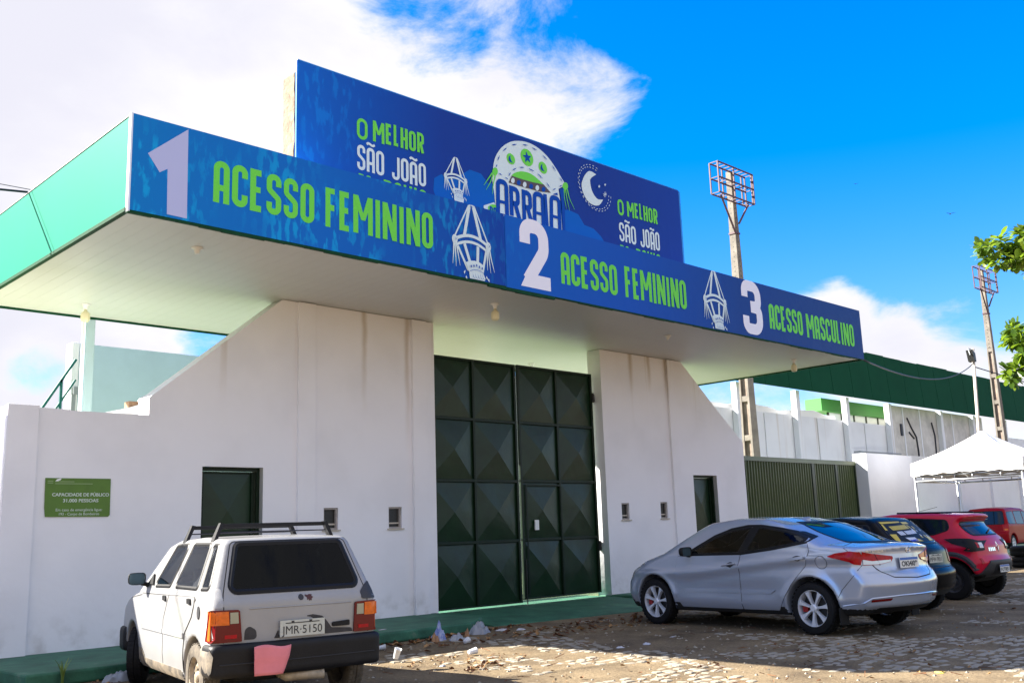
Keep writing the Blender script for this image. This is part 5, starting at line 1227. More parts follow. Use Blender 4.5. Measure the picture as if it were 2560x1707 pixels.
# ------------------------------------------------------------------ white hatchback (boxy, 1990s)
M['uno'] = paint('worn_white_paint', (0.30, 0.30, 0.30), 0.30, coat=0.4, noise=0.10, nscale=2.2)
def uw(x, z):
    w = 0.752-0.030*sstep(0.9, 1.9, x)-0.012*sstep(1.2, 1.8, -x)
    return w-0.34*np.maximum(z-0.95, 0)-0.10*np.maximum(0.42-z, 0)-0.010*sstep(0.012, -0.012, z-0.935)*0-0.006*np.exp(-((z-0.935)/0.012)**2)
U = Body([(-1.74, .34), (-1.755, .60), (-1.745, .92, .06), (-1.70, .985, .05), (-1.47, 1.425, .05), (-1.42, 1.462, .05), (-.7, 1.485, .5), (.05, 1.468, .4), (.32, 1.42, .12), (.98, .965, .10), (1.55, .87, .3), (1.75, .78, .10), (1.82, .60, .1), (1.80, .30, .05), (1.5, .22, .05), (-1.3, .22, .05)],
          uw, bow_r=0.045, bow_f=0.09, crown=0.018, k=0.055, arches=((1.18, .30, .335), (-1.18, .30, .325)), wref=0.75)
t = car('hatchback_car', 'worn white boxy hatchback with black roof rack bars, parked by the left wall', 'car', 5.219, -3.96, 1.38, 1.015)
WF = [(.33, 1.02, .03), (-.25, 1.03, .03), (-.43, 1.415, .04), (.01, 1.405, .05)]
WR = [(-.43, 1.03, .03), (-1.17, 1.03, .03), (-1.12, 1.41, .04), (-.585, 1.415, .04)]
WQ = [(-1.285, 1.03, .02), (-1.50, 1.035, .03), (-1.365, 1.40, .04), (-1.215, 1.405, .03)]
RW = [(.595, 1.005, .055), (-.595, 1.005, .055), (-.485, 1.41, .05), (.485, 1.41, .05)]
FW = [(.60, 1.02, .06), (-.60, 1.02, .06), (-.47, 1.38, .05), (.47, 1.38, .05)]
cuts = [(v, p) for v in 'lr' for p in (WF, WR, WQ)]+[('b', RW), ('f', FW)]
shell(U, 'body', [M['uno'], M['well']], t, 0.024, cuts)
for v in 'lr':
    for p in (WF, WR, WQ):
        g = skin(U, 'window', p, v, M['glass'], t, 0.003, 0); seam(U, 'window_seal', p, v, 0.034, M['seal'], g, 0.010, True)
    # doors
    for nm, poly, hp in (('door', [(.74, .935), (-.315, .95), (-.135, .72), (-.145, .30), (.53, .30), (.70, .52)], (-.18, .925)), ('door', [(-.335, .95), (-1.21, .96, .02), (-1.10, .79, .06), (-.89, .64, .06), (-.86, .50, .04), (-.85, .30), (-.165, .30), (-.155, .72)], (-1.03, .925))):
        d = skin(U, nm, poly, v, M['uno'], t, 0.007, 0.012, 0.06)
        seam(U, 'door_gap', poly, v, 0.014, M['gap'], d, 0.003, True)
        skin(U, 'handle', [(hp[0]+.075, hp[1]+.022, .01), (hp[0]-.055, hp[1]+.022, .01), (hp[0]-.075, hp[1]-.03, .01), (hp[0]+.03, hp[1]-.022, .01)], v, M['seal'], d, 0.022, 0.03)
        zz = .615; xs_ = (.70, -.145) if hp[0] > -.5 else (-.165, -.88)
        skin(U, 'side_moulding', [(xs_[0], zz+.025), (xs_[1], zz+.025), (xs_[1], zz-.02), (xs_[0], zz-.02)], v, M['uno'], d, 0.018, 0.015)
    seam(U, 'panel_gap', [(-.32, .96), (-.50, 1.455)], v, 0.010, M['gap'], t, 0.002)
    seam(U, 'panel_gap', [(-1.23, .97), (-1.215, 1.06), (-1.15, 1.44)], v, 0.010, M['gap'], t, 0.002)
    skin(U, 'sill_cladding', [(.80, .40), (.80, .225), (-.82, .225), (-.86, .33), (-.80, .315), (.55, .315), (.70, .40)], v, M['dustyplastic'], t, 0.010, 0.02)
seam(U, 'panel_gap', [(.76, .925), (1.72, .84)], 'l', 0.012, M['gap'], t, 0.002)
skin(U, 'fuel_cap', [(-1.315+.035*math.cos(a*.5236), .835+.055*math.sin(a*.5236)) for a in range(12)], 'l', M['greyplastic'], t, 0.008, 0.01)
skin(U, 'primer_patch', [(-1.20, .775, .02), (-1.42, .73, .03), (-1.66, .755, .02), (-1.70, .62, .02), (-1.56, .53), (-1.40, .66, .05), (-1.22, .68)], 'l', M['primer'], t, 0.0035, 0.0)
g = skin(U, 'rear_window', RW, 'b', M['glassdk'], t, 0.003, 0); seam(U, 'window_seal', RW, 'b', 0.045, M['seal'], g, 0.014, True)
g = skin(U, 'windscreen', FW, 'f', M['glass'], t, 0.003, 0); seam(U, 'window_seal', FW, 'f', 0.045, M['seal'], g, 0.012, True)
seam(U, 'hatch_gap', [(.655, .60), (.655, .95, .03), (.645, 1.0, .05), (.53, 1.43, .05), (-.53, 1.43, .05), (-.645, 1.0, .05), (-.655, .95, .03), (-.655, .60)], 'b', 0.009, M['gap'], t, 0.002)
seam(U, 'hatch_crease', [(.44, .865), (-.49, .865)], 'b', 0.012, M['uno'], t, 0.006)
for s in (1, -1):
    # tail lamp: housing with amber, clear and red lenses, wrapped round the corner
    hs = skin(U, 'tail_lamp', [(s*.505, .605, .01), (s*.525, .865, .02), (s*.742, .870, .01), (s*.745, .605, .01)], 'b', M['darkredlens'], t, 0.020, 0.03, 0.03)
    skin(U, 'amber_lens', [(s*.612, .745), (s*.618, .855), (s*.735, .855), (s*.738, .745)], 'b', M['amberlens'], hs, 0.026, 0.010, 0.03)
    skin(U, 'clear_lens', [(s*.535, .755), (s*.540, .845), (s*.606, .845), (s*.604, .755)], 'b', M['dimlens'], hs, 0.026, 0.010, 0.03)
    skin(U, 'reflector', [(s*.55, .635), (s*.55, .665), (s*.65, .665), (s*.65, .635)], 'b', M['redlens'], hs, 0.026, 0.010, 0.03)
    skin(U, 'side_lens', [(-1.60, .62), (-1.60, .86), (-1.665, .86), (-1.665, .62)], 'l' if s > 0 else 'r', M['amberlens'], hs, 0.014, 0.02, 0.03)
skin(U, 'corner_panel', [(-.60, .885, .02), (-.595, .95, .03), (-.655, 1.01, .02), (-.695, 1.04, .01), (-.74, .885, .01)], 'b', M['greyplastic'], t, 0.008, 0.01)
skin(U, 'corner_panel', [(.665, .885, .02), (.655, .95, .03), (.66, 1.03, .02), (.70, 1.06, .01), (.735, .885, .01)], 'b', M['primer'], t, 0.006, 0.01)
skin(U, 'chipped_patch', [(.485, .615), (.48, .70, .05), (.44, .725, .03), (.385, .69, .04), (.375, .615, .03)], 'b', M['fillerdark'], t, 0.003, 0)
skin(U, 'chipped_patch', [(.23, .61), (.19, .69, .02), (.19, .64), (.16, .61)], 'b', M['fillerdark'], t, 0.003, 0)
skin(U, 'chipped_patch', [(-.04, .775, .02), (-.12, .785, .02), (-.21, .765, .02), (-.26, .71, .03), (-.295, .66, .02), (-.49, .645, .02), (-.50, .612), (-.22, .612), (-.20, .70, .02), (-.10, .765)], 'b', M['fillerdark'], t, 0.003, 0)
skin(U, 'lock_trim', [(-.30, .705, .01), (-.30, .668, .01), (-.465, .668, .01), (-.465, .715, .01)], 'b', M['seal'], t, 0.02, 0.03)
skin(U, 'round_badge', [(-.015+.024*math.cos(a*.5236), .935+.024*math.sin(a*.5236)) for a in range(12)], 'b', M['greyplastic'], t, 0.006, 0.006)
skin(U, 'maple_leaf_sticker', [(-.055, .955), (-.075, .948), (-.09, .955), (-.118, .952), (-.112, .938), (-.128, .93), (-.112, .92), (-.108, .902), (-.098, .912), (-.092, .900), (-.084, .915), (-.07, .91), (-.068, .93), (-.052, .945)], 'b', mat('brown_sticker', (0.06, 0.012, 0.010), 0.5), t, 0.004, 0.003, 0.02)
plate(t, U, -.015, .683, .405, .135, 'JMR·5150', 'old', 0.022)
# bumpers: grown from the body shape
fb = lambda x, y, z: smax(smax(U.f(x, y, z)-0.045, np.maximum(z-.592, .33-z), .05), x+1.52+0.0*y, .02)
def fb(x, y, z):
    b0 = smax(U.samp(x-U.bow_r*(y/.75)**2, np.clip(z, .40, .58))-0.062, np.abs(y)-0.775, .07); return smax(smax(b0, np.maximum(z-.592, .315-z+0.10*sstep(-1.45, -1.75, x)*0), .05), x+1.49, .03)
bm_ = shell(U, 'rear_bumper', [M['blackplastic'], M['blackplastic']], t, 0.024, f=fb, region=((-1.95, -.95, .25), (-1.40, .95, .68)))
def ff(x, y, z):
    b0 = smax(U.samp(x+U.bow_f*(y/.75)**2, np.clip(z, .40, .55))-0.045, np.abs(y)-0.760, .07); return smax(smax(b0, np.maximum(z-.56, .30-z), .05), 1.50-x, .03)
shell(U, 'front_bumper', [M['blackplastic'], M['blackplastic']], t, 0.03, f=ff, region=((1.40, -.95, .25), (2.0, .95, .64)))
BB = Body([(-1.80, .33), (-1.82, .58), (-1.45, .58), (-1.45, .33)], lambda x, z: 0.777+0*x, bow_r=.045, bow_f=0, crown=0, k=.07, wref=.75)
skin(BB, 'scuffed_corner', [(-1.47, .57, .03), (-1.72, .565, .03), (-1.76, .50), (-1.74, .36, .03), (-1.66, .345), (-1.50, .45)], 'l', M['dustyplastic'], bm_, 0.006, 0.004)
seam(BB, 'bumper_crease', [(.70, .43), (-.70, .43)], 'b', .012, M['gap'], bm_, 0.006)
# roof rack: two bars on four feet each
for xb in (-.15, -1.08):
    mb = MB(); zt_ = 1.575; yw = .535
    mb.bar((xb, -yw+.02, zt_), (xb, yw-.02, zt_), 0.030, 0.036)
    rk = mb.build('roof_rack_bar', M['blackplastic'], t, bevel=0.005)
    for s in (-1, 1):
        mb = MB(); mb.add([(xb-.03, s*(yw-.02), zt_+.026), (xb+.03, s*(yw-.02), zt_+.026), (xb+.05, s*(yw+.05), 1.43), (xb-.05, s*(yw+.05), 1.43), (xb-.03, s*(yw-.055), zt_+.02), (xb+.03, s*(yw-.055), zt_+.02), (xb+.045, s*(yw+.01), 1.45), (xb-.045, s*(yw+.01), 1.45)],
                          [(0, 1, 2, 3), (4, 5, 6, 7), (0, 4, 5, 1), (3, 7, 6, 2), (0, 4, 7, 3), (1, 5, 6, 2)]); mb.build('rack_foot', M['blackplastic'], rk)
    mb = MB(); mb.tube([(xb+.02, -yw, 1.515), (xb+.02, yw, 1.515)], 0.006, 6); mb.build('strap', M['cable'], rk)
side_mirror(t, .62, .845, 1.09, M['blackplastic'], .17, .125); side_mirror(t, .62, -.845, 1.09, M['blackplastic'], .17, .125)
for v in 'lr': skin(U, 'mirror_base', [(.52, 1.03), (.36, 1.03), (.47, 1.13), (.62, 1.0)], v, M['seal'], t, .02, .02)
skin(U, 'headlamp', [(.42, .62), (.42, .76), (.70, .76), (.70, .62)], 'f', M['clearlens'], t, .008, .01); skin(U, 'headlamp', [(-.42, .62), (-.42, .76), (-.70, .76), (-.70, .62)], 'f', M['clearlens'], t, .008, .01)
for x_, st, rb in ((1.18, -0.42, 'rubber'), (-1.18, 0, 'dustyrubber')):
    for y_ in (.665, -.665): wheel(t, x_, y_, .285, .165, 'steel', st, rb)
seats(t, (.18, -.72), .30, .34, .98)
mb = MB(); mb.box(.55, .95, -.62, .62, .45, .98); mb.build('dashboard', M['seat'], t, bevel=.05)
mb = MB(); pts = [(.42+.06*math.sin(a*.3927), .34+.18*math.cos(a*.3927), .94+.17*math.sin(a*.3927)) for a in range(17)]; mb.tube(pts, .013, 6, cap=False); mb.build('steering_wheel', M['seal'], t)
mb = MB(); mb.tube([(-1.55, .1, .30), (-1.70, .1, .285), (-1.75, -.22, .285)], .045, 8); mb.build('silencer', M['steelrim'], t, smooth=True)
# pink cloth hung on the bumper
Y_, Zz = np.meshgrid(np.linspace(0, 1, 12), np.linspace(0, 1, 10), indexing='ij')
mb = MB(); vs = []
for i in range(12):
    for j in range(10):
        u, v = i/11, j/9; yT, yB = .445-.32*u, .435-.24*u; y_ = yT+(yB-yT)*v**1.5; z_ = .565-.235*v-0.02*u*(1-v)*0+.012*(1-v)*math.sin(6*u)
        vs.append((-1.885+.012*math.sin(5*u+1)*v-.012*v+0.015*(v > .5)*v, y_, z_))
mb.add(vs, [(i*10+j, (i+1)*10+j, (i+1)*10+j+1, i*10+j+1) for i in range(11) for j in range(9)])
pk = mb.build('pink_cloth', M['pink'], smooth=True); tag(pk, 'pink cloth rag hanging over the rear bumper of the white hatchback', 'cloth')
pk.matrix_world = Matrix.Translation((5.219, -3.96, 0.004)) @ Matrix.Rotation(1.38, 4, 'Z') @ Matrix.Scale(1.015, 4)
md = pk.modifiers.new('thick', 'SOLIDIFY'); md.thickness = 0.004

# ------------------------------------------------------------------ silver sedan
M['silver'] = paint('silver_metallic_paint', (0.42, 0.47, 0.57), 0.26, metal=0.45, coat=0.8)
def ew(x, z):
    w = 0.872-0.09*sstep(0.9, 2.2, x)-0.075*sstep(1.1, 2.3, -x)
    belt = 0.975+0.07*sstep(0.3, -1.4, x)
    w = w-0.50*np.maximum(z-belt, 0)-0.055*sstep(0.45, 0.22, z)
    cz = 0.735+(0.93-0.735)*sstep(0.9, -1.5, x)           # rising shoulder crease
    w = w+0.020*np.exp(-((z-cz)/np.where(z>cz, 0.030, 0.07))**2)-0.010*np.exp(-((z-cz+0.09)/0.06)**2)*sstep(1.0, 0.4, x)
    w = w+0.014*np.exp(-((z-0.335)/0.035)**2)*sstep(1.0, 0.8, np.abs(x))-0.022*np.exp(-((z-0.50)/0.14)**2)*sstep(1.1, 0.6, np.abs(x))
    for ax in (1.35, -1.35): w = w+0.022*np.exp(-((np.hypot(x-ax, z-.32)-.37)/0.07)**2)
    return w
EL = Body([(-2.12, .27, .05), (-2.25, .36, .06), (-2.315, .62, .10), (-2.26, .72, .05), (-2.20, .78, .04), (-2.185, .98, .03), (-2.205, 1.045, .02), (-2.13, 1.075, .05), (-1.72, 1.115, .25), (-1.0, 1.36, .6), (-.55, 1.445, .6), (-.05, 1.462, .6), (.42, 1.415, .5), (1.36, 1.02, .25), (1.78, .91, .4), (2.08, .76, .2), (2.20, .58, .10), (2.22, .40, .1), (2.12, .22, .08), (1.8, .20, .1), (-1.8, .22, .1)],
          ew, bow_r=0.24, bow_f=0.30, crown=0.038, k=0.09, arches=((1.35, .325, .375), (-1.35, .325, .375)), wref=0.85, well_in=0.5)
t = car('sedan_car', 'silver four door sedan with alloy wheels, nearest in the row facing the wall', 'car', 13.193, -5.252, 1.4576, 1.063)
EF = [(.74, .975, .03), (-.255, .995, .02), (-.40, 1.325, .02), (-.05, 1.285, .15), (.22, 1.20, .2), (.56, 1.03, .05)]
ER = [(-.355, 1.0, .02), (-.83, 1.058, .1), (-1.25, 1.125, .04), (-1.31, 1.165, .02), (-1.15, 1.218, .1), (-.91, 1.272, .2), (-.52, 1.325, .02)]
ERW = [(.45, 1.105, .04), (-.45, 1.105, .04), (-.48, 1.23, .12), (-.39, 1.365, .08), (.39, 1.365, .08), (.48, 1.23, .12)]
EFW = [(.66, 1.03, .08), (-.66, 1.03, .08), (-.50, 1.36, .08), (.50, 1.36, .08)]
cuts = [(v, p) for v in 'lr' for p in (EF, ER)]+[('b', ERW), ('f', EFW)]
shell(EL, 'body', [M['silver'], M['well']], t, 0.024, cuts)
DLO = [(.82, .965, .02), (-.30, .983), (-.84, 1.043, .1), (-1.30, 1.112, .04), (-1.37, 1.167, .02), (-1.17, 1.238, .1), (-.90, 1.295, .2), (-.55, 1.342, .2), (-.32, 1.345, .2), (-.04, 1.308, .2), (.24, 1.218, .2), (.60, 1.035, .05)]
for v in 'lr':
    for p in (EF, ER): g = skin(EL, 'window', p, v, M['glass'], t, 0.003, 0); seam(EL, 'window_seal', p, v, 0.036, M['seal'], g, 0.006, True)
    seam(EL, 'window_trim', DLO, v, 0.030, M['seal'], t, 0.005, True)
    skin(EL, 'pillar_trim', [(-.25, .985), (-.36, .988), (-.52, 1.335), (-.41, 1.335)], v, M['seal'], t, 0.005, 0.004)
    fd = [(.84, .955, .03), (-.285, .97), (-.245, .85, .1), (-.235, .27, .01), (.84, .265, .04), (.92, .42, .1), (.915, .75, .1)]
    rd = [(-.305, .97), (-.86, 1.03, .1), (-1.33, 1.105, .02), (-1.375, 1.03, .06), (-1.30, .83, .12), (-1.08, .60, .12), (-.83, .275, .03), (-.25, .27, .01), (-.262, .85, .1)]
    for poly, hp in ((fd, (-.09, .845)), (rd, (-1.19, .93))):
        d = skin(EL, 'door', poly, v, M['silver'], t, 0.005, 0.010, 0.045); seam(EL, 'door_gap', poly, v, 0.009, M['gap'], d, 0.002, True)
        skin(EL, 'handle_cup', [(hp[0]+.10, hp[1]-.01, .03), (hp[0]-.02, hp[1]+.035, .03), (hp[0]-.12, hp[1]+.015, .02), (hp[0]-.03, hp[1]-.04, .03)], v, M['gap'], d, 0.0065, 0.0)
        skin(EL, 'handle', [(hp[0]+.125, hp[1]-.014, .008), (hp[0]-.125, hp[1]+.012, .008), (hp[0]-.125, hp[1]-.006, .008), (hp[0]+.125, hp[1]-.032, .008)], v, M['silver'], d, 0.038, 0.022)
        mz = .50; mx_ = (.74, -.225) if hp[0] > -.5 else (-.255, -.82)
        skin(EL, 'side_moulding', [(mx_[0], mz+.018, .01), (mx_[1], mz+.028), (mx_[1]+(.08 if hp[0] < -.5 else 0), mz-.022), (mx_[0], mz-.032, .01)], v, M['silver'], d, 0.018, 0.012)
    seam(EL, 'sill_gap', [(.86, .262), (-.82, .272)], v, 0.008, M['gap'], t, 0.002)
    side_mirror(t, (.60 if v == 'l' else .22), (.97 if v == 'l' else -.93), (1.02 if v == 'l' else .95), M['seal'], .19, .13)
    skin(EL, 'headlamp', [(2.06, .70, .02), (1.86, .66, .03), (1.52, .87, .02), (1.66, .875, .03), (1.95, .80, .03)], v, M['clearlens'], t, 0.004, 0.006)
    skin(EL, 'mud_flap', [(-1.66, .26), (-1.74, .26), (-1.80, .14), (-1.72, .13)], v, M['seal'], t, 0.01, 0.02) if False else None
skin(EL, 'fuel_door', [(-1.53+.075*math.cos(a*.5236), .875+.075*math.sin(a*.5236)) for a in range(12)], 'l', M['silver'], t, 0.0035, 0.004)
seam(EL, 'fuel_door_gap', [(-1.53+.078*math.cos(a*.2618), .875+.078*math.sin(a*.2618)) for a in range(24)], 'l', 0.007, M['gap'], t, 0.001, True)
seam(EL, 'wing_gap', [(-1.72, 1.10), (-1.93, .985)], 'l', 0.008, M['gap'], t, 0.002)
seam(EL, 'bumper_gap', [(-2.02, .84), (-1.95, .72), (-1.78, .55), (-1.73, .46)], 'l', 0.008, M['gap'], t, 0.002)
seam(EL, 'bumper_gap', [(-2.02, .84), (-1.95, .72), (-1.78, .55), (-1.73, .46)], 'r', 0.008, M['gap'], t, 0.002)
g = skin(EL, 'rear_window', ERW, 'b', M['glassfilm'], t, 0.003, 0); seam(EL, 'window_seal', ERW, 'b', 0.030, M['seal'], g, 0.006, True, 0.03)
g = skin(EL, 'windscreen', EFW, 'f', M['glass'], t, 0.003, 0); seam(EL, 'window_seal', EFW, 'f', 0.03, M['seal'], g, 0.006, True)
for s in (1, -1):
    vw = 'l' if s > 0 else 'r'
    a = skin(EL, 'tail_lamp', [(-1.62, .942, .005), (-1.73, .982, .05), (-1.92, 1.003, .05), (-2.01, .995), (-2.02, .92), (-2.01, .838), (-1.95, .85), (-1.91, .88), (-1.79, .91)], vw, M['redlens'], t, 0.008, 0.015, 0.03)
    b = skin(EL, 'tail_lamp', [(s*.715, .995), (s*.58, .965, .05), (s*.27, .925, .02), (s*.33, .865, .03), (s*.52, .835, .04), (s*.715, .835)], 'b', M['redlens'], t, 0.008, 0.015, 0.03)
    skin(EL, 'clear_lens', [(s*.715, .90), (s*.60, .880), (s*.47, .885, .01), (s*.335, .888), (s*.335, .868), (s*.52, .840, .02), (s*.715, .842)], 'b', M['clearlens'], b, 0.013, 0.008, 0.03)
    seam(EL, 'lamp_gap', [(s*.555, .965), (s*.50, .83)], 'b', .010, M['gap'], b, 0.014)
    skin(EL, 'bumper_reflector', [(s*.73, .405, .01), (s*.71, .435, .01), (s*.43, .445, .01), (s*.47, .415, .02)], 'b', M['darkredlens'], t, 0.006, 0.008, 0.03)
seam(EL, 'boot_gap', [(.60, .835), (.52, .75, .08), (.40, .685, .08), (0, .665, .3), (-.40, .685, .08), (-.52, .75, .08), (-.60, .835)], 'b', 0.012, M['gap'], t, 0.002)
seam(EL, 'bumper_crease', [(.82, .36), (.72, .45, .05), (.30, .47), (-.30, .47), (-.72, .45, .05), (-.82, .36)], 'b', 0.022, M['silver'], t, 0.012)
skin(EL, 'lower_valance', [(.62, .275), (.58, .335, .03), (-.58, .335, .03), (-.62, .275)], 'b', M['blackplastic'], t, 0.004, 0.004)
plate(t, EL, .02, .845, .40, .125, 'OKI4I09', 'new', 0.012, tilt=0.05)
def ring(body, cx_, cz_, rx, rz, w_, mat_, parent, name='emblem'):
    return seam(body, name, [(cx_+rx*math.cos(k*.2618), cz_+rz*math.sin(k*.2618)) for k in range(24)], 'b', w_, mat_, parent, .006, True, .03)
em = ring(EL, -.02, .995, .058, .034, .010, M['chrome'], t)
seam(EL, 'emblem_letter', [(.02, .970), (.008, 1.018)], 'b', .011, M['chrome'], em, .006); seam(EL, 'emblem_letter', [(-.05, .972), (-.062, 1.012)], 'b', .011, M['chrome'], em, .006); seam(EL, 'emblem_letter', [(.014, .990), (-.03, 1.005), (-.056, .995)], 'b', .009, M['chrome'], em, .006)
for k, ch in enumerate('HYUNDAI'):
    y_ = .66-.042*k; P_, N_ = EL.trace([(y_, .995)], 'b')
    cu = bpy.data.curves.new('badge_letter', 'FONT'); cu.body = ch; cu.size = .05; cu.align_x = 'CENTER'; cu.align_y = 'CENTER'; cu.extrude = .002
    o = bpy.data.objects.new('tmp', cu); COL.objects.link(o); dg = bpy.context.evaluated_depsgraph_get(); me = bpy.data.meshes.new_from_object(o.evaluated_get(dg)); bpy.data.objects.remove(o); bpy.data.curves.remove(cu)
    me.transform(Matrix(((0, 0, -1, 0), (-1, 0, 0, 0), (0, 1, 0, 0), (0, 0, 0, 1)))); me.materials.clear(); me.materials.append(M['chrome']); o = link('badge_letter', me, t); o.location = Vector(P_[0])+Vector((-.006, 0, 0)); nn = Vector(N_[0]); o.rotation_euler = (0, 0, math.atan2(nn.y, nn.x)-math.pi)
mb = MB(); mb.add([(-.66, -.02, 1.43), (-.66, .02, 1.43), (-.82, .012, 1.385), (-.82, -.012, 1.385), (-.81, 0, 1.445)], [(0, 1, 4), (1, 2, 4), (2, 3, 4), (3, 0, 4)]); mb.build('roof_antenna', M['silver'], t, smooth=True)
for x_ in (1.35, -1.35):
    for y_ in (.765, -.765): wheel(t, x_, y_, .318, .205, 'alloy')
seats(t, (.15, -.85), .30, .38, .92)
mb = MB(); mb.box(.75, 1.2, -.70, .70, .45, .96); mb.build('dashboard', M['seat'], t, bevel=.05)
mb = MB(); mb.box(-1.75, -1.10, -.66, .66, .98, 1.03); mb.build('parcel_shelf', M['seat'], t)
for s in (1, -1):
    mb = MB(); mb.box(-1.75, -1.735, s*.78-.085, s*.78+.085, .14, .34); mb.build('mud_flap', M['well'], t)

# ------------------------------------------------------------------ generic hatchback used for the cars beyond
def hatch(name, label, x, y, h, s, prof, width, paint_, side_w, rear_w, lamps, platez, platetext, platestyle, bow_r=.14, crown=.04, k=.09, wb=2.4, wr=.30, arch=.36, bumper=None, group=None, track=.70, rimst='cap', bow_f=.25):
    B = Body(prof, width, bow_r=bow_r, bow_f=bow_f, crown=crown, k=k, arches=((wb/2, wr, arch), (-wb/2, wr, arch)), wref=.8)
    t = car(name, label, 'car', x, y, h, s)
    shell(B, 'body', [paint_, M['well']], t, 0.030)
    for v in 'lr':
        for p in side_w: g = skin(B, 'window', p, v, M['darkglass'], t, 0.004, 0.004, .05); seam(B, 'window_seal', p, v, .028, M['seal'], g, .007, True)
    g = skin(B, 'rear_window', rear_w, 'b', M['darkglass'], t, 0.004, 0.004, .04); seam(B, 'window_seal', rear_w, 'b', .03, M['seal'], g, .007, True)
    for x_ in (wb/2, -wb/2):
        for y_ in (track, -track): wheel(t, x_, y_, wr, .18, rimst)
    if platetext: plate(t, B, 0.0, platez, .40, .125, platetext, platestyle, .014)
    return t, B
M['darkglass'] = mat('dark_privacy_glass', (0.006, 0.008, 0.011), 0.05, spec=0.35)
M['black'] = paint('black_car_paint', (0.004, 0.004, 0.004), 0.22, coat=0.0, spec=0.09)
M['red'] = paint('dark_red_paint', (0.55, 0.006, 0.035), 0.28, coat=0.0, spec=0.35)
M['vanred'] = paint('bright_red_paint', (0.26, 0.002, 0.008), 0.32, coat=0.0, spec=0.12)

def bw(x, z): return 0.835-.08*sstep(.8, 2.0, x)-.05*sstep(1.0, 1.9, -x)-.42*np.maximum(z-.93, 0)-.05*sstep(.45, .2, z)+.012*np.exp(-((z-.78)/.05)**2)
bprof = [(-1.70, .26, .05), (-1.83, .38, .06), (-1.86, .60, .08), (-1.78, .68, .04), (-1.74, .93, .06), (-1.66, 1.0, .08), (-1.22, 1.37, .08), (-1.12, 1.415, .08), (-.6, 1.45, .5), (.1, 1.43, .5), (.4, 1.36, .3), (1.15, 1.0, .2), (1.7, .86, .3), (1.92, .66, .12), (1.92, .35, .1), (1.8, .22, .1), (-1.5, .22, .1)]
t, B = hatch('hatchback_car', 'black hatchback with a yellow poster on its rear window, behind the silver sedan', 15.72, -4.90, R(87.5), 1.05, bprof, bw, M['black'],
             [[(.75, 1.0, .03), (-.25, 1.0, .02), (-.25, 1.33, .02), (.15, 1.33, .1)], [(-.33, 1.0, .02), (-1.25, 1.05, .05), (-1.12, 1.30, .06), (-.33, 1.34, .02)]],
             [(.62, 1.02, .07), (-.62, 1.02, .07), (-.52, 1.36, .07), (.52, 1.36, .07)], None, .80, 'MFW-9051', 'old', bow_r=.16)
for s in (1, -1): skin(B, 'tail_lamp', [(s*.80, .70, .03), (s*.60, .74, .02), (s*.60, .93, .03), (s*.80, 1.0, .02)], 'b', M['darkredlens'], t, .008, .015, .04)
M['yellowprint'] = mat('yellow_poster_print', (0.62, 0.46, 0.03), 0.4); M['whiteprint'] = mat('white_poster_print', (0.62, 0.64, 0.70), 0.4); M['blueprint'] = mat('blue_poster_print', (0.03, 0.05, 0.45), 0.4)
po = skin(B, 'poster', [(.585, 1.04), (-.585, 1.04), (-.50, 1.345), (.50, 1.345)], 'b', M['seal'], t, .008, .003, .05)
for pts_, mm in (([(.50, 1.345), (.495, 1.315), (.02, 1.325), (.0, 1.345)], 'yellowprint'), ([(.50, 1.31), (.55, 1.22), (.50, 1.22), (.47, 1.31)], 'yellowprint'),
                 ([(-.02, 1.335), (-.22, 1.335), (-.24, 1.30), (-.02, 1.30)], 'yellowprint'), ([(.56, 1.16), (.575, 1.05), (.50, 1.05), (.43, 1.16)], 'yellowprint'), ([(.20, 1.075), (.15, 1.045), (-.02, 1.045), (.05, 1.08)], 'yellowprint'), ([(-.30, 1.10), (-.25, 1.045), (-.45, 1.045), (-.45, 1.10)], 'yellowprint'),
                 ([(.33, 1.105), (.10, 1.105), (.10, 1.075), (.30, 1.06)], 'whiteprint'), ([(.30, 1.072), (.10, 1.078), (.08, 1.05), (.28, 1.048)], 'blueprint')): skin(B, 'poster_patch', pts_, 'b', M[mm], po, .011, 0, .05)
def bands(y0, y1, z0, z1, n, mm, sl):
    for i in range(n):
        a, b = y0+(y1-y0)*i/n, y0+(y1-y0)*(i+.86)/n; skin(B, 'poster_letter', [(a, z0+sl*i), (b, z0+sl*i), (b, z1+sl*i), (a, z1+sl*i)], 'b', M[mm], po, .0115, 0, .05)
bands(.40, -.06, 1.215, 1.275, 9, 'yellowprint', .002); bands(.36, .22, 1.14, 1.195, 3, 'whiteprint', .002); bands(.19, -.12, 1.148, 1.20, 6, 'whiteprint', .002)
random.seed(4)
for i in range(14):
    a, z_ = random.uniform(-.48, -.08), random.uniform(1.09, 1.30); r_ = random.uniform(.012, .03); skin(B, 'poster_patch', [(a+r_*math.cos(q*1.05), z_+r_*math.sin(q*1.05)) for q in range(6)], 'b', M['yellowprint' if i % 3 else 'whiteprint'], po, .0112, 0, .05)
skin(B, 'sticker', [(-.735+.045*math.cos(q*.6283), .93+.045*math.sin(q*.6283)) for q in range(10)], 'b', mat('yellow_sticker', (.62, .75, .05), .4), t, .012, .004) if False else None
seam(B, 'hatch_gap', [(.66, .66), (.66, .98, .05), (.60, 1.02)], 'b', .008, M['gap'], t, .002); seam(B, 'bumper_gap', [(.80, .665), (-.80, .665)], 'b', .010, M['gap'], t, .003)

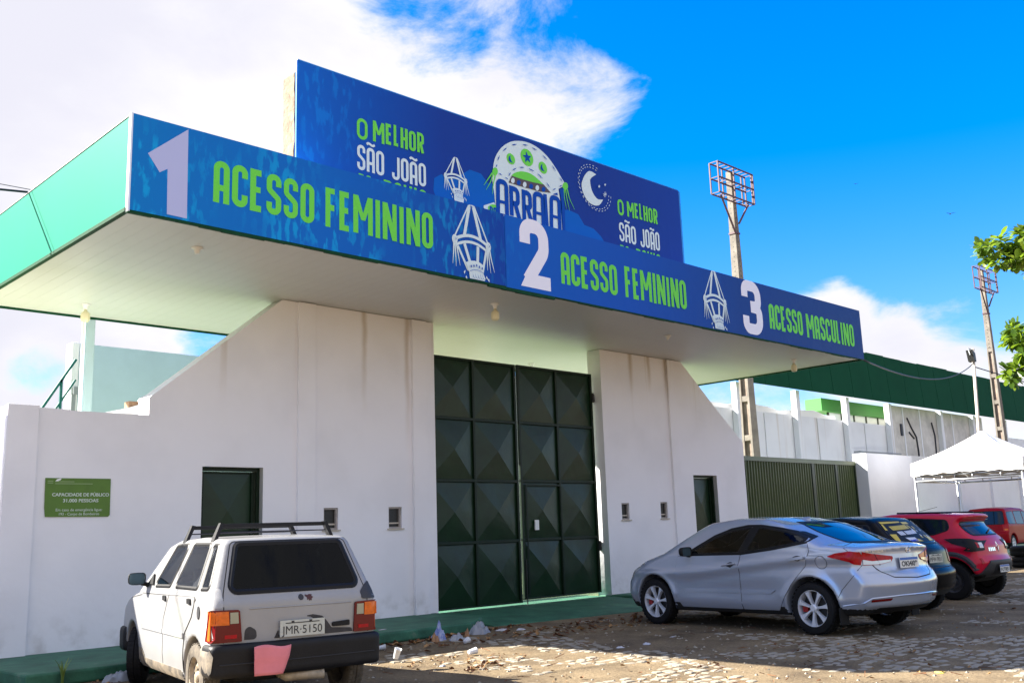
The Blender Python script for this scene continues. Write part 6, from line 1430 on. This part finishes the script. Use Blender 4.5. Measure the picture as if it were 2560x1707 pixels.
def kw(x, z):
    w = 0.765-.06*sstep(.8, 1.9, x)-.035*sstep(1.0, 1.8, -x)-.38*np.maximum(z-1.0, 0)-.03*sstep(.45, .2, z)+.020*np.exp(-((z-.86)/.06)**2)
    for ax in (1.21, -1.21): w = w+.030*np.exp(-((np.hypot(x-ax, z-.33)-.40)/.07)**2)
    return w
kprof = [(-1.62, .36, .05), (-1.75, .46, .05), (-1.80, .62, .05), (-1.74, .72, .05), (-1.72, .90, .05), (-1.66, 1.02, .06), (-1.36, 1.30, .05), (-1.50, 1.405, .02), (-1.44, 1.44, .02), (-.9, 1.475, .4), (-.1, 1.48, .5), (.3, 1.43, .3), (1.05, 1.07, .2), (1.6, .95, .3), (1.82, .75, .1), (1.86, .45, .1), (1.75, .28, .1), (-1.45, .28, .1)]
t, B = hatch('compact_suv_car', 'dark red compact suv with grey lower bumper, third car in the row', 19.15, -4.60, R(89.5), 1.05, kprof, kw, M['red'],
             [[(.72, 1.07, .03), (-.20, 1.07, .02), (-.20, 1.39, .02), (.15, 1.38, .1)], [(-.28, 1.07, .02), (-.95, 1.10, .03), (-1.22, 1.18, .06), (-1.16, 1.34, .08), (-.28, 1.395, .02)]],
             [(.60, 1.075, .12), (-.60, 1.075, .12), (-.53, 1.30, .05), (.53, 1.30, .05)], None, .60, None, 'new', bow_r=.15, crown=.03, k=.10, wb=2.42, wr=.315, arch=.385)
for s in (1, -1):
    hs = skin(B, 'tail_lamp', [(s*.76, .80, .03), (s*.46, .82, .02), (s*.46, .965, .03), (s*.76, 1.03, .02)], 'b', M['seal'], t, .012, .02, .03)
    skin(B, 'clear_lens', [(s*.58, .86), (s*.485, .86), (s*.485, .945), (s*.58, .945)], 'b', M['clearlens'], hs, .016, .006, .03)
    skin(B, 'red_lens', [(s*.645, .865), (s*.59, .865), (s*.59, .945), (s*.645, .955)], 'b', M['redlens'], hs, .016, .006, .03)
    skin(B, 'side_lens', [(-1.42, .98, .01), (-1.66, .98), (-1.68, .83), (-1.58, .84, .03)], 'l' if s > 0 else 'r', M['seal'], hs, .010, .02, .03)
    skin(B, 'fog_reflector', [(s*.66, .60, .01), (s*.60, .60, .01), (s*.60, .69, .01), (s*.66, .69, .01)], 'b', M['redlens'], t, .006, .01, .03)
    vw = 'l' if s > 0 else 'r'
    ar = [(-1.21+.44*math.cos(q), .33+.44*math.sin(q)) for q in np.linspace(math.pi*.93, .03*math.pi, 18)]; seam(B, 'arch_cladding', ar, vw, .075, M['greyplastic'], t, .012)
    skin(B, 'sill_cladding', [(.80, .40), (-.80, .40), (-.82, .30), (.82, .30)], vw, M['greyplastic'], t, .010, .01)
bp_ = skin(B, 'lower_bumper', [(.70, .38, .03), (.62, .47, .03), (.44, .64, .03), (-.44, .64, .03), (-.62, .47, .03), (-.70, .38, .03)], 'b', M['greyplastic'], t, .022, .03, .04)
skin(B, 'plate_recess', [(.34, .42, .02), (.30, .585, .02), (-.30, .585, .02), (-.34, .42, .02)], 'b', M['blackplastic'], bp_, .024, 0, .04)
plate(t, B, 0, .50, .40, .125, 'FUT0I51', 'new', .04)
seam(B, 'wiper', [(.02, 1.10), (-.28, 1.15)], 'b', .02, M['seal'], t, .03)
for k, ch in enumerate('KWID'):
    skin(B, 'badge_letter', [(.34-.06*k, .80), (.30-.06*k, .80), (.30-.06*k, .86), (.34-.06*k, .86)], 'b', M['chrome'], t, .006, .006, .03)
seam(B, 'emblem', [(0, .94), (.045, .87), (0, .80), (-.045, .87)], 'b', .022, M['chrome'], t, .010, True)
mb = MB(); mb.tube([(-.2, .45, 1.49), (-1.2, .47, 1.47)], .016, 6); mb.tube([(-.2, -.45, 1.49), (-1.2, -.47, 1.47)], .016, 6); mb.build('roof_rails', M['blackplastic'], t)
mb = MB(); mb.tube([(-.2, 0, 1.47), (-.75, 0, 1.58)], .004, 5); mb.build('antenna', M['cable'], t)

VANX, VANY = 43.8, 3.12
def vw_(x, z): return 0.90-.10*sstep(1.0, 2.1, x)-.03*sstep(1.2, 2.1, -x)-.20*np.maximum(z-1.05, 0)-.03*sstep(.45, .2, z)
vprof = [(-1.95, .30, .05), (-2.05, .45, .06), (-2.06, .75, .06), (-1.99, .80, .04), (-1.97, 1.1, .1), (-1.88, 1.70, .10), (-1.75, 1.80, .10), (-.6, 1.84, .5), (.4, 1.80, .4), (.8, 1.65, .3), (1.5, 1.12, .2), (2.0, .98, .2), (2.12, .7, .1), (2.12, .35, .1), (1.95, .25, .1), (-1.8, .26, .1)]
t, B = hatch('minivan_car', 'bright red minivan parked farthest away at the right edge', VANX+2.0, VANY+.05, R(1), 1.0, vprof, vw_, M['vanred'],
             [[(-.95, 1.12, .05), (-1.72, 1.14, .05), (-1.66, 1.62, .15), (-.95, 1.64, .05)], [(.05, 1.10, .05), (-.85, 1.12, .04), (-.85, 1.64, .04), (.05, 1.65, .05)], [(.95, 1.12, .04), (.12, 1.10, .04), (.12, 1.65, .04), (.55, 1.6, .1)]],
             [(.74, 1.12, .06), (-.74, 1.12, .06), (-.70, 1.66, .08), (.70, 1.66, .08)], None, .62, None, 'new', bow_r=.10, crown=.05, k=.10, wb=2.7, wr=.33, arch=.40, track=.78, rimst='alloy')
for s in (1, -1):
    hs = skin(B, 'tail_lamp', [(s*.87, .80, .02), (s*.70, .80, .03), (s*.62, 1.10, .02), (s*.86, 1.12, .02)], 'b', M['redlens'], t, .012, .02, .04)
    skin(B, 'amber_lens', [(s*.85, .86), (s*.74, .86), (s*.72, .93), (s*.85, .93)], 'b', M['amberlens'], hs, .016, .004, .04)
seam(B, 'wiper', [(.30, 1.28), (-.12, 1.36)], 'b', .025, M['alloy'], t, .03)
# ================================================================== STREET SURFACE AND LITTER
M['stone'] = mat('worn_pale_cobble', (0.32, 0.28, 0.215), 0.85, noise=0.35, nscale=2.5, bump=0.006, bscale=40)
def proj(p):
    d = Vector(p)-CAM; z = d.dot(cf_)
    return (None if z < 0.3 else (1280+2463*d.dot(cr_)/z, 853.5-2463*d.dot(cu_)/z, z))
rng = np.random.default_rng(11)
def vnoise(x, y, sc, seed):
    g = np.random.default_rng(seed).random((64, 64)); X, Y = x*sc+100, y*sc+100; i, j = np.floor(X).astype(int), np.floor(Y).astype(int); u, v = X-i, Y-j; u, v = u*u*(3-2*u), v*v*(3-2*v)
    q = lambda a, b: g[a % 64, b % 64]
    return q(i, j)*(1-u)*(1-v)+q(i+1, j)*u*(1-v)+q(i, j+1)*(1-u)*v+q(i+1, j+1)*u*v
def stone_mesh(k):
    random.seed(100+k); n = 7; base = []
    for i in range(n):
        a = 2*math.pi*i/n+random.uniform(-.2, .2); r_ = random.uniform(.82, 1.05); c, s = math.cos(a), math.sin(a)
        c, s = math.copysign(abs(c)**.45, c), math.copysign(abs(s)**.5, s); base.append((c*r_*.5, s*r_*.5))
    vs = [(x, y, -.03) for x, y in base]+[(x*.97, y*.97, .006) for x, y in base]+[(x*.72, y*.72, .012+random.uniform(-.002, .002)) for x, y in base]+[(0, 0, .014)]
    fs = []
    for i in range(n):
        j = (i+1) % n; fs += [(i, j, j+n, i+n), (i+n, j+n, j+2*n, i+2*n), (i+2*n, j+2*n, 3*n)]
    return vs, fs
SV = [stone_mesh(k) for k in range(8)]; SM = []
for k, (vs, fs) in enumerate(SV):
    me = bpy.data.meshes.new('paving_stone'); me.from_pydata(vs, [], fs); me.materials.append(M['stone']); SM.append(me)
cand = []
gx = np.arange(0.5, 34, 0.172); 
for iy, y in enumerate(np.arange(-12.6, -1.9, 0.138)):
    xs = gx+(0.086 if iy % 2 else 0)+rng.normal(0, .018, len(gx)); ys = y+rng.normal(0, .014, len(gx))+0.05*np.sin(xs*.35)
    cov = 0.55*vnoise(xs, ys, .55, 1)+0.45*vnoise(xs, ys, 1.7, 2)
    thr = 0.60-0.17*np.clip((xs-8.6)/3, 0, 1)*np.clip((-ys-4.5)/2.5, 0, 1)-0.03*np.clip((-ys-8)/3, 0, 1)+0.10*np.clip((ys+4.5)/2, 0, 1)
    for x_, y_, c_, t_ in zip(xs, ys, cov, thr):
        if c_ < t_ or rng.random() < .24: continue
        if y_ > -2.3 and x_ < 16: continue
        q = proj((x_, y_, 0))
        if q and -60 < q[0] < 2620 and 1250 < q[1] < 1790: cand.append((q[2], x_, y_))
cand.sort()
def stone_tf(i, x_, y_):
    r2 = random.Random(i); return (x_, y_, r2.uniform(-.010, .001)), r2.uniform(-.28, .28)+(math.pi if r2.random() < .5 else 0), (r2.uniform(.105, .18), r2.uniform(.085, .128), r2.uniform(.8, 1.2))
for i, (d, x_, y_) in enumerate(cand[:300]):
    lo, rz, sc = stone_tf(i, x_, y_); o = link('paving_stone', SM[i % 8], ground); o.location = lo; o.rotation_euler = (0, 0, rz); o.scale = sc
V_, F_ = [], []
for i, (d, x_, y_) in enumerate(cand[300:6500]):
    lo, rz, sc = stone_tf(i+300, x_, y_); vs, fs = SV[i % 8]; c, s = math.cos(rz), math.sin(rz); b = len(V_)
    V_ += [(lo[0]+c*x*sc[0]-s*y*sc[1], lo[1]+s*x*sc[0]+c*y*sc[1], lo[2]+z*sc[2]) for x, y, z in vs]; F_ += [tuple(q+b for q in f) for f in fs]
me = bpy.data.meshes.new('paving_stones'); me.from_pydata(V_, [], F_); me.materials.append(M['stone']); o = link('paving_stones', me, ground); o['kind'] = 'stuff'
print('stones', len(cand))

# dry leaves, twigs and grit drifted along the kerb and over the sand
M['dryleaf'] = mat('dry_brown_leaf', (0.16, 0.065, 0.022), 0.8, noise=0.6, nscale=1.3); M['paleleaf'] = mat('pale_dry_leaf', (0.36, 0.20, 0.075), 0.8, noise=0.4, nscale=1.3)
def dry_leaf(mb, x, y, s, a, mi):
    c, sn = math.cos(a), math.sin(a); h = random.uniform(.1, .5)*s
    pts = [(-.5, 0, 0), (-.15, .22, h*.5/s), (.25, .20, h/s), (.5, .02, h*.4/s), (.2, -.22, h*.8/s), (-.2, -.2, .05), (0.05, 0, .03)]
    vs = [(x+s*(c*u-sn*v), y+s*(sn*u+c*v), .012+s*w) for u, v, w in pts]; mb.add(vs, [(0, 6, 1), (1, 6, 2), (2, 6, 3), (3, 6, 4), (4, 6, 5), (5, 6, 0)], mi)
random.seed(21); mb = MB()
def clump(x0, y0, x1, y1, n, sp, smin, smax):
    for i in range(n):
        u = random.random(); dry_leaf(mb, x0+(x1-x0)*u+random.gauss(0, sp), y0+(y1-y0)*u+random.gauss(0, sp*.6), random.uniform(smin, smax), random.uniform(0, 6.3), 0 if random.random() < .7 else 1)
clump(8.3, -2.45, 11.2, -1.95, 90, .10, .05, .17); clump(8.0, -3.0, 13.8, -2.6, 110, .30, .03, .14); clump(7.2, -4.2, 8.6, -4.7, 90, .30, .02, .07); clump(7.3, -5.2, 8.0, -4.9, 50, .16, .03, .10)
clump(7, -6.5, 13, -8.5, 130, 1.2, .02, .07); clump(10.2, -3.2, 13, -3.4, 60, .35, .04, .16); clump(4.2, -2.35, 6.2, -2.5, 40, .2, .03, .1); clump(9, -9, 16, -8, 90, 1.2, .02, .07); clump(14, -8.5, 24, -6.5, 80, .8, .03, .12)
o = mb.build('dry_leaves', [M['dryleaf'], M['paleleaf']]); tag(o, 'brown dry leaves drifted along the kerb and over the sandy street', kind='stuff')
mb = MB()
for i in range(120):
    x, y, a, L_ = random.uniform(6.5, 13), random.uniform(-9.5, -2.6), random.uniform(0, 6.3), random.uniform(.05, .22); mb.bar((x, y, .012), (x+L_*math.cos(a), y+L_*math.sin(a), .02+random.uniform(0, .02)), .006)
tag(mb.build('twigs', M['dryleaf']), 'small twigs scattered over the sandy street', kind='stuff')
mb = MB()
for i in range(1500):
    x, y = random.uniform(3, 17), random.uniform(-12.3, -2.4); s = random.uniform(.006, .022)
    mb.add([(x-s, y-s*.6, .0), (x+s, y-s*.8, .0), (x+s*.5, y+s, .0), (x-s*.7, y+s*.8, .0), (x, y, s*.9)], [(0, 1, 4), (1, 2, 4), (2, 3, 4), (3, 0, 4)])
tag(mb.build('grit', M['stone']), 'loose grit and pebbles on the sandy street', kind='stuff')

# litter
def plastic(name, col, rough=0.3):
    mt, nt, b = newmat(name); b.inputs['Base Color'].default_value = (*col, 1); b.inputs['Roughness'].default_value = rough; b.inputs['Subsurface Weight'].default_value = 0.0
    out = [n for n in nt.nodes if n.type == 'OUTPUT_MATERIAL'][0]; tr = nt.nodes.new('ShaderNodeBsdfTransparent'); mx = nt.nodes.new('ShaderNodeMixShader'); mx.inputs[0].default_value = 0.30
    nt.links.new(b.outputs[0], mx.inputs[1]); nt.links.new(tr.outputs[0], mx.inputs[2]); nt.links.new(mx.outputs[0], out.inputs[0]); return mt
M['bag'] = plastic('thin_white_plastic', (0.40, 0.42, 0.46)); M['cup'] = plastic('clear_plastic_cup', (0.75, 0.77, 0.80), 0.2); M['paper'] = mat('white_paper', (0.50, 0.50, 0.52), 0.7); M['bluefilm'] = mat('blue_wrapper', (0.02, 0.07, 0.42), 0.3, noise=0.9, nscale=14, dark=(.55, .58, .65))
M['card'] = mat('brown_cardboard', (0.36, 0.19, 0.09), 0.8)
def crumple(name, label, cat, x, y, sx, sy, h, m_, seed, a=0.0, z=0.004, group=None, n=18):
    sx *= .8; sy *= .8; h *= .5 if name == 'paper_scrap' else 1; random.seed(seed); mb = MB(); vs = []; ph = [random.uniform(0, 6.3) for _ in range(8)]
    for i in range(n+1):
        for j in range(n+1):
            u, v = i/n*2-1, j/n*2-1; e = max(0, 1-max(abs(u), abs(v))**2.2)
            w = .35+.45*abs(math.sin(2.1*u+ph[0]+1.3*v)*math.cos(1.7*v+ph[1]))+.3*abs(math.sin(3.2*u*v+ph[2]+3*v))+random.uniform(-.13, .13)
            vs.append((u*sx/2*(1+.18*math.sin(4*v+ph[3])), v*sy/2*(1+.22*math.sin(3*u+ph[4])), max(0, h*e*w*1.25)))
    mb.add(vs, [(i*(n+1)+j, (i+1)*(n+1)+j, (i+1)*(n+1)+j+1, i*(n+1)+j+1) for i in range(n) for j in range(n)])
    o = mb.build(name, m_, smooth=True); o.location = (x, y, z); o.rotation_euler = (0, 0, a); return tag(o, label, cat, group)
crumple('plastic_bag', 'largest crumpled white plastic bag against the corner of the green kerb', 'plastic bag', 10.15, -2.22, .46, .28, .15, M['bag'], 1, .35, group='white plastic bags by the kerb')
crumple('plastic_bag', 'flat white plastic bag beside the blue wrapper at the kerb', 'plastic bag', 9.38, -2.60, .30, .18, .08, M['bag'], 2, .2, group='white plastic bags by the kerb')
crumple('wrapper', 'crumpled blue and white wrapper against the green kerb', 'wrapper', 9.20, -2.40, .24, .20, .19, M['bluefilm'], 3, .5)
crumple('paper_scrap', 'white paper scrap right of the large plastic bag', 'paper', 10.62, -2.20, .22, .15, .06, M['paper'], 5, .1, group='paper scraps on the street')
crumple('paper_scrap', 'white paper scrap on bare sand before the green ramp', 'paper', 10.82, -2.40, .20, .10, .05, M['paper'], 6, .0, group='paper scraps on the street')
crumple('paper_scrap', 'small white paper scrap at the sunlit edge near the hatchback shadow', 'paper', 7.45, -4.58, .10, .05, .03, M['paper'], 7, .2, group='paper scraps on the street')
crumple('paper_scrap', 'folded white leaflet lying in shade before the silver sedan', 'paper', 10.25, -5.27, .17, .11, .035, M['paper'], 8, .6, group='paper scraps on the street')
crumple('paper_scrap', 'torn white scrap beside the folded leaflet in shade', 'paper', 9.78, -5.23, .12, .06, .04, M['paper'], 9, -.3, group='paper scraps on the street')
crumple('paper_scrap', 'small pale blue scrap near the sedan front wheel', 'paper', 11.1, -5.04, .12, .07, .01, M['paper'], 10, .1, group='paper scraps on the street')
crumple('paper_scrap', 'white scrap lying on top of the green kerb pavement', 'paper', 8.79, -1.64, .20, .06, .012, M['paper'], 11, .3, z=.153, group='paper scraps on the street')
crumple('paper_scrap', 'yellow and white wrapper on the sunlit cobbles at lower right', 'wrapper', 9.77, -9.21, .17, .10, .02, mat('yellow_paper', (.75, .60, .12), .6), 12, .4)
crumple('plastic_bag', 'crumpled grey white bags under the nose of the white hatchback', 'plastic bag', 4.70, -2.34, .36, .22, .10, M['bag'], 13, .1, group='white plastic bags by the kerb')
for i, (x, y, s) in enumerate(((9.06, -2.50, .16), (9.75, -2.38, .10))):
    o = crumple('cardboard_piece', ('larger brown cardboard piece left of the blue wrapper', 'small brown cardboard bit left of the largest plastic bag')[i], 'cardboard', x, y, s, s*.8, .12, M['card'], 30+i, .8, n=5)
def cup(x, y, label, a, tilt=1.45, s=1.0):
    mb = MB(); mb.lathe([(0, 0), (.026, 0), (.028, .004), (.037, .09), (.040, .092), (.036, .088), (.026, .006), (0, .006)], n=18); o = mb.build('plastic_cup', M['cup'], smooth=True)
    o.location = (x, y, .038*s); o.rotation_euler = (tilt, 0, a); o.scale = (s, s, s*1.15); tag(o, label, 'cup', 'discarded plastic cups')
cup(9.05, -3.13, 'clear plastic cup lying on its side in shade before the kerb', 2.0, s=1.05); cup(8.26, -4.11, 'white plastic cup lying at the sunlit edge of the shadow', 1.5, s=1.05); cup(7.38, -3.80, 'white plastic cup standing askew near the hatchback bumper', .3, .35, 1.15); cup(8.0, -2.62, 'small plastic cup among leaves at the kerb', 1.1, s=.9)

# weeds by the kerb end
M['weed'] = mat('fresh_weed_green', (0.13, 0.20, 0.035), 0.6)
def weed(x, y, h, n, label, seed):
    random.seed(seed); t = thing('weed', label, 'weed', (x, y, 0.002))
    for i in range(n):
        a = random.uniform(0, 6.3); L_ = h*random.uniform(.6, 1.1); b = random.uniform(.15, .5)*L_; mb = MB(); vs = []
        for k in range(5):
            u = k/4; w = .012*(1-u)**.6+.002; cx_, cy_ = b*u*u*math.cos(a), b*u*u*math.sin(a); vs += [(cx_-w*math.sin(a), cy_+w*math.cos(a), L_*u*(1-.2*u)), (cx_+w*math.sin(a), cy_-w*math.cos(a), L_*u*(1-.2*u))]
        mb.add(vs, [(2*k, 2*k+1, 2*k+3, 2*k+2) for k in range(4)]); mb.build('blade', M['weed'], t)
weed(4.16, -2.18, .34, 9, 'tall thin weed at the left corner of the green kerb', 1); weed(4.95, -2.22, .20, 8, 'low weed by the kerb behind the hatchback front wheel', 2)

# ------------------------------------------------------------------ broad-leaved tree reaching in from the right
M['leaf'] = None
def leaf_mat():
    mt, nt, b = newmat('broad_green_leaf'); N = nt.nodes; L = nt.links
    oi = N.new('ShaderNodeObjectInfo'); rp = N.new('ShaderNodeValToRGB'); e = rp.color_ramp.elements; e[0].color = (0.03, 0.085, 0.010, 1); e[1].color = (0.17, 0.22, 0.022, 1)
    L.new(oi.outputs['Random'], rp.inputs[0]); L.new(rp.outputs[0], b.inputs['Base Color']); b.inputs['Roughness'].default_value = 0.42
    tl = N.new('ShaderNodeBsdfTranslucent'); tl.inputs[0].default_value = (0.26, 0.40, 0.03, 1); mx = N.new('ShaderNodeMixShader'); mx.inputs[0].default_value = 0.40
    out = [n for n in N if n.type == 'OUTPUT_MATERIAL'][0]; L.new(b.outputs[0], mx.inputs[1]); L.new(tl.outputs[0], mx.inputs[2]); L.new(mx.outputs[0], out.inputs[0]); return mt
M['leaf'] = leaf_mat(); M['bark'] = mat('grey_brown_bark', (0.16, 0.12, 0.09), 0.9, noise=0.5, nscale=8, bump=0.02, bscale=14)
def leaf_geo(curl):
    vs = []; prof = [(0, .02), (.12, .10), (.35, .24), (.6, .34), (.82, .30), (.95, .15), (1.0, .01)]
    for u, w in prof:
        z = -curl*u*u; vs += [(u, -w*.72, z+.06*w), (u, 0, z-.05*w), (u, w*.72, z+.06*w)]
    fs = []
    for k in range(len(prof)-1): a = 3*k; fs += [(a, a+1, a+4, a+3), (a+1, a+2, a+5, a+4)]
    return vs, fs
LG = [leaf_geo(c) for c in (.05, .18, .32)]; LM = []
for vs, fs in LG:
    me = bpy.data.meshes.new('leaf'); me.from_pydata(vs, [], fs); me.materials.append(M['leaf']); me.polygons.foreach_set('use_smooth', [True]*len(fs)); LM.append(me)
TB = Vector((18.4, -10.4, 0)); tree = thing('almond_tree', 'broad leaved tree reaching into the picture from the right edge', 'tree', TB)
random.seed(77)
mb = MB(); mb.tube([(0, 0, 0), (.03, .02, 1.5), (-.05, .06, 3.0), (.05, .1, 4.6), (0, .1, 6.8)], [.20, .16, .14, .11, .05], 12); trunk = mb.build('trunk', M['bark'], tree, smooth=True)
def at(px, py, dpt): return CAM+(cf_+cr_*((px-1280)/2463)-cu_*((py-853.5)/2463))*dpt-TB
ros = []       # leaf rosettes: (centre, outward axis, radius)
def limb(a, b, r0, r1, bend=(0, 0, .2)):
    a, b = Vector(a), Vector(b); mid = (a+b)/2+Vector(bend); mb = MB(); pts = [a*(1-u)**2+mid*2*u*(1-u)+b*u*u for u in [k/8 for k in range(9)]]; mb.tube(pts, [r0+(r1-r0)*k/8 for k in range(9)], 7); mb.build('limb', M['bark'], tree, smooth=True)
D1 = 14.2
up = [(2462, 622), (2500, 600), (2515, 640), (2545, 612), (2490, 655), (2540, 655), (2575, 640), (2470, 640), (2525, 620), (2560, 590), (2600, 620), (2455, 612), (2545, 640), (2580, 670), (2620, 600)]
lowr = [(2545, 815), (2530, 850), (2550, 860), (2570, 830), (2540, 925), (2525, 935), (2565, 915), (2560, 885), (2580, 860), (2600, 900), (2535, 838), (2600, 820)]
limb((.02, .1, 4.3), at(2585, 640, D1), .07, .03, (0, 0, .15)); limb(at(2600, 640, D1), at(2500, 628, D1), .03, .012, (0, 0, .08))
limb((-.03, .05, 3.0), at(2600, 880, D1), .06, .025, (0, 0, .15)); limb(at(2610, 880, D1), at(2545, 845, D1), .025, .01, (0, 0, .05)); limb(at(2610, 880, D1), at(2545, 925, D1), .025, .01, (0, 0, .03))
for px, py in up+lowr:
    c = at(px, py, D1+random.uniform(-.35, .35)); ros.append((c, Vector((random.uniform(-.7, .3), random.uniform(-.6, .5), random.uniform(.2, .9))).normalized(), random.uniform(.115, .165)))
for px, py in [(p_[0]+random.uniform(-14, 14), p_[1]+random.uniform(-12, 12)) for p_ in up+lowr]:
    ros.append((at(px, py, D1+random.uniform(-.4, .4)), Vector((random.uniform(-.7, .3), random.uniform(-.6, .5), random.uniform(.1, .9))).normalized(), random.uniform(.09, .14)))
for k in range(26):     # the rest of the crown, off to the right of the frame
    a = random.uniform(0, 6.3); r_ = random.uniform(.6, 2.2); c = Vector((1.2+r_*math.cos(a), -1.2+r_*math.sin(a), random.uniform(4.2, 7.2)))
    q = proj(TB+c)
    if q and q[0] < 2640: continue
    ros.append((c, Vector((random.uniform(-1, 1), random.uniform(-1, 1), .6)).normalized(), random.uniform(.14, .2)))
LV, LF = [], []; nl = 0
for c, ax, rad in ros:
    o1 = ax.orthogonal().normalized(); o2 = ax.cross(o1)
    vis = proj(TB+c)[0] < 2640
    for i in range(24 if vis else 11):
        a = i*2.4+random.uniform(-.3, .3); el = random.uniform(-.5, 1.0)
        d = (o1*math.cos(a)+o2*math.sin(a))*math.cos(el)+ax*math.sin(el); d.z -= .15; d.normalize()
        side = d.cross(Vector((0, 0, 1))+Vector((random.uniform(-.5, .5), random.uniform(-.5, .5), 0))).normalized(); nrm = side.cross(d); L_ = rad*random.uniform(.85, 1.35)
        mtx = Matrix((d*L_, side*L_, nrm*L_)).transposed().to_4x4(); mtx.translation = c+d*random.uniform(.0, .05)
        q = proj(TB+mtx.translation); k = random.randrange(3)
        if vis and nl < 300 and q[0] < 2600:
            o = link('leaf', LM[k], tree); o.matrix_basis = mtx; nl += 1
        else:
            vs, fs = LG[k]; b = len(LV); LV += [tuple(mtx @ Vector(v)) for v in vs]; LF += [tuple(x+b for x in f) for f in fs]
me = bpy.data.meshes.new('foliage'); me.from_pydata(LV, [], LF); me.materials.append(M['leaf']); me.polygons.foreach_set('use_smooth', [True]*len(LF)); o = link('foliage', me, tree); o['kind'] = 'stuff'
